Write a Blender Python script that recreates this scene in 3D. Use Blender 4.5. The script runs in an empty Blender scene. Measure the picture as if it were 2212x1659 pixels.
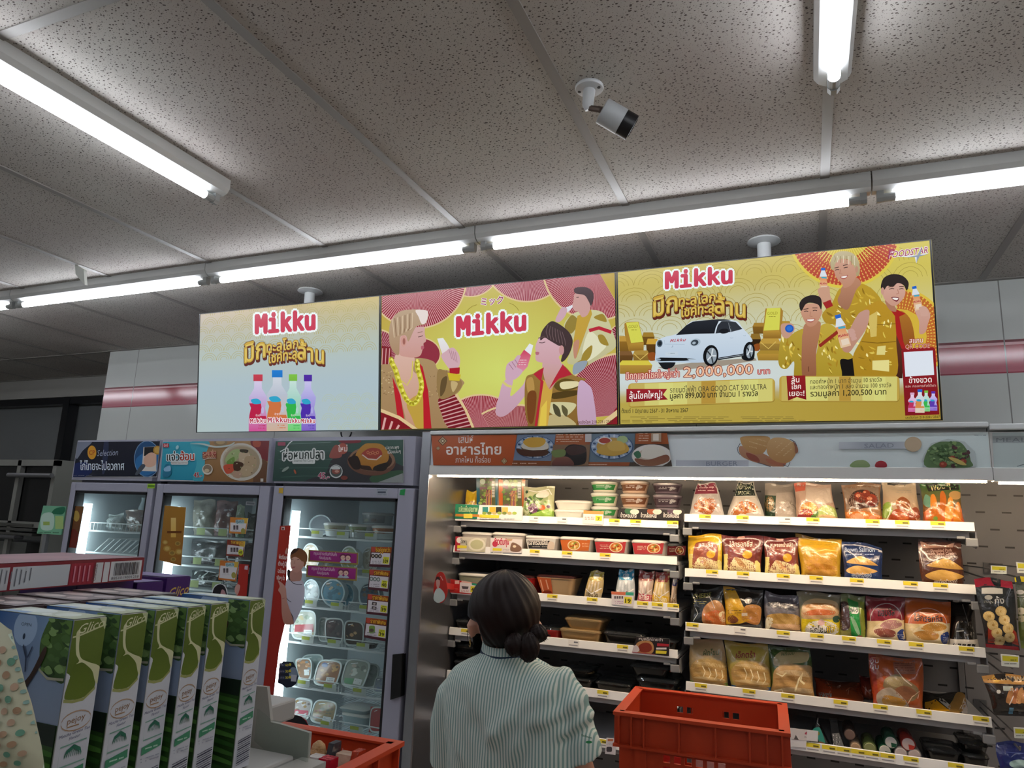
# Convenience store: chilled display case, upright coolers, three advertising screens under a tiled ceiling
import bpy,bmesh,math,random,os
from mathutils import Vector,Matrix
from mathutils.geometry import tessellate_polygon
random.seed(7)
SC=bpy.context.scene
COL=SC.collection
# ------------------------------------------------------------------ camera
W,H,F=2212.0,1659.0,1527.12
YAW,PIT,ROL=-0.397778,0.198720,0.0396177
EYE=Vector((0,0,1.62))
_f=Vector((math.sin(YAW)*math.cos(PIT),math.cos(YAW)*math.cos(PIT),math.sin(PIT)))
_r=Vector((math.cos(YAW),-math.sin(YAW),0));_u=_r.cross(_f)
CR=math.cos(ROL)*_r + math.sin(ROL)*_u
CU=-math.sin(ROL)*_r + math.cos(ROL)*_u
CF=_f
cam=bpy.data.cameras.new('camera');cam_o=bpy.data.objects.new('camera',cam);COL.objects.link(cam_o)
cam.sensor_fit='HORIZONTAL';cam.sensor_width=36;cam.lens=F/W*36;cam.clip_start=0.02
m=Matrix.Identity(4)
for i in range(3):
    m[i][0],m[i][1],m[i][2],m[i][3]=CR[i],CU[i],-CF[i],EYE[i]
cam_o.matrix_world=m
SC.camera=cam_o
# ------------------------------------------------------------------ world, exposure
wd=bpy.data.worlds.new('world');SC.world=wd;wd.use_nodes=True
wd.node_tree.nodes['Background'].inputs[0].default_value=(0.5,0.55,0.6,1)
wd.node_tree.nodes['Background'].inputs[1].default_value=0.02
vs=SC.view_settings
SC.display_settings.display_device='sRGB'
vs.view_transform='Standard';vs.look='None';vs.exposure=0.0;vs.gamma=1.0;vs.use_curve_mapping=False
SC.cycles.use_denoising=True
SC.cycles.max_bounces=8;SC.cycles.transparent_max_bounces=12
TUBE=23.0        # ceiling tubes
CANOPY=55.0      # warm strip under the case header
COOLER=9.0      # strips inside the upright coolers
# ------------------------------------------------------------------ rays of the photograph
def ray(x,y):
    return ((x-W/2)*CR - (y-H/2)*CU + F*CF)/F
def PY(x,y,Y):v=ray(x,y);return EYE + v*(Y/v.y)
def PZ(x,y,Z):v=ray(x,y);return EYE + v*((Z-EYE.z)/v.z)
def PX(x,y,X):v=ray(x,y);return EYE + v*(X/v.x)
def PP(x,y,O,n):v=ray(x,y);return EYE + v*((O-EYE).dot(n)/v.dot(n))
def lin(c):
    if isinstance(c,str):
        c=[int(c[i:i+2],16)/255 for i in (0,2,4)]
        return tuple(((x+0.055)/1.055)**2.4 if x>0.04045 else x/12.92 for x in c)
    return tuple(c[:3])
def mixc(a,b,t):
    a,b=lin(a),lin(b);return tuple(a[i]+(b[i]-a[i])*t for i in range(3))
# ------------------------------------------------------------------ materials
MATS={}
def mat(name,col='ffffff',rough=0.5,metal=0.0,spec=0.5,coat=0.0,trans=0.0,alpha=1.0,emit=0.0,attr=False,
        bump=0.0,bscale=60.0,ior=1.45,ecol=None):
    if name in MATS:return MATS[name]
    M=bpy.data.materials.new(name);M.use_nodes=True
    nt=M.node_tree;b=nt.nodes['Principled BSDF']
    c=lin(col)+(1,)
    b.inputs['Base Color'].default_value=c
    b.inputs['Roughness'].default_value=rough
    b.inputs['Metallic'].default_value=metal
    b.inputs['Specular IOR Level'].default_value=spec
    b.inputs['Coat Weight'].default_value=coat
    b.inputs['Coat Roughness'].default_value=0.04
    b.inputs['Transmission Weight'].default_value=trans
    b.inputs['IOR'].default_value=ior
    b.inputs['Alpha'].default_value=alpha
    if attr:
        a=nt.nodes.new('ShaderNodeVertexColor');a.layer_name='Col'
        nt.links.new(a.outputs['Color'],b.inputs['Base Color'])
        if emit:
            nt.links.new(a.outputs['Color'],b.inputs['Emission Color']);b.inputs['Emission Strength'].default_value=emit
            b.inputs['Base Color'].default_value=(0,0,0,1)
            nt.links.remove(b.inputs['Base Color'].links[0])
    elif emit:
        b.inputs['Emission Color'].default_value=lin(ecol or col)+(1,);b.inputs['Emission Strength'].default_value=emit
    if bump:
        n=nt.nodes.new('ShaderNodeTexNoise');n.inputs['Scale'].default_value=bscale;n.inputs['Detail'].default_value=3
        tc=nt.nodes.new('ShaderNodeTexCoord');nt.links.new(tc.outputs['Object'],n.inputs['Vector'])
        bp=nt.nodes.new('ShaderNodeBump');bp.inputs['Strength'].default_value=bump;bp.inputs['Distance'].default_value=0.01
        nt.links.new(n.outputs['Fac'],bp.inputs['Height']);nt.links.new(bp.outputs['Normal'],b.inputs['Normal'])
    MATS[name]=M;return M
def glass(name='clear_glass',tint='f4fbf8',refl=0.10,opac=0.02):
    """thin pane: mostly straight-through with a mirror film"""
    if name in MATS:return MATS[name]
    M=bpy.data.materials.new(name);M.use_nodes=True;nt=M.node_tree;nt.nodes.clear()
    o=nt.nodes.new('ShaderNodeOutputMaterial');t=nt.nodes.new('ShaderNodeBsdfTransparent');g=nt.nodes.new('ShaderNodeBsdfGlossy')
    t.inputs[0].default_value=lin(tint)+(1,);g.inputs[0].default_value=(1,1,1,1);g.inputs['Roughness'].default_value=0.02
    mx=nt.nodes.new('ShaderNodeMixShader');fr=nt.nodes.new('ShaderNodeLayerWeight');fr.inputs[0].default_value=refl
    nt.links.new(fr.outputs['Fresnel'],mx.inputs[0]);nt.links.new(t.outputs[0],mx.inputs[1]);nt.links.new(g.outputs[0],mx.inputs[2])
    d=nt.nodes.new('ShaderNodeBsdfDiffuse');d.inputs[0].default_value=(0.75,0.8,0.8,1)
    m2=nt.nodes.new('ShaderNodeMixShader');m2.inputs[0].default_value=opac
    nt.links.new(mx.outputs[0],m2.inputs[1]);nt.links.new(d.outputs[0],m2.inputs[2]);nt.links.new(m2.outputs[0],o.inputs[0])
    MATS[name]=M;return M
def PRINT():return mat('printed_card',attr=True,rough=0.45,spec=0.4)
def GLOSS():return mat('printed_gloss',attr=True,rough=0.2,spec=0.5,coat=0.3)
def FILM():return mat('printed_film',attr=True,rough=0.22,spec=0.6,coat=0.5,bump=0.35,bscale=45)
def SCREEN():
    M=mat('lit_screen',attr=True,rough=0.3,spec=0.2,emit=1.0);M.cycles.emission_sampling='NONE';return M
# ------------------------------------------------------------------ mesh builder
class MB:
    def __init__(s):s.v=[];s.f=[];s.c=[];s.col=None
    def add(s,vs,fs,col=None):
        b=len(s.v);s.v+=[tuple(v) for v in vs]
        for k,f in enumerate(fs):
            s.f.append(tuple(b+i for i in f));s.c.append(col if col is not None else s.col)
        return s
    def box(s,lo,hi,bev=0.0,col=None,M=None):
        x0,y0,z0=lo;x1,y1,z1=hi
        if bev>0:
            bm=bmesh.new();bmesh.ops.create_cube(bm,size=1.0)
            for v in bm.verts:
                v.co=Vector(((x0+x1)/2+v.co.x*(x1-x0),(y0+y1)/2+v.co.y*(y1-y0),(z0+z1)/2+v.co.z*(z1-z0)))
            bmesh.ops.bevel(bm,geom=list(bm.edges),offset=bev,segments=2,profile=0.5,affect='EDGES',clamp_overlap=True)
            bm.verts.index_update()
            vs=[v.co.copy() for v in bm.verts];fs=[[v.index for v in f.verts] for f in bm.faces];bm.free()
        else:
            vs=[Vector(p) for p in ((x0,y0,z0),(x1,y0,z0),(x1,y1,z0),(x0,y1,z0),(x0,y0,z1),(x1,y0,z1),(x1,y1,z1),(x0,y1,z1))]
            fs=[(0,3,2,1),(4,5,6,7),(0,1,5,4),(1,2,6,5),(2,3,7,6),(3,0,4,7)]
        if M is not None:vs=[M @ v for v in vs]
        return s.add(vs,fs,col)
    def rings(s,rings,cap=True,close=True,col=None):
        n=len(rings[0]);vs=[p for r in rings for p in r];fs=[]
        for i in range(len(rings)-1):
            for j in range(n if close else n-1):
                k=(j+1) % n
                fs.append((i*n+j,i*n+k,(i+1)*n+k,(i+1)*n+j))
        if cap:fs.append(tuple(range(n-1,-1,-1)));fs.append(tuple((len(rings)-1)*n+j for j in range(n)))
        return s.add(vs,fs,col)
    def tube(s,pts,r,n=8,col=None,cap=True):
        pts=[Vector(p) for p in pts];rs=r if isinstance(r,(list,tuple)) else [r]*len(pts)
        out=[];prev=None
        for i,p in enumerate(pts):
            d=(pts[min(i+1,len(pts)-1)]-pts[max(i-1,0)]).normalized()
            if prev is None:a=d.orthogonal().normalized()
            else:a=(prev - d*prev.dot(d)).normalized()
            prev=a;b=d.cross(a)
            out.append([p+(a*math.cos(t)+b*math.sin(t))*rs[i] for t in [2*math.pi*k/n for k in range(n)]])
        return s.rings(out,cap,True,col)
    def lathe(s,prof,c,n=24,col=None,cap=True,sx=1.0,sy=1.0):
        c=Vector(c)
        return s.rings([[c+Vector((r*sx*math.cos(2*math.pi*k/n),r*sy*math.sin(2*math.pi*k/n),z)) for k in range(n)] for r,z in prof],cap,True,col)
    def prism(s,poly,a,b,col=None):
        """poly: list of 3D points, swept from +a to +b (vectors)"""
        a,b=Vector(a),Vector(b)
        return s.rings([[Vector(p)+a for p in poly],[Vector(p)+b for p in poly]],True,True,col)
    def build(s,name,material,parent=None,smooth=False,auto=None):
        me=bpy.data.meshes.new(name)
        v=s.v;off=Vector((0,0,0))
        if parent is None and v:
            xs=[p[0] for p in v];ys=[p[1] for p in v];zs=[p[2] for p in v]
            off=Vector(((min(xs)+max(xs))/2,(min(ys)+max(ys))/2,min(zs)))
            v=[(p[0]-off.x,p[1]-off.y,p[2]-off.z) for p in v]
        me.from_pydata(v,[],s.f)
        if any(c is not None for c in s.c):
            at=me.color_attributes.new('Col','FLOAT_COLOR','CORNER')
            buf=[]
            for f,c in zip(s.f,s.c):
                if c is None:c=(1,1,1)
                if isinstance(c,str):c=lin(c)
                if isinstance(c[0],(tuple,list)):
                    for q in c:buf+=[q[0],q[1],q[2],1.0]
                else:
                    buf+=[c[0],c[1],c[2],1.0]*len(f)
            at.data.foreach_set('color',buf)
        me.materials.append(material)
        if smooth:me.polygons.foreach_set('use_smooth',[True]*len(me.polygons))
        me.update()
        if smooth and auto:me.set_sharp_from_angle(angle=math.radians(auto))
        o=bpy.data.objects.new(name,me);COL.objects.link(o);o.location=off
        if parent is not None:
            o.parent=parent
            if parent.type=='EMPTY':o.matrix_parent_inverse=Matrix.Translation(-parent.location)
            else:o.matrix_parent_inverse=Matrix.Translation(-Vector(parent.get('_off',(0,0,0))))
        if parent is None:o['_off']=tuple(off)
        return o
def tag(o,label,cat,group=None,kind=None):
    o['label']=label;o['category']=cat
    if group:o['group']=group
    if kind:o['kind']=kind
    return o
def thing(name,label,cat,loc=(0,0,0),group=None):
    o=bpy.data.objects.new(name,None);COL.objects.link(o);o.location=loc;o.empty_display_size=0.05
    return tag(o,label,cat,group)
def struct(name,mb,material,parent=None):
    o=mb.build(name,material,parent);o['kind']='structure';return o
def rrect(cx,cy,w,d,r,z,n=4):
    """rounded rectangle ring"""
    r=min(r,w/2-1e-4,d/2-1e-4);out=[]
    for sx,sy,a0 in ((1,1,0),(-1,1,90),(-1,-1,180),(1,-1,270)):
        for k in range(n+1):
            a=math.radians(a0+90*k/n);out.append(Vector((cx+sx*(w/2-r)+r*math.cos(a),cy+sy*(d/2-r)+r*math.sin(a),z)))
    return out
# ------------------------------------------------------------------ lettering
FONT={}
def _font(key):
    if key not in FONT:
        FONT[key]=None
        if key=='mono':
            try:
                p=os.path.join(bpy.utils.resource_path('LOCAL'),'datafiles','fonts','DejaVuSansMono.woff2')
                FONT[key]=bpy.data.fonts.load(p)
            except Exception:pass
    return FONT[key]
TXT={}
def txt(s,bold=0.0,font=''):
    k=(s,bold,font)
    if k in TXT:return TXT[k]
    cu=bpy.data.curves.new('t','FONT');cu.body=s;cu.offset=bold;cu.resolution_u=2
    if font and _font(font):cu.font=_font(font)
    o=bpy.data.objects.new('t',cu);COL.objects.link(o)
    dg=bpy.context.evaluated_depsgraph_get()
    me=bpy.data.meshes.new_from_object(o.evaluated_get(dg));me.calc_loop_triangles()
    vs=[(v.co.x,v.co.y) for v in me.vertices];tr=[tuple(t.vertices) for t in me.loop_triangles]
    bpy.data.objects.remove(o);bpy.data.curves.remove(cu);bpy.data.meshes.remove(me)
    xs=[v[0] for v in vs] or [0,1]
    TXT[k]=(vs,tr,min(xs)+bold,max(xs)-bold);return TXT[k]
CAPH={}
def cap_height(t,font):
    k=('th' if any('\u0e00'<=c<='\u0e7f' for c in t) else 'la',font)
    if k not in CAPH:CAPH[k]=max(v[1] for v in txt('ก' if k[0]=='th' else 'M',0.0,font)[0])
    return CAPH[k]
# ------------------------------------------------------------------ flat printed artwork, drawn in photograph pixels on a real surface
def catmull(p,n=5):
    out=[];L=len(p)
    for i in range(L):
        a,b,c,d=p[i-1],p[i],p[(i+1) % L],p[(i+2) % L]
        for k in range(n):
            t=k/n;t2=t*t;t3=t2*t
            out.append(tuple(0.5*(2*b[j]+(c[j]-a[j])*t+(2*a[j]-5*b[j]+4*c[j]-d[j])*t2+(3*b[j]-a[j]-3*c[j]+d[j])*t3) for j in (0,1)))
    return out
class Art:
    def __init__(s,mapf,clip=None,L=0,step=0.00004):
        s.m=mapf;s.mb=MB();s.k=0;s.V=(0,0,1);s.clip=clip;s.L=L;s.step=step;s.F=None
    def view(s,x,y,k):s.V=(x,y,k);return s
    def P(s,p):
        if s.F:p=s.F(p[0],p[1])
        return (s.V[0]+p[0]*s.V[2],s.V[1]+p[1]*s.V[2])
    def tri(s,a,b,c,cols):
        d=s.k*s.step
        if s.L:
            st=[(a,b,c,cols)]
            while st:
                a,b,c,q=st.pop()
                la,lb,lc=math.dist(a,b),math.dist(b,c),math.dist(c,a)
                mx=max(la,lb,lc)
                if mx<=s.L:
                    s.mb.add([s.m(*a,d),s.m(*b,d),s.m(*c,d)],[(0,1,2)],q);continue
                if mx==lb:a,b,c=b,c,a;q=(q[1],q[2],q[0])
                elif mx==lc:a,b,c=c,a,b;q=(q[2],q[0],q[1])
                mm=((a[0]+b[0])/2,(a[1]+b[1])/2);qm=tuple((q[0][i]+q[1][i])/2 for i in range(3))
                st.append((a,mm,c,(q[0],qm,q[2])));st.append((mm,b,c,(qm,q[1],q[2])))
        else:
            s.mb.add([s.m(*a,d),s.m(*b,d),s.m(*c,d)],[(0,1,2)],cols)
    def _clip(s,pts):
        if not s.clip:return pts
        C=s.clip;n=len(C)
        ar=sum(C[i][0]*C[(i+1) % n][1]-C[(i+1) % n][0]*C[i][1] for i in range(n))
        for i in range(n):
            a,b=C[i],C[(i+1) % n]
            if ar<0:a,b=b,a
            sd=lambda p:(b[0]-a[0])*(p[1]-a[1])-(b[1]-a[1])*(p[0]-a[0])
            out=[]
            for j in range(len(pts)):
                p,q=pts[j-1],pts[j];dp,dq=sd(p),sd(q)
                if (dp>=0) != (dq>=0):
                    t=dp/(dp-dq);out.append((p[0]+(q[0]-p[0])*t,p[1]+(q[1]-p[1])*t))
                if dq>=0:out.append(q)
            pts=out
            if len(pts)<3:return []
        return pts
    def raw(s,pts,cf):
        pts=s._clip(pts)
        if len(pts)<3:return
        cl=[pts[0]]
        for p in pts[1:]:
            if math.dist(p,cl[-1])>1e-3:cl.append(p)
        if math.dist(cl[0],cl[-1])<1e-3:cl.pop()
        if len(cl)<3:return
        for t in tessellate_polygon([[Vector((p[0],p[1],0)) for p in cl]]):
            a,b,c=(cl[i] for i in t)
            if abs((b[0]-a[0])*(c[1]-a[1])-(c[0]-a[0])*(b[1]-a[1]))<1e-6:continue
            s.tri(a,b,c,(cf(a),cf(b),cf(c)))
    def poly(s,pts,col,col2=None,smooth=False,up=True):
        if up:s.k+=1
        p=[s.P(q) for q in pts]
        if smooth:p=catmull(p)
        c0=lin(col)
        if col2 is None:s.raw(p,lambda q:c0)
        else:
            c1=lin(col2);y0=min(q[1] for q in p);y1=max(q[1] for q in p)+1e-6
            s.raw(p,lambda q:tuple(c0[i]+(c1[i]-c0[i])*min(1,max(0,(q[1]-y0)/(y1-y0))) for i in range(3)))
        return s
    def blob(s,pts,col,col2=None):return s.poly(pts,col,col2,True)
    def rect(s,x0,y0,x1,y1,col,col2=None):return s.poly([(x0,y0),(x1,y0),(x1,y1),(x0,y1)],col,col2)
    def ell(s,cx,cy,rx,ry,col,rot=0,n=20,col2=None):
        c,d=math.cos(rot),math.sin(rot)
        return s.poly([(cx+rx*math.cos(t)*c-ry*math.sin(t)*d,cy+rx*math.cos(t)*d+ry*math.sin(t)*c) for t in [2*math.pi*i/n for i in range(n)]],col,col2)
    def rr(s,x0,y0,x1,y1,r,col,col2=None):
        pts=[]
        for cx,cy,a0 in ((x1-r,y1-r,0),(x0+r,y1-r,90),(x0+r,y0+r,180),(x1-r,y0+r,270)):
            for k in range(5):a=math.radians(a0+22.5*k);pts.append((cx+r*math.cos(a),cy+r*math.sin(a)))
        return s.poly(pts,col,col2)
    def line(s,pts,w,col,up=True):
        if up:s.k+=1
        p=[s.P(q) for q in pts];w *= s.V[2]/2;c=lin(col);n=len(p);lf=[];rt=[]
        for i in range(n):
            a,b=p[max(i-1,0)],p[min(i+1,n-1)];l=math.dist(a,b) or 1
            nx,ny=-(b[1]-a[1])/l*w,(b[0]-a[0])/l*w
            lf.append((p[i][0]+nx,p[i][1]+ny));rt.append((p[i][0]-nx,p[i][1]-ny))
        for i in range(n-1):s.raw([lf[i],lf[i+1],rt[i+1],rt[i]],lambda q:c)
        return s
    def grid(s,quad,nx,ny,fn):
        s.k+=1;q=[s.P(p) for p in quad]
        def at(u,v):return tuple((q[0][i]*(1-u)+q[1][i]*u)*(1-v)+(q[3][i]*(1-u)+q[2][i]*u)*v for i in (0,1))
        for i in range(nx):
            for j in range(ny):
                cs=[(i/nx,j/ny),((i+1)/nx,j/ny),((i+1)/nx,(j+1)/ny),(i/nx,(j+1)/ny)]
                p=[at(*c) for c in cs];cc=[lin(fn(*c)) for c in cs]
                s.tri(p[0],p[1],p[2],(cc[0],cc[1],cc[2]));s.tri(p[0],p[2],p[3],(cc[0],cc[2],cc[3]))
        return s
    def text(s,t,x0,y0,x1,y1,h,col,bold=0.0,font='',shear=0.0,out=None,up=None):
        """baseline from (x0,y0) to (x1,y1); h = cap height; out = (colour, boldness) of the border; up = (dx,dy) of the letters' up direction"""
        vs,tr,xa,xb=txt(t,0.0,font);w=max(1e-4,xb-xa);ux,uy=up or (0,-1);em=h/cap_height(t,font)
        for c,b in ([(out[0],out[1]*0.62)] if out else []) + [(col,bold*0.62)]:
            cc=lin(c);n=1 if b<=0 else (10 if b>0.045 else 6);s.k+=2
            for j in range(n):
                ox,oy=(0,0) if b<=0 else (b*em*math.cos(6.2832*j/n),b*em*math.sin(6.2832*j/n))
                pp=[]
                for vx,vy in vs:
                    g=(vx+vy*shear-xa)/w;e=vy*em
                    pp.append(s.P((x0+(x1-x0)*g+ux*e+ox,y0+(y1-y0)*g+uy*e+oy)))
                for q3 in tr:
                    q=[pp[i] for i in q3]
                    if s.clip:s.raw(q,lambda _q:cc)
                    else:s.tri(q[0],q[1],q[2],(cc,cc,cc))
                s.k+=0.15
        return s
    def fan(s,cx,cy,r,a0,a1,n,base,ln,rim,rw=16,lw=0.35,r0=0.15,dash=False):
        st=40
        arc=[(cx+r*math.cos(math.radians(a0+(a1-a0)*i/st)),cy+r*math.sin(math.radians(a0+(a1-a0)*i/st))) for i in range(st+1)]
        s.poly([(cx,cy)]+arc,base)
        s.k+=1
        for i in range(n+1):
            a=math.radians(a0+(a1-a0)*i/n);da=math.radians((a1-a0)/n*lw)
            if dash:
                for j in range(12):
                    q0=r0+(1-r0)*j/12;q1=q0+(1-r0)/12*0.62
                    s.poly([(cx+r*q*math.cos(b),cy+r*q*math.sin(b)) for q,b in ((q0,a),(q1,a),(q1,a+da),(q0,a+da))],ln,up=False)
            else:
                s.poly([(cx+r*r0*math.cos(a),cy+r*r0*math.sin(a)),(cx+r*math.cos(a),cy+r*math.sin(a)),(cx+r*math.cos(a+da),cy+r*math.sin(a+da)),(cx+r*r0*math.cos(a+da),cy+r*r0*math.sin(a+da))],ln,up=False)
        return s.line(arc,rw,rim)
    def bars(s,x0,y0,x1,y1,rows,col,w=0.35,seed=1,dens=0.8):
        """illegible small print: broken lines"""
        rg=random.Random(seed);s.k+=1
        for i in range(rows):
            yy=y0+(y1-y0)*(i+0.5)/rows;hh=(y1-y0)/rows*w;x=x0
            while x<x1:
                l=(x1-x0)*rg.uniform(0.03,0.10);e=min(x1,x+l)
                if rg.random()<dens:s.poly([(x,yy-hh/2),(e,yy-hh/2),(e,yy+hh/2),(x,yy+hh/2)],col,up=False)
                x=e+(x1-x0)*0.012
        return s
def flat(O,n,sgn=1.0):
    """map pixels to a plane through O with normal n (towards the viewer)"""
    O=Vector(O);n=Vector(n).normalized()
    def f(x,y,d):return PP(x,y,O,n)+n*(d*sgn+0.0004)
    return f
NV=Vector((0,-1,0))
def inset(q,k):
    cx=sum(p[0] for p in q)/4;cy=sum(p[1] for p in q)/4
    return [(cx+(p[0]-cx)*k,cy+(p[1]-cy)*k) for p in q]
# ================================================================== the room
HC=EYE.z+1.055            # ceiling height
YB=3.25                   # striped back wall
XW=-4.322                 # its left edge
def ceiling_mat():
    M=bpy.data.materials.new('perforated_tile');M.use_nodes=True;nt=M.node_tree;N=nt.nodes;Lk=nt.links
    b=N['Principled BSDF'];b.inputs['Roughness'].default_value=0.9;b.inputs['Specular IOR Level'].default_value=0.2
    tc=N.new('ShaderNodeTexCoord');mp=N.new('ShaderNodeMapping');Lk.new(tc.outputs['Object'],mp.inputs[0])
    mp.inputs['Rotation'].default_value=(0,0,0.5);mp.inputs['Scale'].default_value=(1.0,1.5,1.0)
    outs=[]
    for sc,th in ((84,0.13),(150,0.08)):
        v=N.new('ShaderNodeTexVoronoi');v.voronoi_dimensions='2D';v.inputs['Scale'].default_value=sc;v.inputs['Randomness'].default_value=1.0
        Lk.new(mp.outputs[0],v.inputs['Vector'])
        wn=N.new('ShaderNodeTexWhiteNoise');wn.noise_dimensions='3D';Lk.new(v.outputs['Position'],wn.inputs['Vector'])
        mu=N.new('ShaderNodeMath');mu.operation='MULTIPLY';mu.inputs[1].default_value=th*1.9;Lk.new(wn.outputs['Value'],mu.inputs[0])
        lt=N.new('ShaderNodeMath');lt.operation='LESS_THAN';Lk.new(v.outputs['Distance'],lt.inputs[0]);Lk.new(mu.outputs[0],lt.inputs[1]);outs.append(lt)
    mx=N.new('ShaderNodeMath');mx.operation='MAXIMUM';Lk.new(outs[0].outputs[0],mx.inputs[0]);Lk.new(outs[1].outputs[0],mx.inputs[1])
    nz=N.new('ShaderNodeTexNoise');nz.inputs['Scale'].default_value=1.3;Lk.new(tc.outputs['Object'],nz.inputs['Vector'])
    cr=N.new('ShaderNodeValToRGB');cr.color_ramp.elements[0].color=lin('aba39d')+(1,);cr.color_ramp.elements[1].color=lin('bbb8b1')+(1,);cr.color_ramp.elements[0].position=0.35;cr.color_ramp.elements[1].position=0.65
    Lk.new(nz.outputs['Fac'],cr.inputs[0])
    mc=N.new('ShaderNodeMix');mc.data_type='RGBA';Lk.new(mx.outputs[0],mc.inputs[0]);Lk.new(cr.outputs[0],mc.inputs[6]);mc.inputs[7].default_value=lin('564f4a')+(1,)
    Lk.new(mc.outputs[2],b.inputs['Base Color'])
    bp=N.new('ShaderNodeBump');bp.inputs['Strength'].default_value=0.5;bp.inputs['Distance'].default_value=-0.004;Lk.new(mx.outputs[0],bp.inputs['Height']);Lk.new(bp.outputs[0],b.inputs['Normal'])
    return M
def wall_mat():
    """white enamel panels with a printed red band that fades downwards, joints between the panels"""
    M=bpy.data.materials.new('striped_panels');M.use_nodes=True;nt=M.node_tree;N=nt.nodes;Lk=nt.links
    b=N['Principled BSDF'];b.inputs['Roughness'].default_value=0.12;b.inputs['Specular IOR Level'].default_value=0.5
    g=N.new('ShaderNodeNewGeometry');sp=N.new('ShaderNodeSeparateXYZ');Lk.new(g.outputs['Position'],sp.inputs[0])
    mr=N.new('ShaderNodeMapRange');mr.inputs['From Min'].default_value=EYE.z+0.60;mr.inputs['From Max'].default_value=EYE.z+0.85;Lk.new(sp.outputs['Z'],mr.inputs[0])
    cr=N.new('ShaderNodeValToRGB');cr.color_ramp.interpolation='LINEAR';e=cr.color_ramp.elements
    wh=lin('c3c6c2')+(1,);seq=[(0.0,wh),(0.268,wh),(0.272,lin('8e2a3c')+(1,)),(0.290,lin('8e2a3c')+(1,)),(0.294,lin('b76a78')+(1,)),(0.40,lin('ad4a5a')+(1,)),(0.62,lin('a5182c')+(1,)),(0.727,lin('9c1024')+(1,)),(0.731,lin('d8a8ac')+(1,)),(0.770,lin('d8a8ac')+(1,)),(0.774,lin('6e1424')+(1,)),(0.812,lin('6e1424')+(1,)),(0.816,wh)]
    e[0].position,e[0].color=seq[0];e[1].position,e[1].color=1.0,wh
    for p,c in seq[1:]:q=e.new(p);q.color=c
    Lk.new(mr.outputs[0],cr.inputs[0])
    a=N.new('ShaderNodeMath');a.operation='ADD';a.inputs[1].default_value=20-0.748;Lk.new(sp.outputs['X'],a.inputs[0])
    md=N.new('ShaderNodeMath');md.operation='MODULO';md.inputs[1].default_value=1.2;Lk.new(a.outputs[0],md.inputs[0])
    ab=N.new('ShaderNodeMath');ab.operation='COMPARE';ab.inputs[1].default_value=0.8;ab.inputs[2].default_value=0.0022;Lk.new(md.outputs[0],ab.inputs[0])
    mc=N.new('ShaderNodeMix');mc.data_type='RGBA';Lk.new(ab.outputs[0],mc.inputs[0]);Lk.new(cr.outputs[0],mc.inputs[6]);mc.inputs[7].default_value=lin('83827f')+(1,)
    Lk.new(mc.outputs[2],b.inputs['Base Color']);return M
def floor_mat():
    M=bpy.data.materials.new('floor_tiles');M.use_nodes=True;nt=M.node_tree;b=nt.nodes['Principled BSDF']
    b.inputs['Roughness'].default_value=0.3
    br=nt.nodes.new('ShaderNodeTexBrick');br.offset=0;br.inputs['Scale'].default_value=1.0;br.inputs['Brick Width'].default_value=0.45;br.inputs['Row Height'].default_value=0.45;br.inputs['Mortar Size'].default_value=0.004
    br.inputs['Color1'].default_value=lin('b9b7b0')+(1,);br.inputs['Color2'].default_value=lin('b3b1aa')+(1,);br.inputs['Mortar'].default_value=lin('77756f')+(1,)
    g=nt.nodes.new('ShaderNodeNewGeometry');nt.links.new(g.outputs['Position'],br.inputs['Vector']);nt.links.new(br.outputs['Color'],b.inputs['Base Color']);return M
X0,X1,Y0,YR=-8.2,3.6,-3.2,3.85
wpaint=mat('wall_paint','bdbdb8',0.5)
struct('floor',MB().box((X0,Y0,-0.1),(X1,YR+0.2,0)),floor_mat())
struct('ceiling',MB().box((X0,Y0,HC),(X1,YR+0.2,HC+0.1)),ceiling_mat())
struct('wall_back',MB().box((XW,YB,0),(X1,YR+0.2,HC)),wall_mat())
struct('wall_right',MB().box((X1,Y0,0),(X1+0.1,YR+0.2,HC)),wpaint)
struct('wall_left',MB().box((X0-0.1,Y0,0),(X0,YR+0.2,HC)),wpaint)
struct('wall_front',MB().box((X0,Y0-0.1,0),(X1,Y0,HC)),wpaint)
# recess left of the striped wall: lintel over a dark framed window
zl=EYE.z+0.895
struct('wall_recess',MB().box((X0,YR,zl),(XW,YR+0.2,HC)).box((X0,YR,0),(XW,YR+0.2,0.9)),mat('lintel_paint','9d9b95',0.6))
wf=MB();fm=mat('dark_frame','15161a',0.35)
wf.box((X0,YR+0.02,zl-0.055),(XW,YR+0.09,zl)).box((X0,YR+0.02,0.9),(XW,YR+0.09,0.96))
for px in (-7.45,PY(135,930,YR).x-1.3,PY(129,930,YR).x,XW-0.04):wf.box((px-0.034,YR+0.015,0.9),(px+0.034,YR+0.1,zl))
win=struct('window_1',wf,fm)
gp=struct('window_pane',MB().box((X0,YR+0.11,0.9),(XW,YR+0.12,zl)),mat('window_film','6f7272',0.06,coat=0.6),win)
# exposed ceiling grid
tb=MB()
for k in range(-12,9):
    x=-1.118+0.602*k
    if X0<x<X1:tb.box((x-0.0125,Y0,HC-0.0035),(x+0.0125,YR if x<XW else YB,HC+0.001))
for y in (-2.72,-1.53,-0.335,0.86):tb.box((X0,y-0.0125,HC-0.003),(X1,y+0.0125,HC+0.001))
tb.box((X0,YB-0.012,HC-0.003),(XW,YB+0.012,HC+0.001)).box((XW,YB-0.024,HC-0.004),(X1,YB,HC+0.001)).box((X0,YR-0.02,HC-0.004),(XW,YR,HC+0.001))
struct('trim_1',tb,mat('grid_paint','8b8782',0.5))
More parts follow.
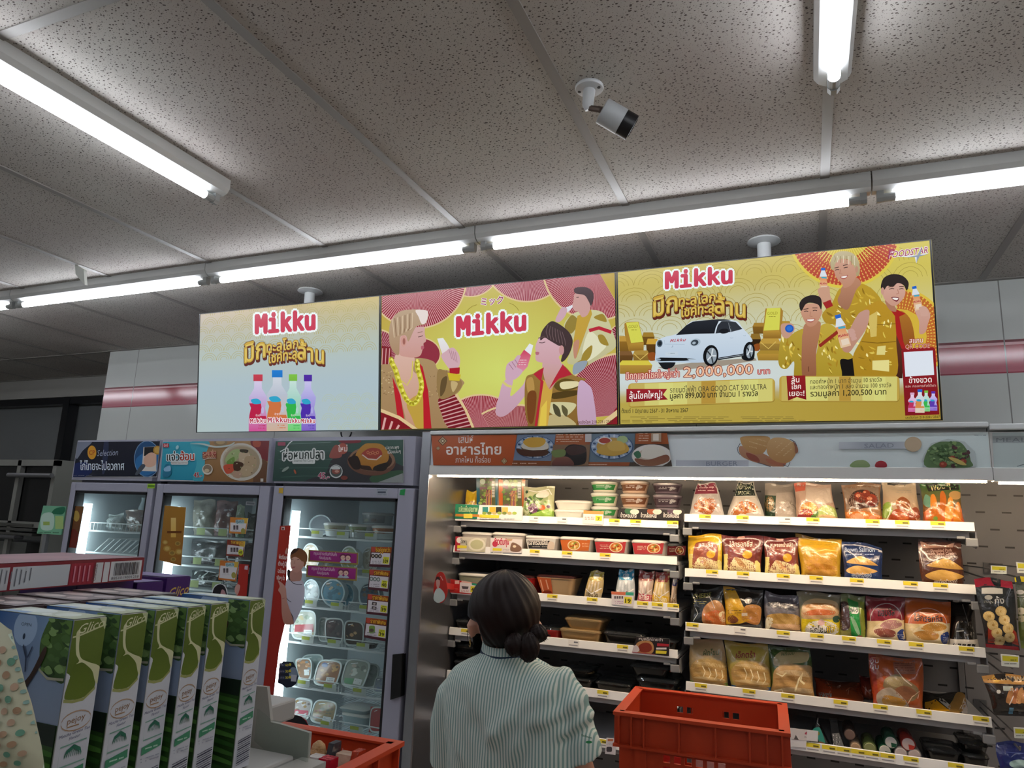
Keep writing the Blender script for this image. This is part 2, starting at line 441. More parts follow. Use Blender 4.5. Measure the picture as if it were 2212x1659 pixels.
# ================================================================== tube lights
def light(a,b,label,group,on=1.0):
    """batten from a to b (ceiling points, 1.2 m apart)"""
    a,b=Vector(a),Vector(b);d=(b-a).normalized();s=Vector((-d.y,d.x,0));L=(b-a).length
    t=thing('fluorescent_light',label,'ceiling light',((a+b)/2).to_tuple(),group)
    pf=[(-0.039,0),(0.039,0),(0.039,-0.030),(0.030,-0.044),(0.014,-0.052),(-0.014,-0.052),(-0.030,-0.044),(-0.039,-0.030)]
    w=mat('lamp_enamel','c9cbc9',0.22,spec=0.6)
    MB().rings([[a+s*p+Vector((0,0,q))+d*0.002 for p,q in pf],[b+s*p+Vector((0,0,q))-d*0.002 for p,q in pf]]).build('housing',w,t)
    z=Vector((0,0,-0.070))
    for e,sg in ((a,1),(b,-1)):
        m=MB();c=e+d*sg*0.022
        m.rings([[c+s*p+Vector((0,0,q))-d*0.009 for p,q in ((-0.013,-0.04),(0.013,-0.04),(0.013,-0.075),(0.006,-0.084),(-0.006,-0.084),(-0.013,-0.075))],
                 [c+s*p+Vector((0,0,q))+d*0.009 for p,q in ((-0.013,-0.04),(0.013,-0.04),(0.013,-0.075),(0.006,-0.084),(-0.006,-0.084),(-0.013,-0.075))]])
        m.tube([e+d*sg*0.03+z,e+d*sg*0.062+z],0.0125,12)
        m.build('lamp_holder',mat('holder_plastic','a3a6a4',0.4),t)
    MB().tube([a+d*0.062+z,b-d*0.062+z],0.0128,14).build('tube',mat('lit_tube','ffffff',emit=TUBE*on,ecol='f2f6ff'),t,True,40)
FR=-1.022*1.0
YL=2.062*1.055
xs=[(-4.73+1.276*k) for k in range(6)]
xb=[0.209+1.277*k for k in range(-4,3)]     # joints of the row, from the photograph
nm={-1.068:'fluorescent tube in the ceiling row above the middle screen',0.209:'fluorescent tube in the ceiling row above the right screen'}
lab=['far left fluorescent tube of the ceiling row, beyond the window','second fluorescent tube of the ceiling row, cut by the left picture edge','fluorescent tube of the ceiling row with a white tag hung before it',
       'fluorescent tube of the ceiling row above the left and middle screens','fluorescent tube of the ceiling row above the middle and right screens','fluorescent tube of the ceiling row cut by the right picture edge','fluorescent tube of the ceiling row beyond the right picture edge']
jx=[0.199*1.055+1.2765*k for k in range(-5,3)]
for k in range(7):
    light((jx[k],YL,HC),(jx[k+1],YL,HC),lab[k],'row of tube lights along the case')
light((-1.712,0.31,HC),(-1.712,1.585,HC),'near fluorescent tube light crossing the upper left corner','tube lights across the aisle')
light((0.09,0.31,HC),(0.09,1.585,HC),'fluorescent tube light seen end-on near the upper right corner','tube lights across the aisle')
for x in (-1.712,0.09,-5.3,-3.5,1.9):
    light((x,-0.97,HC),(x,0.305,HC),'tube light overhead behind the camera','tube lights behind the camera');light((x,-2.25,HC),(x,-0.975,HC),'tube light overhead behind the camera','tube lights behind the camera')  # the farther, unseen set is added for frontal light on header and packs
for x in (-5.3,-3.5,1.9):light((x,0.31,HC),(x,1.585,HC),'tube light over the next aisle, outside the picture','tube lights over other aisles')
# ================================================================== security camera
cb=PZ(1273,187,HC)
t=thing('security_camera','white bullet security camera with black front hung from the ceiling','camera',cb.to_tuple())
wp=mat('camera_white','c6c8c8',0.35)
MB().lathe([(0.034,0),(0.035,-0.004),(0.033,-0.008),(0.016,-0.011)],cb,28).build('mounting_plate',wp,t,True,40)
for a in (0.15,2.9):MB().lathe([(0.0042,-0.0075),(0.0042,-0.0105)],cb+Vector((0.025*math.cos(a),-0.006+0.02*math.sin(a),0)),10).build('screw_hole',mat('black_plastic','0b0b0c',0.4),t)
se=cb+Vector((-0.001,-0.006,-0.062))
MB().tube([cb+Vector((0,0,-0.008)),se+Vector((0,0,0.008)),se+Vector((0.002,0.004,-0.002))],[0.0150,0.0135,0.010],14).build('stem',wp,t,True,40)
ra,fa=cb+Vector((0.034,-0.004,-0.074)),cb+Vector((0.100,0.034,-0.112))
dx=(fa-ra).normalized()
MB().tube([se+Vector((0.004,0,0.0)),ra-dx*0.004,ra+dx*0.004],[0.007,0.008,0.007],8).build('joint',mat('rusty_metal','6a5c54',0.5,0.6),t)
MB().tube([ra,ra+dx*0.002,ra+dx*0.054],[0.029,0.0315,0.0315],28).build('body',mat('camera_shell','a8abab',0.4),t,True,50)
MB().tube([ra+dx*0.0542,ra+dx*0.083,ra+dx*0.084],[0.0312,0.0312,0.027],28).build('front_hood',mat('black_plastic'),t,True,50)
MB().tube([ra+dx*0.084,ra+dx*0.0855],0.024,24).build('lens_window',mat('lens_glass','050608',0.05,coat=1.0),t)
# small folded tag hung from the ceiling grid
a=PZ(165,572,HC-0.004)
g1=[PY(x,y,a.y) for x,y in ((162,572),(181,583),(183,615),(177,609),(163,592))]
o=MB().prism(g1,(0,0,0),(0.0015,0.012,0)).build('hanging_tag',mat('tag_card','cfd2ca',0.6))
tag(o,'small white folded tag hanging from the ceiling before the tube row','tag')
# ================================================================== advertising screens
YT=2.462
zt,zb=0.9685/2.5*YT,0.0
TL=PY(431,678,YT);
nS=Vector((0,-0.992,-0.118)).normalized()
OS=Vector((0,YT,EYE.z+0.3872*YT))      # on the top edge line
def SP(x,y,d=0.0):return PP(x,y,OS,nS)+nS*d
back=mat('screen_case','0c0d10',0.35)
def screen(name,q,label,pole=None):
    t=thing(name,label,'screen',SP((q[2][0]+q[3][0])/2,(q[2][1]+q[3][1])/2).to_tuple(),'row of advertising screens')
    c=[SP(x,y) for x,y in q];ce=sum(c,Vector())/4
    c=[p+(ce-p).normalized()*0.0008 for p in c]
    ins=[p+(ce-p).normalized()*0.006 for p in c]
    m=MB();m.rings([[p-nS*0.055 for p in c],[p for p in c],[p+nS*0.002 for p in c],[p+nS*0.002 for p in ins],[p-nS*0.0005 for p in ins]])
    m.build('screen_frame',back,t)
    A=Art(lambda x,y,d:SP(x,y,0.0002+d),clip=inset(q,0.988),step=0.000012)
    if pole:
        p0=PY(pole[0],pole[1],YT+0.10)
        pl=MB().tube([Vector((p0.x,YT+0.11,HC-0.006)),Vector((p0.x,YT+0.11,EYE.z+0.55))],0.024,16);po=pl.build('mount_pole',mat('pole_white','c9cccb',0.4),t,True,40)
        MB().lathe([(0.055,0),(0.058,-0.006),(0.030,-0.014)],(p0.x,YT+0.11,HC),24).build('ceiling_flange',mat('pole_white'),po,True,40)
        MB().box((p0.x-0.1,YT+0.085,EYE.z+0.55),(p0.x+0.1,YT+0.14,EYE.z+0.62)).build('mount_plate',back,t)
    return t,A
def seigaiha(A,q,u0,u1,v0,v1,nu,nv,col,w=1.0):
    A.k+=1
    def at(u,v):return tuple((q[0][i]*(1-u)+q[1][i]*u)*(1-v)+(q[3][i]*(1-u)+q[2][i]*u)*v for i in (0,1))
    for j in range(nv):
        for i in range(nu):
            cu=u0+(u1-u0)*(i+(0.5 if j % 2 else 0.0))/nu;cv=v0+(v1-v0)*(j+1)/nv
            du=(u1-u0)/nu*0.5
            for rr_ in (1.0,0.72,0.46):
                pts=[at(cu+du*rr_*math.cos(a),cv-du*1.55*rr_*math.sin(a)) for a in [math.pi*k/8 for k in range(9)]]
                A.line(pts,w,col,up=False)
LOGO='c43550'
def logo(A,x0,y0,x1,y1,h,out='e9f4f6',col=LOGO,b=0.06,ob=0.15,up=None):
    A.text('Mikku',x0,y0,x1,y1,h,col,b,'mono',out=(out,ob) if out else None,up=up)
def campaign(A):
    g,dk='c6a23f','6b2a1c'
    for t,x0,y0,x1,y1,h in (('มิก',612,845,838,775,170),('ทะลุโลก',855,730,1205,680,92),('โชคทะลุ',870,850,1190,795,92),('ล้าน',1200,800,1490,855,150)):
        for k in (24,12):A.text(t,x0+k*0.3,y0+k,x1+k*0.3,y1+k,h,dk,0.05,out=('4a1a12',0.075))
        A.text(t,x0,y0,x1,y1,h,g,0.035,out=('5a3a1c',0.065))
        A.text(t,x0+3,y0-h*0.06,x1-3,y1-h*0.06,h*0.86,'d8bd5e',-0.005)
def bottle(A,x,top,bot,w,cap,liq,lab,neck,word=True,x1=None):
    """slim waisted drink bottle drawn flat"""
    h=bot-top
    A.rect(x-w*0.25,top,x+w*0.25,top+h*0.115,cap,mixc(cap,'000000',0.12))
    A.poly([(x-w*0.2,top+h*0.115),(x+w*0.2,top+h*0.115),(x+w*0.21,top+h*0.24),(x+w*0.5,top+h*0.40),(x-w*0.5,top+h*0.40),(x-w*0.21,top+h*0.24)],mixc(neck,'ffffff',0.25),neck)
    A.poly([(x-w*0.5,top+h*0.38),(x+w*0.5,top+h*0.38),(x+w*0.46,top+h*0.48),(x+w*0.38,top+h*0.58),(x+w*0.47,top+h*0.70),(x+w*0.5,top+h*0.8),(x+w*0.5,bot),(x-w*0.5,bot),(x-w*0.5,top+h*0.8),(x-w*0.47,top+h*0.70),(x-w*0.38,top+h*0.58),(x-w*0.46,top+h*0.48)],neck,lab)
    A.poly([(x-w*0.48,top+h*0.50),(x+w*0.16,top+h*0.50),(x+w*0.2,top+h*0.6),(x+w*0.1,top+h*0.72),(x+w*0.42,top+h*0.72),(x+w*0.49,top+h*0.8),(x-w*0.49,top+h*0.8),(x-w*0.46,top+h*0.7),(x-w*0.38,top+h*0.58)],liq)
    A.blob([(x-w*0.38,top+h*0.44),(x-w*0.05,top+h*0.42),(x+w*0.16,top+h*0.47),(x+w*0.1,top+h*0.51),(x-w*0.25,top+h*0.51)],'2f9fc4')
    A.ell(x+w*0.25,top+h*0.62,w*0.08,h*0.06,neck)
    A.bars(x+w*0.02,bot-h*0.13,x+w*0.4,bot-h*0.05,2,liq,seed=int(x))
    if word:
        A.text('ミック',x-w*0.12,top+h*0.725,x+w*0.14,top+h*0.725,h*0.03,liq,0.02,out=('f0e6ea',0.1))
        logo(A,x-w*0.42,top+h*0.845,x+w*0.44,top+h*0.84,h*0.075,'f2eef2','b02440',0.03,0.12)
# ------------------------------------------------------------------ left screen
Q1=[(431,678),(822,638),(820,930),(424,935)]
t,A=screen('advertising_screen',Q1,'left of three screens, pale blue advert with four small bottles',(666,640))
def bg1(u,v):
    c=mixc('b4c0bc','a9bcc6',min(1,v*1.6))
    k=max(0,1-v/0.42);c=mixc(c,mixc('c0ad98','c4ac5c',min(1,u*1.3)),k**1.3*0.9)
    c=mixc(c,'b4bd9a',max(0,(0.6-abs(v-0.35)*2))*0.45)
    return mixc(c,'b3bf9f',max(0,v-0.55)*0.9*(abs(u-0.5)*1.4))
A.grid(Q1,12,16,bg1)
seigaiha(A,Q1,0.02,0.98,-0.05,0.40,12,6,'ada35e',0.8)
seigaiha(A,Q1,0.72,1.0,0.7,1.06,4,5,'b3bd98',0.7)
A.view(410,620,0.19439)
logo(A,735,515,1385,465,200)
campaign(A)
A.view(410,620,0.19439)
for cx,tp,w,cap,liq,lab_,nk in ((760,972,205,'c23a4c','b31f45','c84a8c','bcaed6'),(1315,975,180,'4c24a0','4a2ca4','7a5cc0','a8a2dc'),(1150,970,185,'7cbe40','2fae48','6cca6c','a6cfc4'),(975,925,235,'1a78cc','c8703f','c9ab94','b4bccb')):
    bottle(A,cx,tp,1612,w,cap,liq,lab_,nk)
A.mb.build('display',SCREEN(),t)
# cable loop under the screens
cbm=MB();q0=SP(722,930,-0.03)
cbm.tube([q0+Vector((0.055*(math.cos(a)+1)*0.5,0.02,-0.004-0.030*math.sin(a))) for a in [math.pi*(1-k/12) for k in range(13)]],0.0032,8)
cbm.build('cable',mat('black_plastic'),t)
# ------------------------------------------------------------------ middle screen
Q2=[(822,638),(1331,587),(1337,918),(820,930)]
t,A=screen('advertising_screen',Q2,'middle of three screens, three people drinking among red paper fans')
def bg2(u,v):
    d=math.hypot(u-0.5,(v-0.62)*0.8);return mixc('ccd66c','b79a3e',min(1,d*1.5))
A.grid(Q2,12,12,bg2)
RB,RL,CRM='8e2433','d7a0a4','d6bd8c'
K=0.21094;A.view(810,590,K)
A.fan(980,-50,290,30,170,46,'9c4a58','d0a6ac',CRM,12)
A.fan(430,60,505,-10,190,76,RB,RL,CRM,16)
A.fan(-20,900,330,-90,20,26,'8a3040','c08a92',CRM,16,0.3)
A.ell(470,830,195,160,'8a2c3c');A.line([(470+200*math.cos(math.radians(a)),830+165*math.sin(math.radians(a))) for a in range(-80,60,10)],12,CRM)
A.fan(1090,1700,455,180,360,80,'8a1f2c','cf949a',CRM,16)
A.poly([(630,1290),(830,1240),(1010,1595),(600,1600)],'741824')
for k in range(9):A.line([(640+8*k,1330+36*k),(830+20*k,1262+36*k)],12,'c99a98')
A.line([(830,1240),(930,1400),(1012,1600)],26,CRM)
A.poly([(50,740),(170,760),(170,960),(50,960)],'7a1a26')
for k in range(3):A.line([(80+36*k,770),(70+34*k,960)],9,'cf9a98')
# blond person, in profile
SK,SK2='cfa79f','bc8c74'
A.blob([(55,960),(150,930),(260,890),(450,868),(600,905),(645,985),(760,1000),(905,1105),(900,1150),(830,1240),(650,1290),(700,1500),(700,1620),(50,1620),(58,1200)],'a68a62','9a7a54')
rg=random.Random(3)
for k in range(70):A.ell(rg.choice([rg.uniform(70,200),rg.uniform(560,840)]),rg.uniform(990,1270),9,5,rg.choice(['c4ae86','7f6444','bca270']),rg.random()*3,6)
A.blob([(640,1010),(720,1000),(890,1110),(830,1230),(660,1280)],'8f7448');A.blob([(680,1100),(740,1060),(720,1200),(670,1260)],'5e4a2c');A.blob([(780,1110),(850,1130),(800,1220)],'bda674')
A.blob([(225,820),(400,855),(395,1000),(470,1080),(500,1350),(500,1620),(350,1620),(300,1420),(235,1150),(195,1000)],'d3aea0','b98a6c')
A.blob([(330,1330),(500,1250),(500,1620),(440,1620),(380,1480)],'b8983e')
A.poly([(180,1060),(262,1250),(302,1500),(230,1465)],'b01c28');A.poly([(440,900),(490,960),(545,1200),(582,1600),(500,1600),(496,1300),(478,1090)],'b01c28')
ch=[(178,870),(215,1000),(268,1170),(330,1300),(400,1335),(455,1260),(478,1140),(440,980),(408,885)]
A.line(catmull(ch,6)[:-6],52,'c3bb35')
for i,p in enumerate(catmull(ch,5)[:-5]):A.ell(p[0]+(8 if i % 2 else -8),p[1],19,12,'e2dc6a' if i % 2 else '9a8e1e',i,8)
A.line([(390,900),(380,1060),(330,1150),(270,1100)],12,'cfc05a')
A.blob([(250,640),(330,585),(430,555),(505,555),(512,620),(525,695),(500,720),(502,755),(488,790),(470,840),(420,864),(330,860),(245,820)],'cda5a2','c59489')
A.blob([(150,560),(180,470),(255,395),(400,372),(525,385),(548,420),(532,500),(500,528),(430,545),(395,600),(345,700),(318,640),(265,650),(255,720),(245,838),(190,805),(150,705)],'b79f84','a58566')
A.blob([(420,380),(530,384),(545,425),(525,505),(480,520),(450,450)],'e2d6d0')
for k in range(9):A.line([(180+26*k,470-8*k),(190+24*k,560),(200+20*k,660-10*k)],7,'7c5f45' if k % 2 else 'd2bda0')
A.ell(296,695,30,58,'c9958a');A.ell(300,700,14,34,'9c6258')
A.line([(445,655),(470,650),(492,640)],7,'5a3c38');A.line([(440,612),(490,600)],7,'8a6a58')
A.blob([(475,752),(500,745),(505,770),(480,785)],'b0606c')
A.poly([(640,672),(700,664),(745,730),(822,880),(770,945),(700,860)],'dfe2e2','d8c0c2');A.bars(695,810,775,900,3,'b09098',seed=4)
A.blob([(680,850),(730,800),(770,770),(815,770),(868,850),(866,950),(800,1010),(750,965)],'cba5ae')
for k in range(4):A.line([(760+22*k,785+8*k),(790+18*k,880+12*k)],6,'a87c88')
A.poly([(765,975),(872,965),(868,1030),(768,1045)],'a31a28');A.poly([(745,1020),(882,1040),(868,1105),(762,1098)],'c8b22c')
A.poly([(50,1385),(250,1460),(470,1610),(50,1620)],'7a1820');A.line([(50,1400),(250,1480),(440,1612)],34,CRM)
for k in range(3):A.line([(80+70*k,1610),(110+70*k,1480+38*k)],22,'cf9f9a')
# word mark
A.view(1060,590,0.21091)
A.fan(370,-150,443,15,165,60,'97404e','d3a4aa',CRM,16)
A.fan(1080,-60,545,60,230,90,RB,RL,CRM,18)
A.fan(1350,1450,625,175,290,60,'84202c','c9929a',CRM,20)
A.fan(1330,640,110,90,270,12,'7a1c28','c9929a',CRM,10)
A.fan(260,2050,700,240,285,40,'84202c','cf9a9a',CRM,18)
A.poly([(1090,1600),(1310,1440),(1310,1600)],'801a24');A.line([(1060,1600),(1180,1520),(1310,1420)],50,CRM)
A.view(810,590,K)
logo(A,845,645,1540,580,190)
A.text('ミック',1090,330,1315,305,62,'9a3a60',0.03,out=('ece6ee',0.11))
A.line([(930,415),(960,370),(1000,340),(1045,325)],5,'8a7a20');A.line([(1380,308),(1420,325),(1455,355),(1475,385)],5,'8a7a20')
A.view(1060,590,0.21091)
# person at the back, drinking
A.blob([(750,550),(840,420),(1000,378),(1140,398),(1205,480),(1250,600),(1285,710),(1250,790),(1010,935),(920,995),(860,945),(785,905),(850,700)],'c9c79a','b9b48a')
A.blob([(790,480),(840,430),(900,500),(830,620),(760,560)],'8f7c34');A.blob([(940,820),(1010,600),(1130,690),(1180,760),(1000,900)],'dad9b8')
for p in ([(1060,450),(1150,420),(1190,500),(1100,480)],[(1100,640),(1160,640),(1210,740),(1130,720)],[(950,820),(1040,740),(1020,860),(930,930)],[(870,930),(960,880),(1000,935),(920,985)]):A.blob(p,'9a8230')
A.poly([(890,440),(1030,375),(1040,420),(940,700),(880,870),(850,700)],'bd9a3a');A.blob([(850,720),(910,690),(880,860),(855,860)],'b9856c')
A.line([(1010,590),(1110,562),(1238,606)],36,'b32436')
A.blob([(838,330),(850,285),(868,205),(960,215),(1020,320),(1000,420),(940,452),(900,395),(862,388)],'c69a94')
A.blob([(858,165),(900,145),(985,148),(1045,190),(1056,260),(1030,335),(1005,290),(962,228),(870,208)],'4c3c40');A.line([(880,250),(905,248)],6,'402a2a')
A.poly([(770,355),(838,325),(842,352),(790,405)],'dadce4');A.blob([(665,490),(695,410),(735,350),(785,368),(765,440),(710,500)],'c7a2ae')
A.blob([(860,930),(990,900),(950,990),(850,1040)],'8e9aa6')
# person in front, eyes closed
A.blob([(52,1410),(90,1250),(135,1110),(232,1085),(205,1260),(330,1150),(362,1090),(356,1250),(190,1435),(90,1470)],'c9a5b8','bd97a6')
A.blob([(360,1085),(440,1030),(545,970),(740,945),(850,1045),(978,1085),(912,1130),(902,1250),(890,1400),(935,1620),(440,1620),(380,1530),(353,1380)],'957338','7e5c2a')
for p,c in (([(370,1100),(430,1070),(450,1200),(390,1240)],'b08a4a'),([(380,1240),(470,1230),(440,1520),(385,1500)],'70401c'),([(650,1150),(760,1080),(900,1120),(880,1180),(720,1210)],'5c4a1c'),([(720,1120),(890,1110),(890,1160),(740,1190)],'d9cfa2'),([(640,1230),(880,1200),(880,1250),(650,1290)],'4e3c18'),
             ([(590,1330),(850,1330),(860,1390),(740,1480),(600,1420)],'c8c294'),([(600,1460),(760,1460),(880,1560),(700,1590),(590,1580)],'b7a878'),([(640,1340),(700,1380),(720,1470),(660,1440)],'4a4630'),([(730,1350),(790,1400),(780,1470),(740,1430)],'5a5436')):A.blob(p,c)
A.poly([(540,1090),(640,1160),(580,1610),(480,1610)],'c79f44');A.poly([(520,1380),(580,1300),(570,1600),(495,1600)],'d9bd4c')
A.blob([(545,890),(720,925),(745,965),(640,1165),(600,1185),(548,1060)],'c8a0a6','bd8f7c')
A.poly([(440,1035),(548,965),(522,1090),(545,1110),(470,1610),(446,1610),(505,1200),(512,1105)],'ad2434');A.poly([(740,935),(835,1040),(700,1082),(598,1190),(655,1080)],'ad2434')
A.blob([(908,1115),(1000,1140),(1052,1250),(1080,1600),(930,1610),(888,1400)],'c3a4c0','b898ac')
A.blob([(478,700),(520,640),(600,620),(720,650),(745,800),(700,860),(722,935),(560,920),(500,912),(468,895),(460,855),(470,815),(458,770)],'d0abb4','c79ca2')
A.blob([(512,690),(518,620),(560,548),(625,495),(700,520),(800,600),(842,690),(820,800),(765,890),(722,900),(752,765),(700,745),(655,720),(600,688),(556,662)],'3f2f30')
for k in range(7):A.line([(590+24*k,530+12*k),(570+32*k,600+14*k),(590+30*k,670+12*k)],6,'6e585a')
A.ell(728,790,26,50,'c08f90');A.line([(500,712),(530,716),(562,706)],7,'4a3034');A.line([(490,668),(555,650)],9,'5a4440');A.blob([(462,808),(500,812),(490,838),(466,835)],'b06878')
A.poly([(400,722),(438,740),(415,840),(350,792)],'dfe3e8');A.poly([(345,785),(415,840),(380,960),(330,1012),(262,985),(300,850)],'c53a5a','d58aa0');A.bars(290,880,370,950,3,'e8c8d0',seed=9)
A.blob([(160,965),(190,915),(240,890),(275,845),(310,850),(290,900),(270,960),(330,1000),(290,1060),(232,1095),(158,1085)],'c8a3b6')
for k in range(3):A.line([(190+30*k,930-22*k),(235+26*k,990-24*k)],7,'9c7486')
A.line([(128,1115),(170,1150),(218,1165)],26,'cfc277')
A.text('เลขชิงโชค 218-228 / 2567',890,1545,1255,1535,26,'5a3020',0.01)
A.mb.build('display',SCREEN(),t)
# ------------------------------------------------------------------ right screen
Q3=[(1331,587),(2012,517),(2037,908),(1337,918)]
t,A=screen('advertising_screen',Q3,'right of three screens, gold advert with white car and three smiling people',(1650,530))
def bg3(u,v):
    c=mixc('c3b35e','c6cbb4',min(1,max(0,(v-0.12)*3.2)));c=mixc(c,'c9d3d2',min(1,max(0,(v-0.45)*5)))
    c=mixc(c,'cfc04e',max(0,min(1,(u-0.45)*3))*max(0,1-v*1.1)*0.8)
    return mixc(c,mixc('b4a24a','a88c34',u),min(1,max(0,(v-0.76)*14)))
A.grid(Q3,18,22,bg3)
seigaiha(A,Q3,0.0,0.98,0.0,0.5,9,5,'a08f3c',0.9)
KS=0.18083
A.view(1320,540,KS)
logo(A,655,460,1440,390,190)
A.F=lambda x,y:(x*1.245-255,y*1.07-105)
campaign(A);A.F=None
A.view(1320,540,KS)
# gold bars beside the car
def bar(x,y,w,h,top,front,lid=0.35):
    A.poly([(x+w*0.12,y),(x+w*0.88,y),(x+w,y+h*lid),(x,y+h*lid)],top);A.poly([(x,y+h*lid),(x+w,y+h*lid),(x+w*0.94,y+h),(x+w*0.06,y+h)],front,mixc(front,'3a2408',0.35))
for args in ((60,1030,190,180,'b88f3c','8a6420'),(370,985,150,150,'9c7a2c','6e4f18'),(420,1060,150,190,'c79c3a','5a3a10'),(84,1210,180,140,'7a5630','63431c'),(260,1200,200,150,'a8873c','8f6e2c'),(84,1320,410,160,'d2c245','b08a38'),
             (1690,870,170,130,'a27c30','7e5a1c'),(2010,850,140,150,'b08a34','8a641e'),(1660,1000,130,190,'8a6a28','2e1c0a'),(1770,1060,260,170,'b9943e','9c7c34'),(1740,1200,290,120,'a5842f','b38c36')):bar(*args)
A.poly([(160,880),(190,860),(330,858),(392,1110),(390,1200),(215,1210),(165,1010)],'a47c2e');A.poly([(180,868),(325,860),(388,1098),(240,1112)],'cfcf52');A.poly([(225,1120),(390,1105),(390,1195),(215,1205)],'b48c36','8a6422')
A.poly([(1845,700),(2030,690),(2055,735),(2030,1060),(1815,1060),(1815,950)],'a47c2e');A.poly([(1862,698),(2025,692),(2010,955),(1822,965)],'cfcf52');A.poly([(1815,970),(2008,962),(2030,1050),(1815,1055)],'b48c36','8a6422')
A.text('GOLD',208,935,322,925,32,'8f8420',0.0);A.bars(235,945,310,965,1,'7c741c',seed=2);A.text('GOLD',1865,775,1990,770,32,'8f8420',0.0);A.bars(1885,785,1965,805,1,'7c741c',seed=3)
A.line([(275,1240),(350,1310),(440,1235)],10,'d2b45c');A.line([(1790,1105),(1880,1180),(1970,1095)],10,'d2b45c')
A.blob([(440,1240),(520,1225),(535,1310),(460,1320)],'8c4a1c');A.blob([(1700,1140),(1770,1120),(1770,1200),(1700,1200)],'8c4a1c')
# car
A.poly([(560,1400),(1100,1330),(1720,1290),(1740,1320),(1300,1390),(700,1445)],'9a8f80')
A.blob([(570,1320),(760,1330),(735,1400),(640,1425),(590,1380)],'16181c')
A.blob([(1560,1270),(1640,1120),(1710,1150),(1712,1280),(1680,1320),(1600,1320)],'14161a')
A.blob([(535,1120),(560,1080),(640,1040),(790,1000),(900,900),(980,850),(1150,838),(1330,830),(1500,850),(1570,930),(1660,1030),(1690,1090),(1640,1120),(1590,1240),(1270,1300),(1100,1345),(700,1342),(540,1335),(532,1230)],'cfdbe6','b4c6d8')
A.poly([(775,1018),(900,900),(975,858),(1150,845),(1290,845),(1250,930),(1235,998),(1000,1002)],'23272f','14161c')
A.blob([(975,858),(1150,838),(1330,828),(1430,842),(1290,850),(1160,848)],'2b2e35')
A.poly([(1248,998),(1275,900),(1320,852),(1395,850),(1430,980)],'2a2e36');A.poly([(1405,850),(1490,862),(1570,945),(1445,978)],'30343c')
A.line([(1400,850),(1440,980)],9,'12141a');A.blob([(1290,975),(1320,945),(1390,945),(1402,985),(1330,1000)],'16181e')
A.ell(582,1118,34,44,'50606e',0.2);A.ell(584,1118,22,30,'1c242c',0.2);A.ell(1008,1105,64,44,'a9bac8',-0.3);A.ell(1000,1108,46,34,'343e48',-0.3);A.ell(992,1112,22,16,'9fb0bc',-0.3)
A.text('Mikku',705,1102,885,1088,32,'b02438',0.03,'mono',shear=0.3);A.line([(640,1080),(640,1125),(880,1130)],5,'a3b5c6')
A.line([(725,1165),(740,1150),(735,1140)],7,'8898a8');A.poly([(650,1225),(800,1215),(800,1260),(650,1265)],'c0ceda');A.bars(690,1230,760,1242,1,'40505c',seed=5)
A.poly([(540,1300),(590,1285),(900,1290),(1020,1308),(880,1325),(560,1330)],'14161a');A.ell(568,1310,28,14,'8fa0ae');A.poly([(905,1300),(1020,1308),(940,1320)],'aabac6')
A.poly([(1270,1290),(1600,1235),(1600,1265),(1280,1318)],'1c1e24');A.line([(1280,1300),(1590,1252)],5,'b0bcc6')
for cx,cy,rx,ry in ((1200,1265,78,112),(1655,1212,52,96)):
    A.ell(cx-8,cy-2,rx+14,ry+16,'0e1014',0.1);A.ell(cx,cy,rx*0.8,ry*0.86,'8d99a3',0.1)
    for k in range(5):A.line([(cx,cy),(cx+rx*0.74*math.cos(k*1.257),cy+ry*0.8*math.sin(k*1.257))],16,'2c3238' if k % 2 else 'd0d8de')
A.line([(1420,1050),(1445,1054),(1460,1048)],6,'a2b4c4');A.line([(1580,1022),(1600,1028),(1610,1020)],6,'a2b4c4')
# prize lines
A.text('มิกกุแจกโชคใหญ่กว่า',180,1550,815,1515,66,'e8c2ae',0.02,out=('9c1c28',0.12))
A.text('2,000,000',868,1520,1695,1480,116,'dba384',0.02,out=('7a2a20',0.09));A.text('2,000,000',868,1520,1695,1480,116,'e6b697',0.0)
A.text('บาท',1752,1485,1895,1478,52,'d99a92',0.02,out=('9c1c28',0.12))
A.view(1320,720,KS)
def goldpanel(x0,y0,x1,y1,r=45):
    A.rr(x0+4,y0+6,x1+4,y1+8,r,'8f7830');A.rr(x0,y0,x1,y1,r,'b89a44')
    n=10
    for k in range(n):
        a,b=x0+r*0.6+(x1-x0-r*1.2)*k/n,x0+r*0.6+(x1-x0-r*1.2)*(k+1)/n;c=mixc('b08c3a','d2d07a',abs(math.sin(0.4+k*0.55)));A.rect(a,y0+8,b+1,y1-8,c)
P2=lambda f:setattr(A,'F',f)
P2(lambda x,y:(x,y-(x-210)*0.036+10))
goldpanel(205,590,1955,870)
A.poly([(185,655),(672,672),(622,738),(680,798),(185,815)],'96202a','7c141e');A.text('ลุ้นโชคใหญ่!',220,776,612,776,62,'f0e4e0',0.02)
A.text('รถยนต์ไฟฟ้า ORA GOOD CAT 500 ULTRA',706,718,1858,718,52,'4a4630',0.004);A.text('มูลค่า 899,000 บาท จำนวน 1 รางวัล',706,790,1752,794,54,'38341f',0.022)
A.text('ตั้งแต่ 1 มิถุนายน 2567 - 31 สิงหาคม 2567',128,940,922,958,38,'3c3820',0.012)
P2(None)
for k in range(4):A.bars(125,990+26*k-6*k,2200+60*k,1008+26*k-6*k,1,'8b7a36',0.55,k+1,0.75)
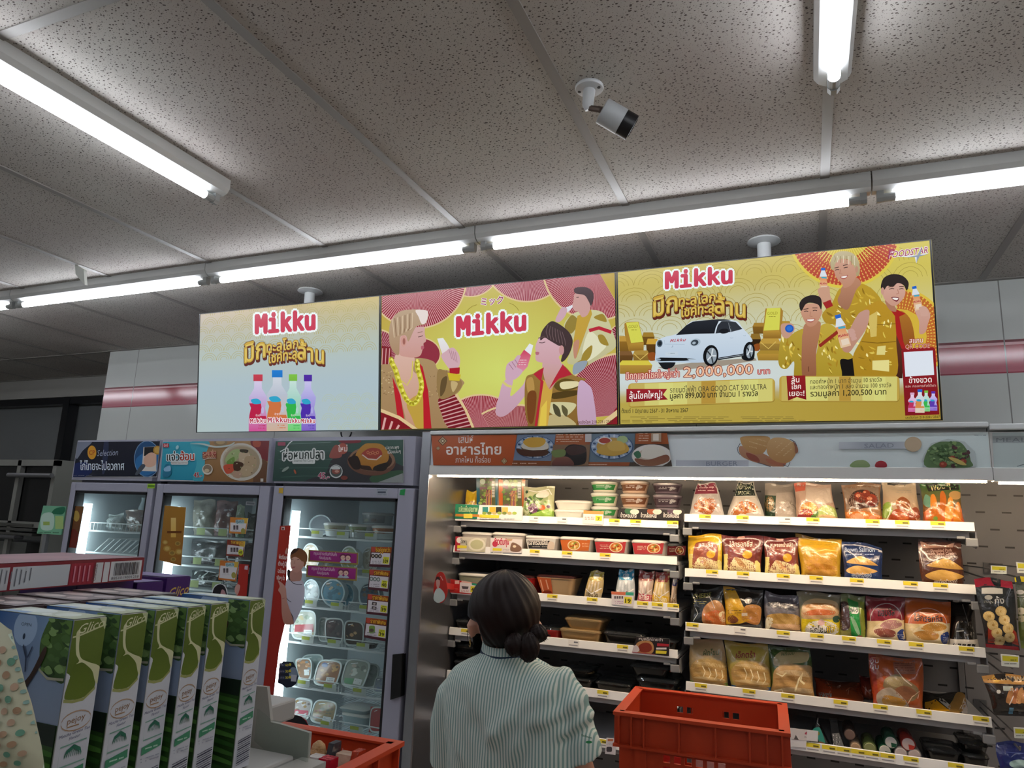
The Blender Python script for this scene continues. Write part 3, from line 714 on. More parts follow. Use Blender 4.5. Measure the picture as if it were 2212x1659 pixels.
# the three people
A.view(1660,510,KS)
A.fan(905,-60,668,15,160,34,'b4452e','d9a558','d6c248',34,0.32,0.28,True)
A.ell(905,-60,330,330,'cdb44a');A.k+=1
for k in range(26):
    a=math.radians(20+k*5.6);A.line([(905,-60),(905+430*math.cos(a),-60+430*math.sin(a))],10,'dfcf62',up=False)
A.fan(1560,1200,560,-95,40,26,'b8642c','dcb44c','d6b840',30,0.35,0.2,True)
A.ell(1560,1200,330,330,'cfae3c')
G1,G2,G3,G4='b8962a','8a6a16','d6bf52','efe39a'
def folds(seed,box,n,ang=0.9):
    rg=random.Random(seed)
    for k in range(n):
        x,y=rg.uniform(box[0],box[2]),rg.uniform(box[1],box[3]);l=rg.uniform(30,95);a=ang+rg.uniform(-0.7,0.7)
        dx,dy=math.cos(a)*l,math.sin(a)*l;w=rg.uniform(8,20);px,py=-math.sin(a)*w,math.cos(a)*w
        A.blob([(x-dx/2,y-dy/2),(x+px,y+py),(x+dx/2,y+dy/2),(x-px*0.5,y-py*0.5)],rg.choice([G2,G3,G4,'a58020','c9a838']))
def face(eye1,eye2,brow1,brow2,mouth,nose,lips='a85a50',teeth=True):
    for e in (eye1,eye2):A.line(e,9,'3a2624')
    for b in (brow1,brow2):A.line(b,9,'4a342c')
    A.blob(mouth,lips)
    if teeth:
        cx=sum(p[0] for p in mouth)/len(mouth);cy=sum(p[1] for p in mouth)/len(mouth);A.blob([(cx+(p[0]-cx)*0.8,cy-3+(p[1]-cy)*0.55) for p in mouth],'eee6e0')
    A.line(nose,7,'a5705c')
def minibottle(x0,y0,x1,y1,w):
    """small orange bottle with blue cap from cap (x0,y0) to base (x1,y1)"""
    L=math.hypot(x1-x0,y1-y0);ux,uy=(x1-x0)/L,(y1-y0)/L
    P=lambda s,t:(x0+ux*L*t-uy*w*s,y0+uy*L*t+ux*w*s)
    A.poly([P(-0.27,0),P(0.27,0),P(0.27,0.11),P(-0.27,0.11)],'2462c0');A.poly([P(-0.22,0.11),P(0.22,0.11),P(0.5,0.38),P(-0.5,0.38)],'d3dae2')
    A.poly([P(-0.5,0.36),P(0.5,0.36),P(0.38,0.52),P(0.5,0.66),P(0.48,1),P(-0.48,1),P(-0.5,0.66),P(-0.38,0.52)],'d98a4c','dcc0a0');A.poly([P(-0.4,0.38),P(0.25,0.36),P(0.25,0.43),P(-0.4,0.45)],'48a0b8')
    A.text('Mikku',*P(0.45,0.68),*P(-0.45,0.68),w*0.22,'a82436',0.04,'mono',up=(-ux,-uy));A.poly([P(-0.4,0.76),P(0.3,0.76),P(0.3,0.94),P(-0.4,0.94)],'e0cdb8')
# blond person at the top
A.blob([(600,700),(640,620),(720,600),(735,700),(755,780),(670,820),(610,735)],'c4977e')
A.blob([(690,870),(760,800),(830,655),(890,620),(1060,600),(1125,572),(1250,645),(1345,770),(1310,885),(1200,895),(1060,980),(1085,1140),(960,1125),(800,1060),(690,1045),(640,950)],G1,'a58426')
folds(5,(720,800,1080,1080),16,0.3);folds(6,(1050,640,1300,860),14,0.8)
A.blob([(885,600),(1040,500),(1105,570),(1045,650),(955,870),(870,850),(825,770),(860,680)],'b78468','9a6a50')
A.blob([(780,330),(860,280),(965,295),(1025,370),(1065,395),(1050,480),(990,585),(905,622),(880,575),(815,505),(785,430)],'c99a84','b9866c')
A.blob([(742,300),(795,212),(900,182),(1015,215),(1082,320),(1088,450),(1052,480),(1032,385),(965,292),(860,278),(800,330),(778,410),(745,380)],'c2b592','a8976e')
for k in range(8):A.line([(790+34*k,235+4*(k % 3)),(800+32*k,275),(790+34*k,310+6*k)],7,'e0d8bc' if k % 2 else '8f8058')
face([(795,412),(820,402),(845,404)],[(898,385),(922,376),(945,374)],[(788,385),(840,372)],[(890,355),(945,342)],[(858,490),(945,466),(925,508),(885,515)],[(860,400),(850,450),(880,455)])
A.ell(1052,400,18,40,'b98a74');A.poly([(648,800),(740,762),(772,835),(690,872)],'9c2222')
minibottle(652,382,660,672,96)
A.blob([(590,640),(630,615),(700,610),(728,620),(725,690),(650,700),(600,690)],'c4977e')
# right person
A.blob([(1560,960),(1600,900),(1700,1010),(1745,1240),(1690,1300),(1600,1340)],'a86e28','8a4c1c');A.poly([(1490,900),(1560,960),(1610,1250),(1600,1700),(1480,1700)],'6e3c28','3c1c14')
A.blob([(1125,900),(1250,800),(1335,775),(1430,850),(1520,960),(1524,1250),(1505,1700),(1010,1700),(1005,1450),(1100,1250),(1165,1100)],'b58c26','a5801f')
folds(8,(1150,880,1480,1200),20,1.2);folds(9,(1060,1260,1480,1600),26,0.6)
A.line([(1120,1040),(1300,1060),(1515,1050)],8,'7c5c14');A.line([(1110,1262),(1300,1280),(1520,1262)],10,'7c5c14');A.poly([(1190,960),(1300,900),(1290,1200),(1220,1210)],'cdb560');A.poly([(1240,1490),(1440,1480),(1440,1620),(1240,1600)],'ded48a');A.poly([(1300,1320),(1400,1310),(1390,1420),(1290,1420)],'d8cc80')
A.poly([(1430,850),(1510,870),(1635,930),(1560,965),(1605,1250),(1640,1345),(1590,1350),(1525,1180),(1510,960)],'a2201e')
A.blob([(1390,770),(1500,830),(1522,905),(1440,880)],'a8765e')
A.blob([(1355,640),(1385,600),(1440,585),(1550,555),(1625,620),(1622,725),(1540,822),(1470,832),(1400,775),(1368,720)],'d0a494','c4937f')
A.blob([(1342,590),(1380,500),(1480,458),(1600,478),(1672,560),(1650,655),(1612,590),(1540,565),(1482,612),(1420,598),(1382,645),(1350,640)],'2c2220');A.ell(1362,660,20,44,'c49484')
face([(1440,640),(1470,628),(1500,634)],[(1560,638),(1590,630),(1612,636)],[(1430,612),(1500,600)],[(1560,606),(1615,604)],[(1470,732),(1556,738),(1535,785),(1490,768)],[(1540,640),(1555,690),(1525,695)],'6e2028')
A.blob([(1742,880),(1790,840),(1880,850),(1930,945),(1905,1040),(1872,1150),(1800,1165),(1796,1020)],'c99f90','c09080');minibottle(1737,602,1795,885,98)
for k in range(3):A.blob([(1800+10*k,850+36*k),(1880+8*k,850+36*k),(1890+6*k,890+32*k),(1810+8*k,890+34*k)],'c99f90')
# left person
A.poly([(840,1470),(1000,1430),(1030,1700),(845,1700)],'14100e')
A.blob([(160,1200),(260,1185),(345,1135),(440,1115),(412,1300),(425,1700),(310,1700),(305,1500),(220,1585),(140,1565),(118,1450)],'b39a36','9a8224');folds(11,(160,1220,400,1560),22,1.3)
A.blob([(600,1110),(700,1045),(830,1130),(855,1300),(1005,1430),(962,1475),(855,1485),(860,1700),(550,1700),(590,1300)],'bba23a','a38a28');folds(12,(620,1150,840,1620),28,1.2)
A.poly([(598,1300),(820,1125),(835,1165),(618,1335)],'8e2a1c')
A.blob([(440,1050),(600,1020),(622,1100),(570,1400),(560,1700),(410,1700),(400,1250),(412,1160)],'ae7a5c','8a5638');A.line([(478,1560),(480,1620)],8,'5a3220')
A.blob([(385,890),(440,815),(590,815),(640,890),(622,965),(560,1062),(482,1082),(420,1000)],'c6967e','b98468')
A.blob([(370,810),(420,742),(520,708),(612,730),(637,800),(628,880),(592,822),(500,800),(442,820),(402,890),(380,885)],'241c1a')
face([(425,905),(450,898),(475,904)],[(530,895),(555,888),(580,894)],[(418,880),(478,868)],[(525,862),(585,862)],[(448,1000),(558,990),(525,1030),(480,1030)],[(500,905),(495,960),(525,962)])
A.blob([(150,1065),(220,1045),(285,1052),(312,1120),(235,1222),(165,1195)],'bf9480');A.ell(250,1108,52,48,'1c58b8');A.ell(250,1106,34,30,'2c6ccc')
A.blob([(1130,895),(1190,885),(1205,930),(1170,1100),(1045,1285),(960,1392),(880,1345),(955,1150),(1060,950)],'bd9284','b5856e')
minibottle(825,942,925,1325,130)
for k in range(3):A.blob([(950+20*k,1120+46*k),(1005+18*k,1110+46*k),(1035+8*k,1150+42*k),(965+16*k,1170+42*k)],'c49a8e')
# bottom right panel and logo
A.view(1660,510,KS)
for c,b in (('efe6ea',0.10),):A.text('FOODSTAR',1432,268,1900,205,74,c,b,shear=0.2)
A.poly([(1460,250),(1760,232),(1920,205),(1800,250),(1762,330),(1745,258)],'dfe3ea')
A.text('FOODSTAR',1432,268,1900,205,74,'9c2c52',0.012,shear=0.2);A.text('F',1420,285,1482,278,115,'9c2c52',0.012,shear=0.2)
A.poly([(1832,118),(1812,230),(1900,222),(1800,250),(1765,325),(1768,255),(1640,262),(1780,232)],'8d97a8')
A.view(1660,720,KS)
goldpanel(130,512,1560,815)
A.poly([(215,510),(440,505),(452,795),(340,762),(235,805)],'8e1c20','76141a')
for i,s_ in enumerate(('ลุ้น','โชค','เยอะ!')):A.text(s_,(275,272,250)[i],590+80*i,(368,388,428)[i],586+80*i,50,'efe0d8',0.02)
A.text('ทองคำหนัก 1 บาท จำนวน 10 รางวัล',498,606,1350,580,42,'4a4426',0.006);A.text('และทองคำหนัก 1 สลึง จำนวน 100 รางวัล',500,672,1462,645,42,'4a4426',0.006);A.text('รวมมูลค่า 1,200,500 บาท',502,756,1405,732,54,'38341c',0.022)
A.poly([(1585,205),(1610,185),(1960,168),(1988,190),(2038,970),(1630,985)],'8a1a22','7a141c');A.poly([(1612,228),(1958,208),(1976,498),(1632,520)],'d9e0ea')
A.text('สแกน',1680,120,1840,112,46,'e8cfc4',0.02,out=('9c2c28',0.11));A.text('QR CODE',1632,190,1925,178,52,'d8a89a',0.0,out=('9c2c28',0.11))
A.text('ข้างขวด',1675,598,1945,585,52,'efe4e0',0.02);A.text('และ กรอกรหัสใต้ฝา',1635,650,1995,638,22,'d8b0a8',0.005)
for cx,tp,bt,w,cap,liq,lb,nk in ((1715,710,940,100,'d8a8c8','b8305a','c8609a','d8b4d4'),(1965,695,925,95,'5a34a8','5a3aa8','8a6cc8','b4a8e0'),(1880,685,935,90,'7cbe40','3ab04c','7ccc7c','b0d4c8'),(1805,672,950,112,'2a68c8','d08848','d8c8b0','c8d0d8')):bottle(A,cx,tp,bt,w,cap,liq,lb,nk,False)
A.text('เลขชิงโชค 218-228 / 2567',1635,1022,2042,1010,22,'3c3818',0.01)
A.mb.build('display',SCREEN(),t)
# ================================================================== upright coolers
YD=2.42                     # outer face of the doors and header boxes
cool=mat('cooler_enamel','9fa0b0',0.3);coolin=mat('cooler_liner','b9c2c4',0.35);gask=mat('door_gasket','0e0f13',0.6)
wire=mat('white_wire','d3d8d8',0.35)
def quadP(Y,q):return [PY(x,y,Y) for x,y in q]
def cooler(label,xl,xr,gl,gr,hx,shelves,front):
    """xl..xr cabinet, gl..gr glass, hx header print width"""
    t=thing('upright_cooler',label,'fridge',((xl+xr)/2,2.75,0),'row of upright glass door coolers')
    zt,zd=EYE.z+0.336,EYE.z+0.132
    b=MB()
    b.box((xl,YD+0.055,0.1),(xl+0.035,3.08,zd)).box((xr-0.035,YD+0.055,0.1),(xr,3.08,zd)).box((xl+0.035,3.03,0.1),(xr-0.035,3.08,zd))
    b.box((xl+0.035,YD+0.055,0.1),(xr-0.035,3.03,0.42)).box((xl+0.035,YD+0.055,EYE.z+0.098),(xr-0.035,3.03,zd))
    b.build('cabinet',cool,t)
    h=MB();zb=EYE.z+0.142
    h.rings([[Vector((xl+0.002,YD+0.03,z)),Vector((xl+0.01,YD,z)),Vector((hx,YD,z)),Vector((xr-0.022,YD+0.012,z)),Vector((xr-0.003,YD+0.05,z)),Vector((xr-0.003,3.06,z)),Vector((xl+0.002,3.06,z))] for z in (zb,zt-0.006,zt)])
    h.box((xl+0.02,YD+0.05,zd),(xr-0.02,3.0,zb+0.002));h.build('header_box',cool,t)
    li=MB().box((xl+0.036,3.02,0.42),(xr-0.036,3.029,EYE.z+0.097)).box((xl+0.0352,YD+0.06,0.42),(xl+0.040,3.02,EYE.z+0.097)).box((xr-0.040,YD+0.06,0.42),(xr-0.0352,3.02,EYE.z+0.097))
    li.build('liner',coolin,t)
    d=MB();z0,z1,gt,gb=0.16,zd-0.002,EYE.z+0.089,0.36
    for lo,hi in (((xl+0.012,YD,z0),(gl,YD+0.05,z1)),((gr,YD,z0),(xr-0.008,YD+0.05,z1)),((gl,YD,gt),(gr,YD+0.05,z1)),((gl,YD,z0),(gr,YD+0.05,gb))):d.box(lo,hi,0.004)
    do=d.build('door',cool,t)
    g=MB();e=0.011
    for lo,hi in (((gl-0.001,YD+0.004,gb),(gl+e,YD+0.045,gt)),((gr-e,YD+0.004,gb),(gr+0.001,YD+0.045,gt)),((gl,YD+0.004,gt-e),(gr,YD+0.045,gt+0.001)),((gl,YD+0.004,gb-0.001),(gr,YD+0.045,gb+e))):g.box(lo,hi)
    g.build('gasket',gask,do)
    MB().box((gl+0.004,YD+0.012,gb),(gr-0.004,YD+0.016,gt)).build('door_glass',glass('cooler_glass','f2f7f6',0.12,0.035),do)
    MB().box((gl+0.004,YD+0.062,0.46),(gl+0.036,YD+0.078,EYE.z+0.03)).build('light_strip',mat('cooler_lamp','ffffff',emit=COOLER,ecol='e8f6ff'),t)
    for z in shelves:
        s=MB();s.tube([(xl+0.045,front,z),(xr-0.045,front,z)],0.0045,8);s.tube([(xl+0.045,front+0.2,z-0.004),(xr-0.045,front+0.2,z-0.004)],0.003,6);s.tube([(xl+0.045,3.0,z),(xr-0.045,3.0,z)],0.0045,6)
        n=34
        for k in range(n):x=xl+0.05+(xr-xl-0.1)*k/(n-1);s.tube([(x,front,z+0.003),(x,3.0,z+0.003)],0.0016,4,cap=False)
        so=s.build('wire_shelf',wire,t)
    return t,do
S3=[PY(x,y,2.53).z for x,y in ((750,1165),(720,1241),(720,1317),(730,1399),(730,1497),(742,1581))]
S2=[PY(x,y,2.53).z for x,y in ((470,1162),(430,1224),(460,1277))]+[EYE.z-0.42,EYE.z-0.6,EYE.z-0.8]
S1=[PY(x,y,2.53).z for x,y in ((265,1150),(265,1198))]+[EYE.z-0.34,EYE.z-0.5,EYE.z-0.7]
c3,d3=cooler('upright cooler nearest the open display case, green fish curry sign on top',-2.108,-1.403,-2.043,-1.484,-1.483,S3,2.53)
c2,d2=cooler('middle upright cooler with blue soup bowl sign on top',-2.786,-2.110,-2.732,-2.172,-2.135,S2,2.53)
c1,d1=cooler('leftmost upright cooler with dark navy chicken sign on top',-3.362,-2.788,-3.316,-2.830,-2.81,S1,2.53)
for k in range(1):
    hm=MB();p=quadP(YD-0.012,[(848,1414),(868,1412),(865,1505),(843,1512)])
    hm.prism(p,(0,0,0),(0,0.03,0));hm.build('handle',mat('black_plastic'),d3)
# header signs -------------------------------------------------------
def sign(q,name,label,cat='sign',Y=None,L=0,gloss=True,group=None,th=0.0015):
    Y=Y or YD-0.003
    base=MB();p=quadP(Y,q);base.prism(p,(0,0,0),(0,th,0),'d8d8d8')
    A=Art(flat((0,Y,0),NV),clip=q)
    A.base=base;A.meta=(name,label,cat,group,gloss);return A
def done(A,parent=None):
    name,label,cat,group,gl=A.meta;m=A.base;b=len(m.v);m.v+=[tuple(v) for v in A.mb.v];m.f+=[tuple(b+i for i in f) for f in A.mb.f];m.c+=A.mb.c
    o=m.build(name,GLOSS() if gl else PRINT(),parent)
    if parent is None:tag(o,label,cat,group)
    return o
A=sign([(168,955),(346,953),(338,1031),(158,1030)],'header_sign','',gloss=True);A.view(0,880,0.19892)
A.poly([(840,375),(1770,360),(1735,752),(790,752)],'171b2c','12182c');A.blob([(790,750),(800,620),(950,600),(1000,700),(900,760)],'16265c')
A.blob([(840,380),(1000,372),(900,470),(830,560)],'7d8496');A.blob([(1130,380),(1180,375),(1170,560),(1140,700),(1110,700)],'2c3350')
A.ell(1600,560,140,195,'23507e');A.blob([(1480,560),(1600,480),(1730,470),(1740,640),(1600,740),(1490,690)],'2c6ea8');A.line([(1600+140*math.cos(a),560+195*math.sin(a)) for a in [0.3*k for k in range(22)]],8,'6e90b4')
A.poly([(1560,430),(1700,425),(1700,695),(1540,690)],'d4cfc8');A.poly([(1570,432),(1700,428),(1695,490),(1565,530)],'1c1c20');A.blob([(1570,540),(1640,490),(1695,520),(1690,620),(1620,650),(1565,620)],'d9b09a');A.ell(1710,465,46,48,'b58a3a');A.ell(1710,465,32,34,'c9a254')
A.blob([(1470,720),(1540,620),(1580,640),(1500,730)],'49525c')
A.ell(1000,490,48,75,'d99a2c');A.text('CP',970,515,1032,512,46,'b05020',0.03);A.text('Selection',1055,530,1280,520,66,'9aa3b8',0.0,shear=0.25)
A.text('ไก่ไทยจะไปอวกาศ',870,680,1350,680,70,'dfe9f4',0.012);A.bars(795,735,1000,745,1,'8c94a8',seed=3)
done(A,c1)
A=sign([(353,954),(582,952),(575,1042),(346,1038)],'header_sign','');A.view(330,930,0.13562)
A.poly([(165,180),(860,175),(780,800),(100,780)],'3aa5bc','2a90ac');A.poly([(830,170),(1870,165),(1830,840),(780,820)],'a8835a','8a643c')
A.blob([(600,190),(900,180),(840,400),(800,800),(640,780),(700,500)],'49adc0');A.blob([(1560,160),(1880,150),(1850,470),(1700,420)],'7a2a30');A.blob([(1600,170),(1720,180),(1700,260),(1610,250)],'a8503c');A.ell(1080,190,110,60,'8f7a5c');A.ell(1080,185,70,34,'b39a70');A.blob([(1700,480),(1830,520),(1820,820),(1600,830)],'6a4a34')
A.ell(1410,500,335,300,'c9c5bb',0.08,28);A.ell(1410,490,300,262,'b9ae98',0.08,28);A.ell(1420,500,288,250,'a8977c',0.1,26)
for p,c in (([(1150,480),(1250,330),(1380,300),(1380,420),(1260,530)],'9fb27a'),([(1180,500),(1300,420),(1290,560),(1220,590)],'6f9448'),([(1130,560),(1300,540),(1300,640),(1180,690)],'c8553c'),([(1380,360),(1520,340),(1560,480),(1400,520)],'c2ad90'),([(1480,420),(1640,420),(1640,600),(1480,560)],'b39c7c'),([(1300,500),(1440,520),(1420,620),(1300,640)],'4a3020'),([(1440,560),(1600,600),(1540,720),(1400,700)],'b8a282'),([(1400,300),(1520,310),(1500,360),(1400,340)],'3c3424'),([(1290,640),(1420,680),(1380,760),(1280,730)],'b59680')):A.blob(p,c)
for k in range(24):A.ell(1180+(k*137) % 460,330+(k*211) % 400,10,7,('d8c8ac','5a4028','8fa468')[k % 3],k)
A.text('แจ่วฮ้อน',232,480,665,470,96,'1a1c20',0.02,out=('dfe8ea',0.13));A.text('ฮ้อน',440,474,665,470,96,'b8402c',0.02);A.rr(295,480,570,545,20,'cfd8d8');A.text('Esarntod Soup with Pork',305,525,562,528,26,'7a5a44',0.0)
A.rr(172,205,265,270,14,'b02c3c');A.text('มิกซ์',186,258,250,256,34,'e8c8c8',0.02);A.rr(800,340,1020,450,16,'8a2420');A.text('รสแซ่บ',805,400,1015,375,50,'e0a890',0.03);A.text('นัวเข้มข้น',810,440,1005,425,34,'d8b890',0.02);A.line([(805,470),(900,440),(1015,440)],10,'e6dcc8')
A.blob([(165,720),(200,560),(260,535),(300,600),(300,700),(230,745)],'2c7898');A.blob([(190,600),(280,560),(290,640),(200,650)],'8ab8d8');A.ell(880,620,84,84,'d9d2c4');A.ell(880,610,68,66,'8a7a66');A.ell(870,640,40,30,'c9b898');A.ell(400,270,24,34,'9ed0d8',0.4)
A.text('45.-',662,745,795,745,74,'b02c3c',0.03,out=('e0dcd8',0.08));A.rect(1725,765,1770,815,'d8d4cc')
A.blob([(600,215),(800,205),(1020,250),(1230,225),(1300,190),(1310,205),(1210,255),(1000,275),(780,225)],'bcc9c4')
done(A,c2)
A=sign([(596,953),(872,950),(871,1043),(589,1039)],'header_sign','');A.view(580,930,0.15371)
A.poly([(105,130),(1895,120),(1890,740),(55,710)],'39584e','2f4a44');A.blob([(900,400),(1150,300),(1890,500),(1890,740),(560,730),(800,600)],'35363a');A.blob([(1450,640),(1880,560),(1890,745),(1500,745)],'3c5a44')
for k in range(9):A.line([(110+8*k,160+62*k),(500,175+58*k),(900,165+60*k)],10,'325046' if k % 2 else '43665a')
A.blob([(1000,130),(1270,128),(1280,170),(1050,180)],'7a3038');A.blob([(860,380),(900,250),(960,200),(1030,260),(1020,375)],'96524a');A.poly([(1520,735),(1890,600),(1890,742)],'8d9494')
A.ell(1450,440,340,195,'6a4a3c',0.05,28);A.ell(1460,400,320,170,'8a6a54',0.05,28);A.ell(1450,415,290,150,'3a2820',0.05,26)
A.blob([(1230,330),(1340,200),(1440,180),(1600,200),(1690,330),(1670,440),(1560,480),(1470,555),(1420,500),(1260,470)],'b9863c','a8702c');A.blob([(1120,400),(1250,360),(1300,520),(1200,540)],'2a1c18');A.blob([(1500,500),(1680,450),(1640,560),(1480,560)],'2c2420')
A.blob([(1310,330),(1420,250),(1560,260),(1600,340),(1520,400),(1380,390)],'a04438');A.line([(1320,340),(1400,400),(1520,410),(1590,350)],16,'d8c8b8')
for k in range(5):A.ell(1400+34*k,310+14*(k % 2),20,24,'c87858');A.ell(1400+34*k,310+14*(k % 2),9,11,'8c3028')
A.ell(1045,255,75,78,'a8584a');A.text('ใหม่',985,300,1110,292,62,'ecd8d0',0.03);A.text('ปลากะพง',1650,265,1838,255,36,'d8dcd4',0.015);A.text('เนื้อแน่นๆ',1680,325,1860,315,36,'d8dcd4',0.015)
A.text('ห่อหมกปลา',215,415,775,395,100,'22302c',0.02,out=('d3d9d6',0.2));A.rr(340,400,660,470,20,'d3d9d6');A.text('Steamed Fish Curry',360,438,635,440,34,'5a6a64',0.0)
A.rr(135,165,245,215,10,'96485c');A.ell(955,575,92,95,'c9d0d0');A.ell(955,570,80,82,'4c5654');A.ell(955,575,60,40,'8a5048');A.ell(965,575,30,18,'c09080');A.blob([(890,520),(955,495),(1010,520),(1000,545),(900,545)],'c4cccc')
A.text('45.-',705,672,860,685,84,'a03a5c',0.03,out=('dfd8dc',0.09));A.ell(1070,665,50,30,'7c4038');A.ell(245,545,60,20,'8a9c92',-0.6);A.ell(380,580,14,34,'a8583c',-0.4)
A.line([(170,300),(240,260),(300,180),(360,130)],14,'d8e0e0');A.line([(300,190),(600,180),(880,165)],8,'6e8a82')
done(A,c3)
# stickers on the door frames (children of the doors)
for q,c,c2_ in (([(603,1054),(612,1054),(611,1066),(602,1065)],'c7a43c',None),([(813,1055),(838,1057),(836,1071),(811,1069)],'a3aab4','4a5260'),([(865,1058),(876,1056),(874,1070),(863,1069)],'2c9450',None)):
    A=sign(q,'sticker','',Y=YD-0.0004,th=0.0003);A.poly(q,c)
    if c2_:A.view(580,930,0.15371);A.rect(1525,820,1665,845,'8a94a0');A.rect(1535,855,1650,880,c2_);A.bars(1530,885,1660,910,2,'6a727c')
    done(A,d3)
A=sign([(319,1045),(335,1045),(334,1055),(318,1055)],'sticker','',Y=YD-0.0004,th=0.0003);A.poly([(310,1040),(340,1040),(340,1060),(310,1060)],'9ac83c');A.poly([(320,1048),(334,1048),(334,1052),(320,1052)],'5c8a24');done(A,d1)
A=sign([(532,1083),(552,1084),(551,1092),(531,1091)],'sticker','',Y=YD+0.0105,th=0.0003);A.poly([(520,1080),(560,1080),(560,1096),(520,1096)],'8a8f94');A.poly([(533.5,1085),(550,1086),(549.5,1090),(533,1089)],'5c6268');done(A,d2)
# cards and cut-outs stuck on the cooler glass -----------------------
YG=YD+0.0085
def vw(q,x,y,k):return [(x+a*k,y+b*k) for a,b in q]
for i,(q,num,head) in enumerate(([[(1575,5),(1865,15),(1840,300),(1545,285)],'109','ซื้อคู่ถูกกว่า'],[[(1550,325),(1842,345),(1815,640),(1530,605)],'40','ราคาพิเศษ'],[[(1525,670),(1830,705),(1815,985),(1505,950)],'39','ราคาพิเศษ'],[[(1500,1000),(1805,1035),(1790,1340),(1470,1280)],'39','ราคาพิเศษ'])):
    A=sign(vw(q,560,1180,0.15371),'price_card',('top brown price card 109 on the glass of the cooler beside the display case','brown price card 40 below the card 109 on the cooler glass','brown price card 39 third from the top on the cooler glass, two dark trays pictured','lowest brown price card 39 on the cooler glass, green tray pictured')[i],'price card',Y=YG,group='brown price cards on the cooler glass',gloss=False)
    A.view(560,1180,0.15371);(ax,ay),(bx,by),(cx,cy),(dx,dy)=q
    P=lambda u,v:((ax*(1-u)+bx*u)*(1-v)+(dx*(1-u)+cx*u)*v,(ay*(1-u)+by*u)*(1-v)+(dy*(1-u)+cy*u)*v)
    A.poly(q,'5e2a20','4c2430');A.poly([P(0,0),P(1,0),P(1,0.28),P(0,0.26)],'a04818','7c3018');A.poly([P(0.05,0.3),P(0.95,0.3),P(0.95,0.86),P(0.04,0.88)],'d6d2d8')
    A.text(head,*P(0.24,0.24),*P(0.93,0.24),46,'e0a82c',0.04,out=('4a1c10',0.11));A.blob([P(0.05,0.03),P(0.2,0.02),P(0.2,0.24),P(0.06,0.24)],'b4483c')
    A.poly([P(0.64,0.48),P(0.92,0.49),P(0.9,0.83),P(0.62,0.81)],'d2d232');A.text(num,*P(0.66,0.78),*P(0.88,0.785),50,'1c1c14',0.03);A.bars(*P(0.68,0.51),*P(0.86,0.58),1,'3c3c20',seed=i)
    if i<2:
        for k in range(3):A.ell(*P(0.13+0.17*k,0.46),26,30,('2a2422','6c7a78')[i]);A.ell(*P(0.13+0.17*k,0.46),15,16,('a8988c','c8ccc8')[i])
    elif i==2:
        for k in range(2):A.poly([P(0.24,0.36+0.22*k),P(0.45,0.37+0.22*k),P(0.44,0.53+0.22*k),P(0.22,0.52+0.22*k)],'4c4448');A.ell(*P(0.34,0.45+0.22*k),18,14,'b8aca8')
    else:A.rr(1545,1115,1628,1225,22,'7ca048');A.ell(1580,1180,34,24,'5c564c')
    A.bars(*P(0.12,0.68),*P(0.55,0.84),2,'8c8890',seed=i+4);done(A)
for i,q in enumerate(([(697,50),(1393,92),(1388,262),(690,215)],[(668,262),(1380,300),(1372,490),(660,430)])):
    A=sign(vw(q,560,1180,0.15371),'notice_strip',('upper magenta notice strip on the glass of the cooler beside the display case','lower magenta notice strip on the glass, right under the other strip')[i],'notice',Y=YG,group='magenta notice strips on the cooler glass',gloss=False)
    A.view(560,1180,0.15371);(ax,ay),(bx,by),(cx,cy),(dx,dy)=q
    A.poly(q,'8f7a3c');A.poly([(ax+20,ay+14),(bx-20,by+14),(cx-20,cy-24),(dx+24,dy-20)],'9c2a80','8c2472')
    A.text('กรุณาชำระเงินค่าสินค้า',ax+70,ay+68,ax+395,ay+88,34,'e6cfe0',0.0);A.text('ก่อนอุ่นนะคะ',ax+145,ay+128,ax+315,ay+140,34,'e6cfe0',0.0)
    for hx in (480,550):
        A.ell(ax+hx,ay+100+0.05*hx-24,46,46,'6c2c4c');A.ell(ax+hx+2,ay+112+0.05*hx-24,34,34,'dcb8a8')
        for k in (-12,12):A.ell(ax+hx+k,ay+112+0.05*hx-22,5,7,'4a2c34')
        A.blob([(ax+hx-44,ay+178+0.05*hx-24),(ax+hx,ay+140+0.05*hx-24),(ax+hx+44,ay+178+0.05*hx-24)],'a8b4c4')
    done(A)
# cut-out of a person pointing from a red strip
q=[(598,1130),(672,1130),(672,1360),(552,1565)]
red=[(605,1136),(628,1135),(619,1222),(617,1340),(603,1400),(588,1520),(575,1600),(548,1640),(569,1481),(577,1412)]
YR_=YD-0.0022
m=MB();m.prism(quadP(YR_,red),(0,0,0),(0,0.0012,0),'a52418')
A=Art(flat((0,YR_,0),NV));A.poly(red,'a82a1c','8c1c14');A.rect(608,1138,615,1145,'d8c8c0');A.rect(609.5,1140,613.5,1144,'5a2020')
A.view(560,1180,0.15371)
A.blob([(385,480),(440,440),(600,470),(640,640),(600,860),(500,1070),(470,1100),(440,1000),(380,820),(365,620)],'c9c6d4','b4b2c4')
A.line([(440,480),(480,520),(540,540),(605,540)],9,'3a3c4c');A.line([(370,700),(400,750),(450,785)],8,'3a3c4c');A.line([(440,930),(475,1000),(480,1080)],12,'2c2c3a')
A.blob([(400,330),(450,360),(440,480),(400,430)],'2a2020')
A.blob([(450,340),(590,330),(590,470),(530,490),(440,480)],'b48478');A.blob([(440,200),(470,140),(600,150),(640,230),(600,320),(530,370),(470,340),(440,280)],'d2a695','c08c80')
A.blob([(440,190),(440,100),(490,35),(580,30),(660,90),(676,180),(640,290),(610,230),(580,190),(520,150),(470,160)],'77482a','8a5a34');A.blob([(440,120),(480,40),(560,30),(520,80),(470,110)],'3c2418')
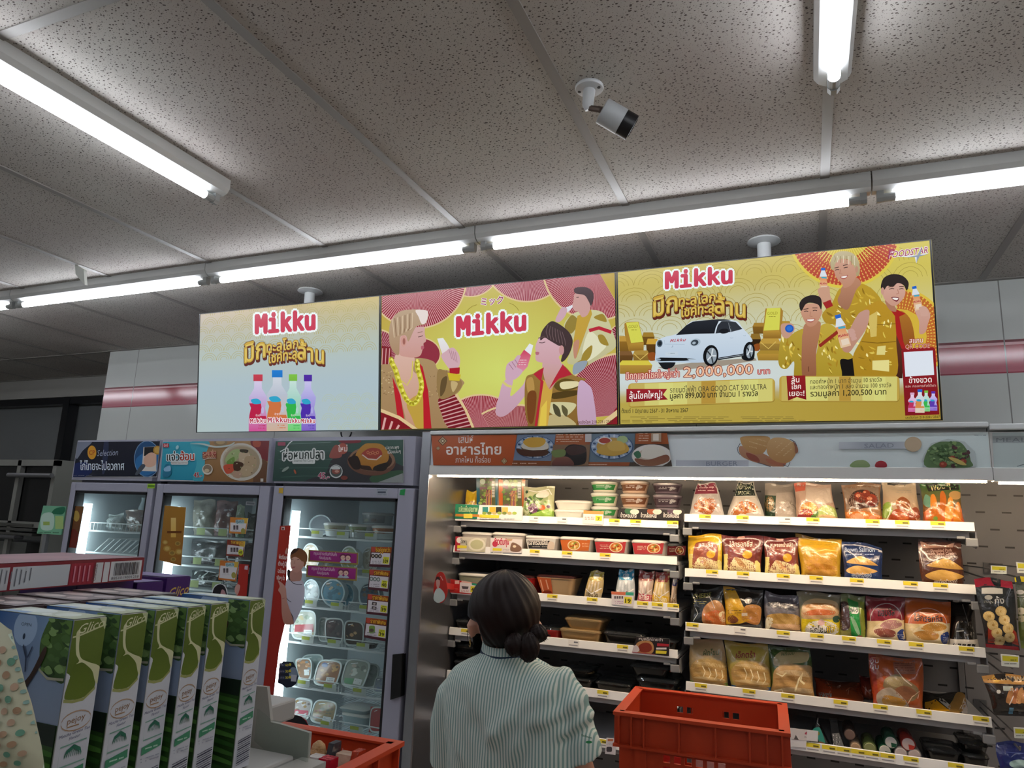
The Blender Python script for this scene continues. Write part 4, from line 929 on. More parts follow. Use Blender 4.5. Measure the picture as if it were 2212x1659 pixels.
A.ell(612,245,18,34,'c8988a');A.line([(452,185),(482,180)],7,'3c2420');A.line([(530,190),(565,184)],7,'3c2420');A.line([(505,200),(490,245),(505,250)],6,'a87464');A.blob([(462,292),(510,285),(495,305),(470,306)],'a85a5c')
A.blob([(262,480),(290,490),(370,570),(385,690),(400,800),(480,1040),(470,1095),(360,1090),(320,950),(310,700),(270,620),(290,560)],'c6978a','b07c6c');A.line([(320,740),(370,725)],8,'a86c6c')
A.blob([(390,20),(405,60),(385,110),(365,90)],'c89a8c')
for s_,x,y,x1 in (('พี่เตรียมๆ',280,175,400),('ตั้งตู้นี้',270,270,385),('อร่อย',265,370,365),('จริงๆ น้า',248,465,362)):A.text(s_,x,y,x1,y+12,44,'ecdcd8',0.02)
b=len(m.v);m.v+=[tuple(v) for v in A.mb.v];m.f+=[tuple(b+i for i in f) for f in A.mb.f];m.c+=A.mb.c
tag(m.build('cardboard_cutout',PRINT()),'cut-out of person in white shirt pointing at tall red strip on the cooler door','cut-out')
# navy round sticker, dark haired cut-out behind the crate
A=sign(vw([(520,150),(815,150),(815,535),(520,535)],520,1404,0.15371),'round_sticker','',Y=YG,gloss=False);A.base=MB()
pts=[(600,160),(735,170),(780,260),(812,370),(780,470),(720,520),(640,530),(570,480),(522,465),(530,380),(540,250),(560,200)]
A.base.prism(quadP(YG,vw(pts,520,1404,0.15371)),(0,0,0),(0,0.001,0),'1c2438');A.view(520,1404,0.15371);A.poly(pts,'1b2536','141c30');A.ell(740,330,62,90,'7c8ea4');A.poly([(712,345),(788,355),(780,445),(706,440)],'b8bcc8')
for k,s_ in enumerate(('60','30','30')):A.rr(545-6*k,185+88*k,705,240+88*k,10,'24304a');A.text(s_,630,228+88*k,672,230+88*k,34,'d2c43c',0.03);A.ell(695,205+88*k,17,20,'c4b83c');A.bars(555,200+88*k,615,225+88*k,2,'a8b0c0',seed=k)
tag(A.base and done(A),'round navy sticker with yellow numbers low on the cooler glass','sticker')
m=MB();pts=[(616,1572),(620,1552),(634,1545),(648,1547),(660,1556),(666,1569),(700,1576),(690,1650),(600,1650),(600,1580)]
YC=YD-0.02
m.prism(quadP(YC,pts),(0,0,0),(0,0.004,0),'a02028');A=Art(flat((0,YC,0),NV));A.poly(pts,'9c2024','8a1a1e');A.blob([(613,1575),(618,1552),(634,1545),(650,1548),(662,1560),(666,1572),(645,1568),(628,1568)],'15131a');A.blob([(622,1600),(626,1576),(652,1576),(656,1600),(640,1618)],'c8a090')
b=len(m.v);m.v+=[tuple(v) for v in A.mb.v];m.f+=[tuple(b+i for i in f) for f in A.mb.f];m.c+=A.mb.c
tag(m.build('cardboard_cutout',PRINT()),'cut-out with dark hair on a red card showing above the small orange crate','cut-out')
# middle cooler: gold strip, orange and brown cards, cut-out
A=sign([(356,1092),(402,1096),(391,1222),(344,1210)],'gold_poster_strip','gold food poster strip inside the left edge of the middle cooler door','poster',Y=YG);A.view(330,930,0.13562)
A.poly([(190,1100),(540,1140),(480,2200),(80,2120)],'a87a2c','96642a');A.rect(290,1390,370,1700,'e8c878','d8ac50');A.rect(230,1600,460,1635,'6c3c14')
for k,(cx,cy,r) in enumerate(((230,1880,60),(310,1950,52),(420,1930,60),(400,1800,46),(200,1780,44),(330,2050,44))):A.ell(cx,cy,r,r*0.8,'b08c40');A.ell(cx,cy,r*0.6,r*0.5,('c8a860','8a7034')[k % 2])
done(A)
for i,(q,c,lb) in enumerate(([[(1235,1380),(1520,1395),(1480,1650),(1220,1635)],'c47a2c','top orange offer card on the glass of the middle cooler'],[[(1190,1735),(1475,1765),(1440,2010),(1165,1995)],'7c3020','brown and red offer card 49 between the two orange cards'],[[(1075,2065),(1370,2095),(1325,2405),(1045,2375)],'bc6c28','lowest orange offer card on the glass of the middle cooler'])):
    A=sign(vw(q,330,930,0.13562),'offer_card',lb,'price card',Y=YG,gloss=False,group='offer cards on the middle cooler');A.view(330,930,0.13562);(ax,ay),(bx,by),(cx,cy),(dx,dy)=q
    A.poly(q,c);A.poly([(bx-110,by),(bx,by),(bx-12,by+90),(bx-90,by+80)],'c8a43c');A.poly([(ax+4,ay+84),(bx-24,by+86),(cx-14,cy-30),(dx+14,dy-30)],'d2d0d4')
    if i==1:A.text('ราคาพิเศษ',ax+60,ay+62,bx-36,by+62,44,'dca838',0.04,out=('4a1810',0.1));A.ell(bx-72,by+176,40,52,'c4c832');A.text('49',bx-98,by+200,bx-48,by+202,44,'24240c',0.03)
    else:A.rr(ax+85,ay+40,ax+225,ay+108,16,'a8c4c8');A.text('คุ้มกว่า',ax+95,ay+92,ax+215,ay+90,36,'3a5a6c',0.03);A.ell(bx-80,by+210,36,50,'9a9448')
    for k in range(2+(i==1)):A.rect(ax+50+46*k,ay+130,ax+84+46*k,ay+200,'3c3438','6a6064')
    A.bars(ax+30,ay+212,ax+150,ay+240,2,'9c98a0',seed=i);done(A)
m=MB();pts=[(517,1218),(538,1220),(533,1288),(512,1287),(509,1279),(507,1272),(512,1262),(514,1258)]
m.prism(quadP(YG,pts),(0,0,0),(0,0.001,0),'a02820');A=Art(flat((0,YG,0),NV));A.poly(pts,'a8281e');A.poly([(529,1222),(536,1222),(535,1231),(528,1230)],'c8b8c4');A.blob([(507,1272),(512,1262),(519,1266),(514,1284),(509,1282)],'c89a90')
b=len(m.v);m.v+=[tuple(v) for v in A.mb.v];m.f+=[tuple(b+i for i in f) for f in A.mb.f];m.c+=A.mb.c
tag(m.build('cardboard_cutout',PRINT()),'short red strip with a hand on the middle cooler glass','cut-out')
m=MB();pts=[(458,1285),(459,1272),(466,1263),(476,1260),(486,1264),(491,1275),(492,1300),(458,1300)]
m.prism(quadP(YG,pts),(0,0,0),(0,0.001,0),'d8d8dc');A=Art(flat((0,YG,0),NV));A.poly(pts,'d4d6da');A.blob([(459,1298),(461,1274),(468,1265),(477,1262),(485,1267),(489,1277),(490,1298)],'17131a');A.blob([(477,1280),(481,1273),(487,1280),(488,1298),(477,1298)],'b88c90')
b=len(m.v);m.v+=[tuple(v) for v in A.mb.v];m.f+=[tuple(b+i for i in f) for f in A.mb.f];m.c+=A.mb.c
tag(m.build('cardboard_cutout',PRINT()),'white edged head of dark hair low on the middle cooler glass','cut-out')
A=sign([(160,1093),(181,1094),(165,1184),(143,1182)],'brown_sticker_strip','brown sticker strip at the left edge of the leftmost cooler glass','sticker',Y=YG);A.view(0,880,0.19892);A.poly([(790,1060),(930,1060),(850,1600),(700,1600)],'7a5228','5c2018');A.ell(830,1180,34,60,'b89a48');A.blob([(750,1380),(800,1320),(850,1380),(830,1560),(730,1560)],'6e2018');done(A)
# ================================================================== open chilled display case
YS,YK=2.66,3.115          # shelf front edge, back panel
XL,XM,XR=-1.392,-0.432,0.497
steel=mat('brushed_steel','9b9da3',0.28,0.9,bump=0.03,bscale=8);casew=mat('case_white','d2d2ce',0.35);shelfm=mat('shelf_enamel','b3b5b8',0.35);railm=mat('price_rail','ececea',0.3);brk=mat('bracket_grey','8d8f92',0.4,0.3)
def back_mat():
    M=bpy.data.materials.new('slotted_panel');M.use_nodes=True;nt=M.node_tree;N=nt.nodes;Lk=nt.links;b=N['Principled BSDF'];b.inputs['Roughness'].default_value=0.4
    g=N.new('ShaderNodeNewGeometry');sp=N.new('ShaderNodeSeparateXYZ');Lk.new(g.outputs['Position'],sp.inputs[0])
    def mt(op,a,c):
        q=N.new('ShaderNodeMath');q.operation=op
        for i,v in enumerate((a,c)):
            if isinstance(v,(int,float)):q.inputs[i].default_value=v
            elif v is not None:Lk.new(v,q.inputs[i])
        return q.outputs[0]
    z=mt('DIVIDE',sp.outputs['Z'],0.062);row=mt('FLOOR',z,None);zf=mt('SUBTRACT',z,row)
    x=mt('ADD',mt('DIVIDE',sp.outputs['X'],0.082),mt('MULTIPLY',mt('MODULO',row,2.0),0.5));x=mt('ADD',x,50.0);xf=mt('SUBTRACT',x,mt('FLOOR',x,None))
    mk=mt('MULTIPLY',mt('LESS_THAN',zf,0.10),mt('LESS_THAN',xf,0.36))
    mc=N.new('ShaderNodeMix');mc.data_type='RGBA';Lk.new(mk,mc.inputs[0]);mc.inputs[6].default_value=lin('77767a')+(1,);mc.inputs[7].default_value=lin('121214')+(1,);Lk.new(mc.outputs[2],b.inputs['Base Color']);return M
case=thing('open_display_case','long open chilled display case with white header, two bays of shelves','display case',((XL+XR)/2,2.85,0))
zh,zt_=EYE.z+0.184,EYE.z+0.352
MB().box((XL,YD,0),(XL+0.042,YB-0.004,zt_),0.003).build('end_panel',steel,case)
MB().box((XL+0.0425,YK,0.2),(XR,YK+0.02,zh+0.05)).build('back_panel',back_mat(),case)
hd=MB();x0,x1=XL+0.042,XR
hd.rings([[Vector((x,y,EYE.z+z)) for y,z in ((YD,0.184),(YD,0.219),(YD+0.006,0.222),(YD+0.006,0.325),(YD+0.03,0.327),(YD+0.03,0.338),(YB-0.02,0.345),(YB-0.02,0.235),(YD+0.20,0.235),(YD+0.03,0.184))] for x in (x0,x1)])
hd.build('header',casew,case)
MB().box((x0-0.004,YD-0.006,EYE.z+0.3385),(x1,YD+0.05,EYE.z+0.354),0.003).build('header_rail',mat('rail_white','d2d6d6',0.3),case)
MB().box((x0+0.02,YD+0.030,EYE.z+0.1795),(x1-0.01,YD+0.052,EYE.z+0.1838)).build('light_strip',mat('canopy_lamp','ffffff',emit=CANOPY,ecol='ffe2bf'),case)
MB().box((x0,YD+0.05,0.0),(x1,YK+0.1,0.30)).box((x0,YD+0.0,0.08),(x1,YD+0.05,0.42),0.01).build('base',casew,case)
for zz in ():pass
# header print (burger / salad strip)
A=Art(flat((0,YD+0.0045,0),NV));q=[(932,943),(2134,934),(2140,1010),(930,1009)]
A.grid(q,10,1,lambda u,v:mixc('d6dae0','ccdada',u));A.view(1460,900,0.18083);A.k+=1
A.grid([(0,520),(870,520),(870,600),(0,600)],12,1,lambda u,v:mixc('b6bcc6','9ba1ad',max(0,1-abs(u-0.55)*2.2)));A.text('BURGER',362,588,738,585,52,'7a8190',-0.0)
A.blob([(775,460),(770,350),(1000,420),(1180,500),(1330,470),(1300,590),(1200,602),(1080,580),(900,530)],'b08468','9c6c50');A.blob([(840,430),(960,470),(1000,540),(880,510)],'8a4a3c');A.blob([(1080,500),(1250,540),(1330,520),(1280,590),(1120,560)],'a5664c')
A.blob([(775,300),(800,238),(1098,238),(1110,320),(1050,430),(950,450),(830,390)],'c09a66','a87e4c');A.blob([(1085,400),(1110,290),(1200,250),(1340,270),(1440,350),(1430,450),(1350,545),(1220,545),(1120,480)],'c6a272','ad8250')
for k in range(60):A.ell(880+(k*97) % 210 if k % 2 else 1190+(k*71) % 200,270+(k*53) % 110 if k % 2 else 300+(k*67) % 170,5,3.5,'e0cca4',k,6)
A.blob([(1400,290),(1450,360),(1460,420),(1430,440),(1420,360)],'8f5f48');A.line([(770,320),(735,380),(745,430),(770,455)],8,'4c5462');A.line([(980,550),(1135,600)],8,'4c5462');A.line([(1280,575),(1340,600),(1365,545)],8,'4c5462');A.line([(1360,270),(1420,300),(1445,350)],8,'4c5462')
A.blob([(2085,600),(2120,540),(2200,520),(2280,545),(2300,600)],'8aa070','7a9460')
A.view(1812,900,0.18083);A.grid([(0,305),(960,300),(960,385),(0,390)],12,1,lambda u,v:mixc('b8c0c8','98a0ac',max(0,1-abs(u-0.48)*2.4)));A.text('SALAD',302,378,655,370,52,'7c8490',0.0)
A.ell(885,332,102,90,'b5a288',0,26);A.ell(885,332,92,80,'bca98e',0,26);A.blob([(150,604),(190,545),(280,518),(350,550),(358,604)],'8fa374','7c9464');A.blob([(438,604),(445,550),(500,528),(560,550),(566,604)],'a8343c','8e2430')
A.poly([(1000,606),(1010,460),(1100,320),(1300,265),(1500,300),(1620,420),(1640,606)],'b4c0c0');A.blob([(1050,606),(1060,400),(1180,310),(1320,300),(1450,310),(1540,420),(1570,520),(1560,606)],'5c7850')
rg=random.Random(12)
for k in range(110):
    a,r_=rg.uniform(0,6.28),rg.random()**0.5;cx,cy=1300+r_*250*math.cos(a),450+r_*145*math.sin(a);s_=rg.uniform(12,34)
    A.blob([(cx+s_*math.cos(b)*rg.uniform(0.5,1.1),cy+s_*0.8*math.sin(b)*rg.uniform(0.5,1.1)) for b in (0,1.05,2.1,3.14,4.2,5.2)],rg.choice(['48663c','6b8a5a','7f9c68','3c5834','8ba678'] if cx<1360 else ['5a7848','56383c','6b8a5a','4a3034','7d9a60']))
for cx,cy,r_ in ((1240,575,46),(1350,500,38),(1480,540,40)):A.ell(cx,cy,r_,r_*0.8,'8c3c2c');A.ell(cx-8,cy-8,r_*0.4,r_*0.3,'b06048')
A.blob([(1300,490),(1420,510),(1520,580),(1420,570)],'b8a860');A.bars(1600,218,1750,236,1,'5c6470',seed=8)
A.mb.build('header_print',PRINT(),case)
def railz(k):return {'L1':.044,'L2':-.084,'L3':-.247,'L4':-.404,'L5':-.567,'L6':-.731,'R1':.070,'R2':-.122,'R3':-.307,'R4':-.5045,'R6':-.645}[k]
SZ={}
TAGS={'R1':(1511,1592,-1683,1744,1873,1937,2014),'R2':(1526,1593,1680,1751,1839,1955,2020),'R3':(1484,-1587,1680,1753,1822,1898,1967,2076),'R4':(1502,1606,1690,1804,1890,1984,2107),'R6':(1744,1779,1810,1842,1872,1906,1956,2053),
        'L1':(-1141,-1202,1315,1361,1441),'L2':(1064,1143,1213,1295),'L3':(1181,1267,1376,1408,1442),'L4':(994,-1227,1333),'L5':(1290,),'L6':(1288,)}
def shelf(k):
    xa,xb=(XL+0.046,XM-0.012) if k[0]=='L' else (XM+0.016,XR-0.014);z=EYE.z+railz(k);zs=z-0.020;SZ[k]=zs
    s=MB();s.box((xa,YS+0.004,zs-0.010),(xb,YK-0.006,zs));s.box((xa+0.01,YS+0.03,zs-0.032),(xb-0.01,YS+0.05,zs-0.011));s.box((xa+0.01,YS+0.16,zs-0.026),(xb-0.01,YS+0.175,zs-0.011))
    so=s.build('shelf',shelfm,case)
    r=MB();r.rings([[Vector((x,y,z+q)) for y,q in ((YS+0.003,0),(YS-0.003,-0.001),(YS-0.006,-0.028),(YS+0.003,-0.029))] for x in (xa,xb)]);r.build('price_rail',railm,so)
    for x,sg in ((xa,1),(xb,-1)):
        b=MB();b.rings([[Vector((x+sg*d,y,zs+q)) for y,q in ((YS+0.012,-0.011),(YS+0.012,-0.052),(YS+0.03,-0.062),(YS+0.10,-0.055),(YK-0.01,-0.04),(YK-0.01,-0.011))] for d in (-0.007,-0.003)]);b.box((min(x-sg*0.007,x+sg*0.026),YS-0.004,zs-0.056),(max(x-sg*0.007,x+sg*0.026),YS+0.010,zs-0.030),0.003);b.box((min(x+sg*0.026,x+sg*0.05),YS-0.002,zs-0.034),(max(x+sg*0.026,x+sg*0.05),YS+0.008,zs-0.026),0.002);b.build('bracket',brk,so)
    for tx in TAGS[k]:
        yy=0
        x=PY(abs(tx)+12,1200,YS-0.006).x
        # x on the rail: intersect the pixel column with the rail line
        for _ in range(3):
            d=Vector((x,YS-0.006,z-0.01))-EYE;py=H/2-F*d.dot(CU)/d.dot(CF);x=PY(abs(tx)+12,py,YS-0.006).x
        w=0.0205;m=MB();f=lambda dx,t_:Vector((x+dx,YS-0.0038-0.003*t_/0.028-0.0006,z-t_))
        m.rings([[f(-w,0.001),f(w,0.001),f(w,0.027),f(-w,0.027)],[p+Vector((0,-0.0006,0)) for p in (f(-w,0.001),f(w,0.001),f(w,0.027),f(-w,0.027))]],True,True,'e2e0dc')
        e=Vector((0,-0.0008,0));qd=lambda a,b_,c,d_,col:m.add([f(a,c)+e,f(b_,c)+e,f(b_,d_)+e,f(a,d_)+e],[(0,1,2,3)],col)
        if tx>0:qd(-w,w,0.001,0.0135,'dcc838');e=Vector((0,-0.001,0));qd(0.001,0.017,0.0065,0.0115,'6c6220')
        else:qd(0.001,0.017,0.006,0.011,'6c6c70')
        e=Vector((0,-0.001,0));qd(-w+0.003,w-0.004,0.018,0.0215,'9a989c');m.build('price_tag',PRINT(),so)
for k in ('L1','L2','L3','L4','L5','L6','R1','R2','R3','R4','R6'):shelf(k)
# uprights behind the shelves
for x in (XL+0.05,XM+0.002,XR-0.018):MB().box((x-0.004,YK-0.02,0.35),(x+0.012,YK-0.001,zh+0.04)).build('upright',mat('upright_grey','6e6e72',0.4),case)
# second case to the right
case2=thing('open_display_case','second open display case cut by the right picture edge, meal header and hanging packs','display case',(1.3,2.85,0))
x0,x1=XR+0.002,2.4
h2=MB();h2.rings([[Vector((x,y,EYE.z+z)) for y,z in ((YD+0.002,0.181),(YD+0.002,0.219),(YD+0.01,0.222),(YD+0.01,0.325),(YD+0.03,0.327),(YD+0.03,0.340),(YB-0.02,0.340),(YB-0.02,0.235),(YD+0.20,0.235),(YD+0.03,0.181))] for x in (x0,x1)]);h2.build('header',casew,case2)
MB().box((x0,YD-0.003,EYE.z+0.330),(x1,YD+0.05,EYE.z+0.348),0.003).build('header_rail',mat('rail_white'),case2)
MB().box((x0+0.02,YD+0.032,EYE.z+0.1765),(x1-0.03,YD+0.052,EYE.z+0.1808)).build('light_strip',mat('canopy_lamp'),case2)
MB().box((x0,YK,0.2),(x1,YK+0.02,zh+0.05)).build('back_panel',bpy.data.materials['slotted_panel'],case2)
MB().box((x0,YD+0.05,0),(x1,YK+0.1,0.30)).box((x0,YD,0.08),(x1,YD+0.05,0.42),0.01).build('base',casew,case2)
MB().box((x1,YD,0),(x1+0.04,YB-0.004,zt_)).build('end_panel',steel,case2)
A=Art(flat((0,YD+0.0095,0),NV));A.poly([(2143,935),(2420,932),(2430,1011),(2147,1011)],'b3c0bf');A.view(1812,900,0.18083);A.grid([(1835,232),(3000,228),(3000,312),(1835,316)],6,1,lambda u,v:mixc('949c9e','a8b2b2',abs(u-0.3)));A.text('MEAL',1880,305,2240,300,50,'788084',0.0)
A.line([(2130,594),(2212,570)],8,'5a6266');A.mb.build('header_print',PRINT(),case2)
# ================================================================== packs on the shelves
def homog(q):
    """projective map of the pixel quad TL,TR,BR,BL to the unit square"""
    (x0,y0),(x1,y1),(x2,y2),(x3,y3)=q
    dx1,dx2,sx=x1-x2,x3-x2,x0-x1+x2-x3;dy1,dy2,sy=y1-y2,y3-y2,y0-y1+y2-y3
    D=dx1*dy2-dx2*dy1;g=(sx*dy2-dx2*sy)/D;h=(dx1*sy-sx*dy1)/D
    Mx=Matrix(((x1-x0+g*x1,x3-x0+h*x3,x0),(y1-y0+g*y1,y3-y0+h*y3,y0),(g,h,1))).inverted()
    def f(x,y):
        v=Mx @ Vector((x,y,1));return min(1,max(0,v.x/v.z)),min(1,max(0,v.y/v.z))
    return f
class Pouch:
    """sealed film pack standing at depth Y; art is drawn over its bulging front"""
    def __init__(s,q,Y,floor=None,T=0.024,base='888888',base2=None,seal=0.09,lean=0.015,seed=0,V=None,wr=1.0,sealb=0.03,ceil=None):
        if V:q=[(V[0]+a*V[2],V[1]+b*V[2]) for a,b in q]
        s.q=q;s.h=homog(q);s.T=T;rg=random.Random(seed*13+5)
        c=[PY(*q[0],Y+lean),PY(*q[1],Y+lean),PY(*q[2],Y),PY(*q[3],Y)]
        if floor is not None:c[2].z=floor+0.0012;c[3].z=floor+0.0012
        if floor is not None and Y>2.6:
            lo,hi=(XL+0.052,XM-0.018) if (c[2].x+c[3].x)/2<XM else (XM+0.022,XR-0.02)
            for v in c:v.x=min(hi,max(lo,v.x))
        if ceil is not None:
            for k in (0,1):c[k].z=min(c[k].z,ceil)
        s.c=c;s.ph=[rg.uniform(0,6.28) for _ in range(8)];s.seal=seal;s.sealb=sealb;s.wr=wr;s.s2=rg.uniform(-1,1)
        s.A=Art(s.map,L=5.0,step=0.00003)
        s.A.grid([(0,0),(1,0),(1,1),(0,1)],16,18,lambda u,v:mixc(base,base2 or base,v)) if False else None
        m=MB();nu,nv=16,20
        for sd in (1,-1):
            vs=[s.surf(i/nu,j/nv,0,sd) for j in range(nv+1) for i in range(nu+1)]
            fs=[((j*(nu+1)+i),(j*(nu+1)+i+1),((j+1)*(nu+1)+i+1),((j+1)*(nu+1)+i)) for j in range(nv) for i in range(nu)]
            if sd==1:fs=[f[::-1] for f in fs]
            b0,b1=lin(base),lin(base2 or base);cols=[]
            for f in fs:cols.append(tuple(tuple(b0[k]+(b1[k]-b0[k])*((f_//(nu+1))/nv) for k in range(3)) for f_ in f))
            o=len(m.v);m.v+=[tuple(v) for v in vs];m.f+=[tuple(o+k for k in f) for f in fs];m.c+=cols
        s.m=m
    def surf(s,u,v,d,sd=1):
        c=s.c;P=(c[0]*(1-u)+c[1]*u)*(1-v)+(c[3]*(1-u)+c[2]*u)*v
        e=max(0.0,1-abs(2*u-1)**2.6)**0.6
        a=min(1,max(0,(v-s.seal)/(0.42)));b=min(1,max(0,(1-v-s.sealb)/0.22));pr=math.sin(a*math.pi/2)**0.8*math.sin(b*math.pi/2)**0.55
        p=s.ph;w=s.wr*0.0022*(math.sin(9*u+6*v+p[0])*math.sin(5*v-3*u+p[1])+0.6*math.sin(17*u-9*v+p[2])*math.sin(11*v+p[3])) * min(1,6*u)*min(1,6*(1-u))
        t=0.004*math.sin(5*v+p[4])*(1-2*u)*min(1,4*(1-v))+0.003*math.sin(7*u+p[5])*max(0,1-v*6)
        P=P+Vector((t*0.6,0,0.004*math.sin(6*u+p[6])*max(0,1-v*5)))
        y=s.T-sd*(s.T*e*pr)+sd*(-w*(0.25+pr))
        return P+Vector((0,y-sd*d,0))
    def map(s,x,y,d):
        u,v=s.h(x,y);return s.surf(u,v,0.00035+d)
    def done(s,name,label,cat,group=None,mt=None):
        b=len(s.m.v);A=s.A.mb;s.m.v+=[tuple(v) for v in A.v];s.m.f+=[tuple(b+i for i in f) for f in A.f];s.m.c+=A.c
        o=s.m.build(name,mt or FILM(),None,True,60);return tag(o,label,cat,group)
VA,VB,VC,VD,VE,VF,VG=(1460,900,.18083),(1812,900,.18083),(1460,1130,.18083),(1812,1130,.18083),(1300,1359,.18083),(1640,1359,.18083),(1892,1359,.18083)
ZA,ZB=(900,920,.27125),(900,1209,.27125)
YP=YS+0.012
CEILZ={a:SZ[b]-0.038 for a,b in (('R2','R1'),('R3','R2'),('R4','R3'),('R6','R4'),('L2','L1'),('L3','L2'),('L4','L3'),('L5','L4'),('L6','L5'))}
def pouch(row,V,q,base,base2,art,label,name='snack_pouch',cat='pouch',group=None,seed=0,Y=None,**k):
    p=Pouch(q,Y or YP,SZ[row] if row else None,ceil=CEILZ.get(row),base=base,base2=base2,V=V,seed=seed,**k);p.A.view(*V);art(p.A);return p.done(name,label,cat,group)
def tri(A,pts,c,c2=None):A.poly(pts,c,c2)
def sandwich(A,x,y,w,h,c='b98a44',c2='d2aa62'):
    """two stacked toasted wedges"""
    A.blob([(x,y+h*0.28),(x+w*0.35,y),(x+w*0.6,y-h*0.02),(x+w,y+h*0.42),(x+w*0.95,y+h*0.47),(x+w*0.4,y+h*0.4)],c2,c)
    A.blob([(x-w*0.03,y+h*0.72),(x+w*0.4,y+h*0.48),(x+w*0.95,y+h*0.72),(x+w*0.98,y+h*0.85),(x+w*0.5,y+h),(x+w*0.1,y+h*0.92)],c2,c)
    for k in range(6):A.line([(x+w*(0.3+0.1*k),y+h*0.12+k*h*0.03),(x+w*(0.36+0.09*k),y+h*0.3)],w*0.018,mixc(c,'5a3410',0.3),k==0)
# --- right bay, top shelf
g='packs on the top shelf of the right bay'
def art(A):
    A.poly([(255,790),(460,790),(470,845),(235,850)],'6c2434');A.poly([(245,850),(462,850),(560,1150),(140,1150)],'9b9490','b8b0ac');A.blob([(240,920),(320,880),(440,890),(460,960),(400,1060),(300,1040),(220,980)],'98542c');
    for k in range(8):A.blob([(250+40*(k % 4),910+50*(k//4)),(300+40*(k % 4),900+50*(k//4)),(290+40*(k % 4),950+50*(k//4))],('b46a34','82401e')[k % 2])
    A.poly([(140,1150),(180,1050),(280,1030),(390,1130),(500,1080),(570,1150)],'cfc9c6');A.poly([(270,1100),(385,1110),(380,1155),(280,1150)],'8a3040');A.bars(270,800,440,835,2,'c0949a',seed=1)
pouch('R1',VA,[(250,785),(465,785),(592,1168),(108,1165)],'a8a3a0','b8b3b0',art,'tapered clear chicken pack with maroon label, left end of the top right shelf','chicken_pack','pack',g,1)
def art(A):
    A.poly([(735,785),(915,785),(930,850),(700,855)],'14241c');A.text('NEW ZAAP',735,815,900,812,26,'b8b8a0',0.02);A.text('SPECIAL',745,845,890,843,20,'b8b8a0',0.0);A.poly([(690,860),(930,860),(1030,1160),(620,1160)],'a39a90','b4afa8');A.blob([(690,1010),(760,910),(830,890),(930,920),(940,990),(850,1020),(800,1060),(690,1050)],'a05a28')
    for k in range(7):A.blob([(720+34*k,960-12*(k % 3)),(760+30*k,930),(770+28*k,990)],('b87434','8a4a1c')[k % 2])
    A.poly([(610,1160),(780,1030),(830,1040),(830,1170)],'c9cdb8');A.poly([(770,1080),(900,1060),(890,1170),(760,1170)],'d5d8cc');A.ell(1000,1120,42,34,'d8dcd0')
pouch('R1',VA,[(728,782),(922,782),(1066,1172),(590,1168)],'a8a49c','b4b0a8',art,'tapered clear chicken pack with black green label, second on the top right shelf','chicken_pack','pack',g,2)
def art(A):
    A.poly([(1060,900),(1190,905),(1180,1170),(1065,1165)],'2e4432');A.ell(1115,985,58,78,'8c7048');A.ell(1115,985,42,58,'ac8c64');A.poly([(1195,880),(1390,870),(1450,1000),(1400,1170),(1190,1170)],'a79b92','bdb0a4')
    for k in range(12):A.line([(1220+14*k,960+20*(k % 4)),(1270+14*k,990+18*(k % 3)),(1300+14*k,950+24*(k % 5))],7,('c6bbae','8f8378')[k % 2],k % 4==0)
    A.poly([(1180,1140),(1330,1170),(1180,1180)],'a0503c')
pouch('R1',VA,[(1050,800),(1400,795),(1470,1182),(1060,1172)],'8f8780','a89c92',art,'clear noodle bag with round brown sticker on the top right shelf','noodle_bag','bag',g,3,Y=YP+0.065)
def art(A):
    A.poly([(1400,790),(1560,790),(1540,860),(1420,870)],'a8503c');A.blob([(1500,1000),(1640,980),(1700,1060),(1600,1110),(1500,1090)],'b87838');A.blob([(1430,1180),(1500,1060),(1590,1050),(1640,1110),(1560,1190)],'8c2c2c');A.blob([(1640,1120),(1760,1010),(1900,1040),(1930,1130),(1800,1110),(1700,1170)],'9aa862');A.blob([(1600,1190),(1700,1110),(1880,1120),(1930,1200)],'cfae84');A.blob([(1580,1160),(1680,1060),(1700,1120),(1640,1160)],'4a6a30');A.poly([(1560,830),(1840,830),(1880,980),(1700,1000),(1540,960)],'a8988c','b4a698');A.ell(1630,1020,44,40,'c49444')
pouch('R1',VA,[(1400,785),(1850,795),(1945,1205),(1450,1192)],'9a8478','ac8a74',art,'clear bag of ham rolls with green lettuce print on the top right shelf','ham_bag','bag',g,4,T=0.03)
def art(A):
    A.poly([(40,830),(480,810),(500,1000),(90,1080)],'7c6a5c','6c5648');A.blob([(110,1000),(180,890),(320,870),(460,930),(470,1040),(320,1060),(180,1070)],'3c2016');
    for cx,cy,r in ((250,950,76),(390,980,84),(330,910,50)):A.ell(cx,cy,r,r*0.78,'7a2c18',0,16,'5c1c10');A.ell(cx-20,cy-16,r*0.4,r*0.24,'b07458')
    A.poly([(85,1100),(300,1090),(510,1140),(515,1215),(95,1212)],'b06426');A.blob([(140,1140),(230,1110),(300,1150),(240,1200),(150,1195)],'c48c68');A.ell(400,1165,48,34,'b87a5c')
pouch('R1',VB,[(25,800),(505,795),(520,1222),(95,1214)],'70543e','8c5a30',art,'brown pack of glazed meatballs on the top right shelf','meatball_pack','pouch',g,5)
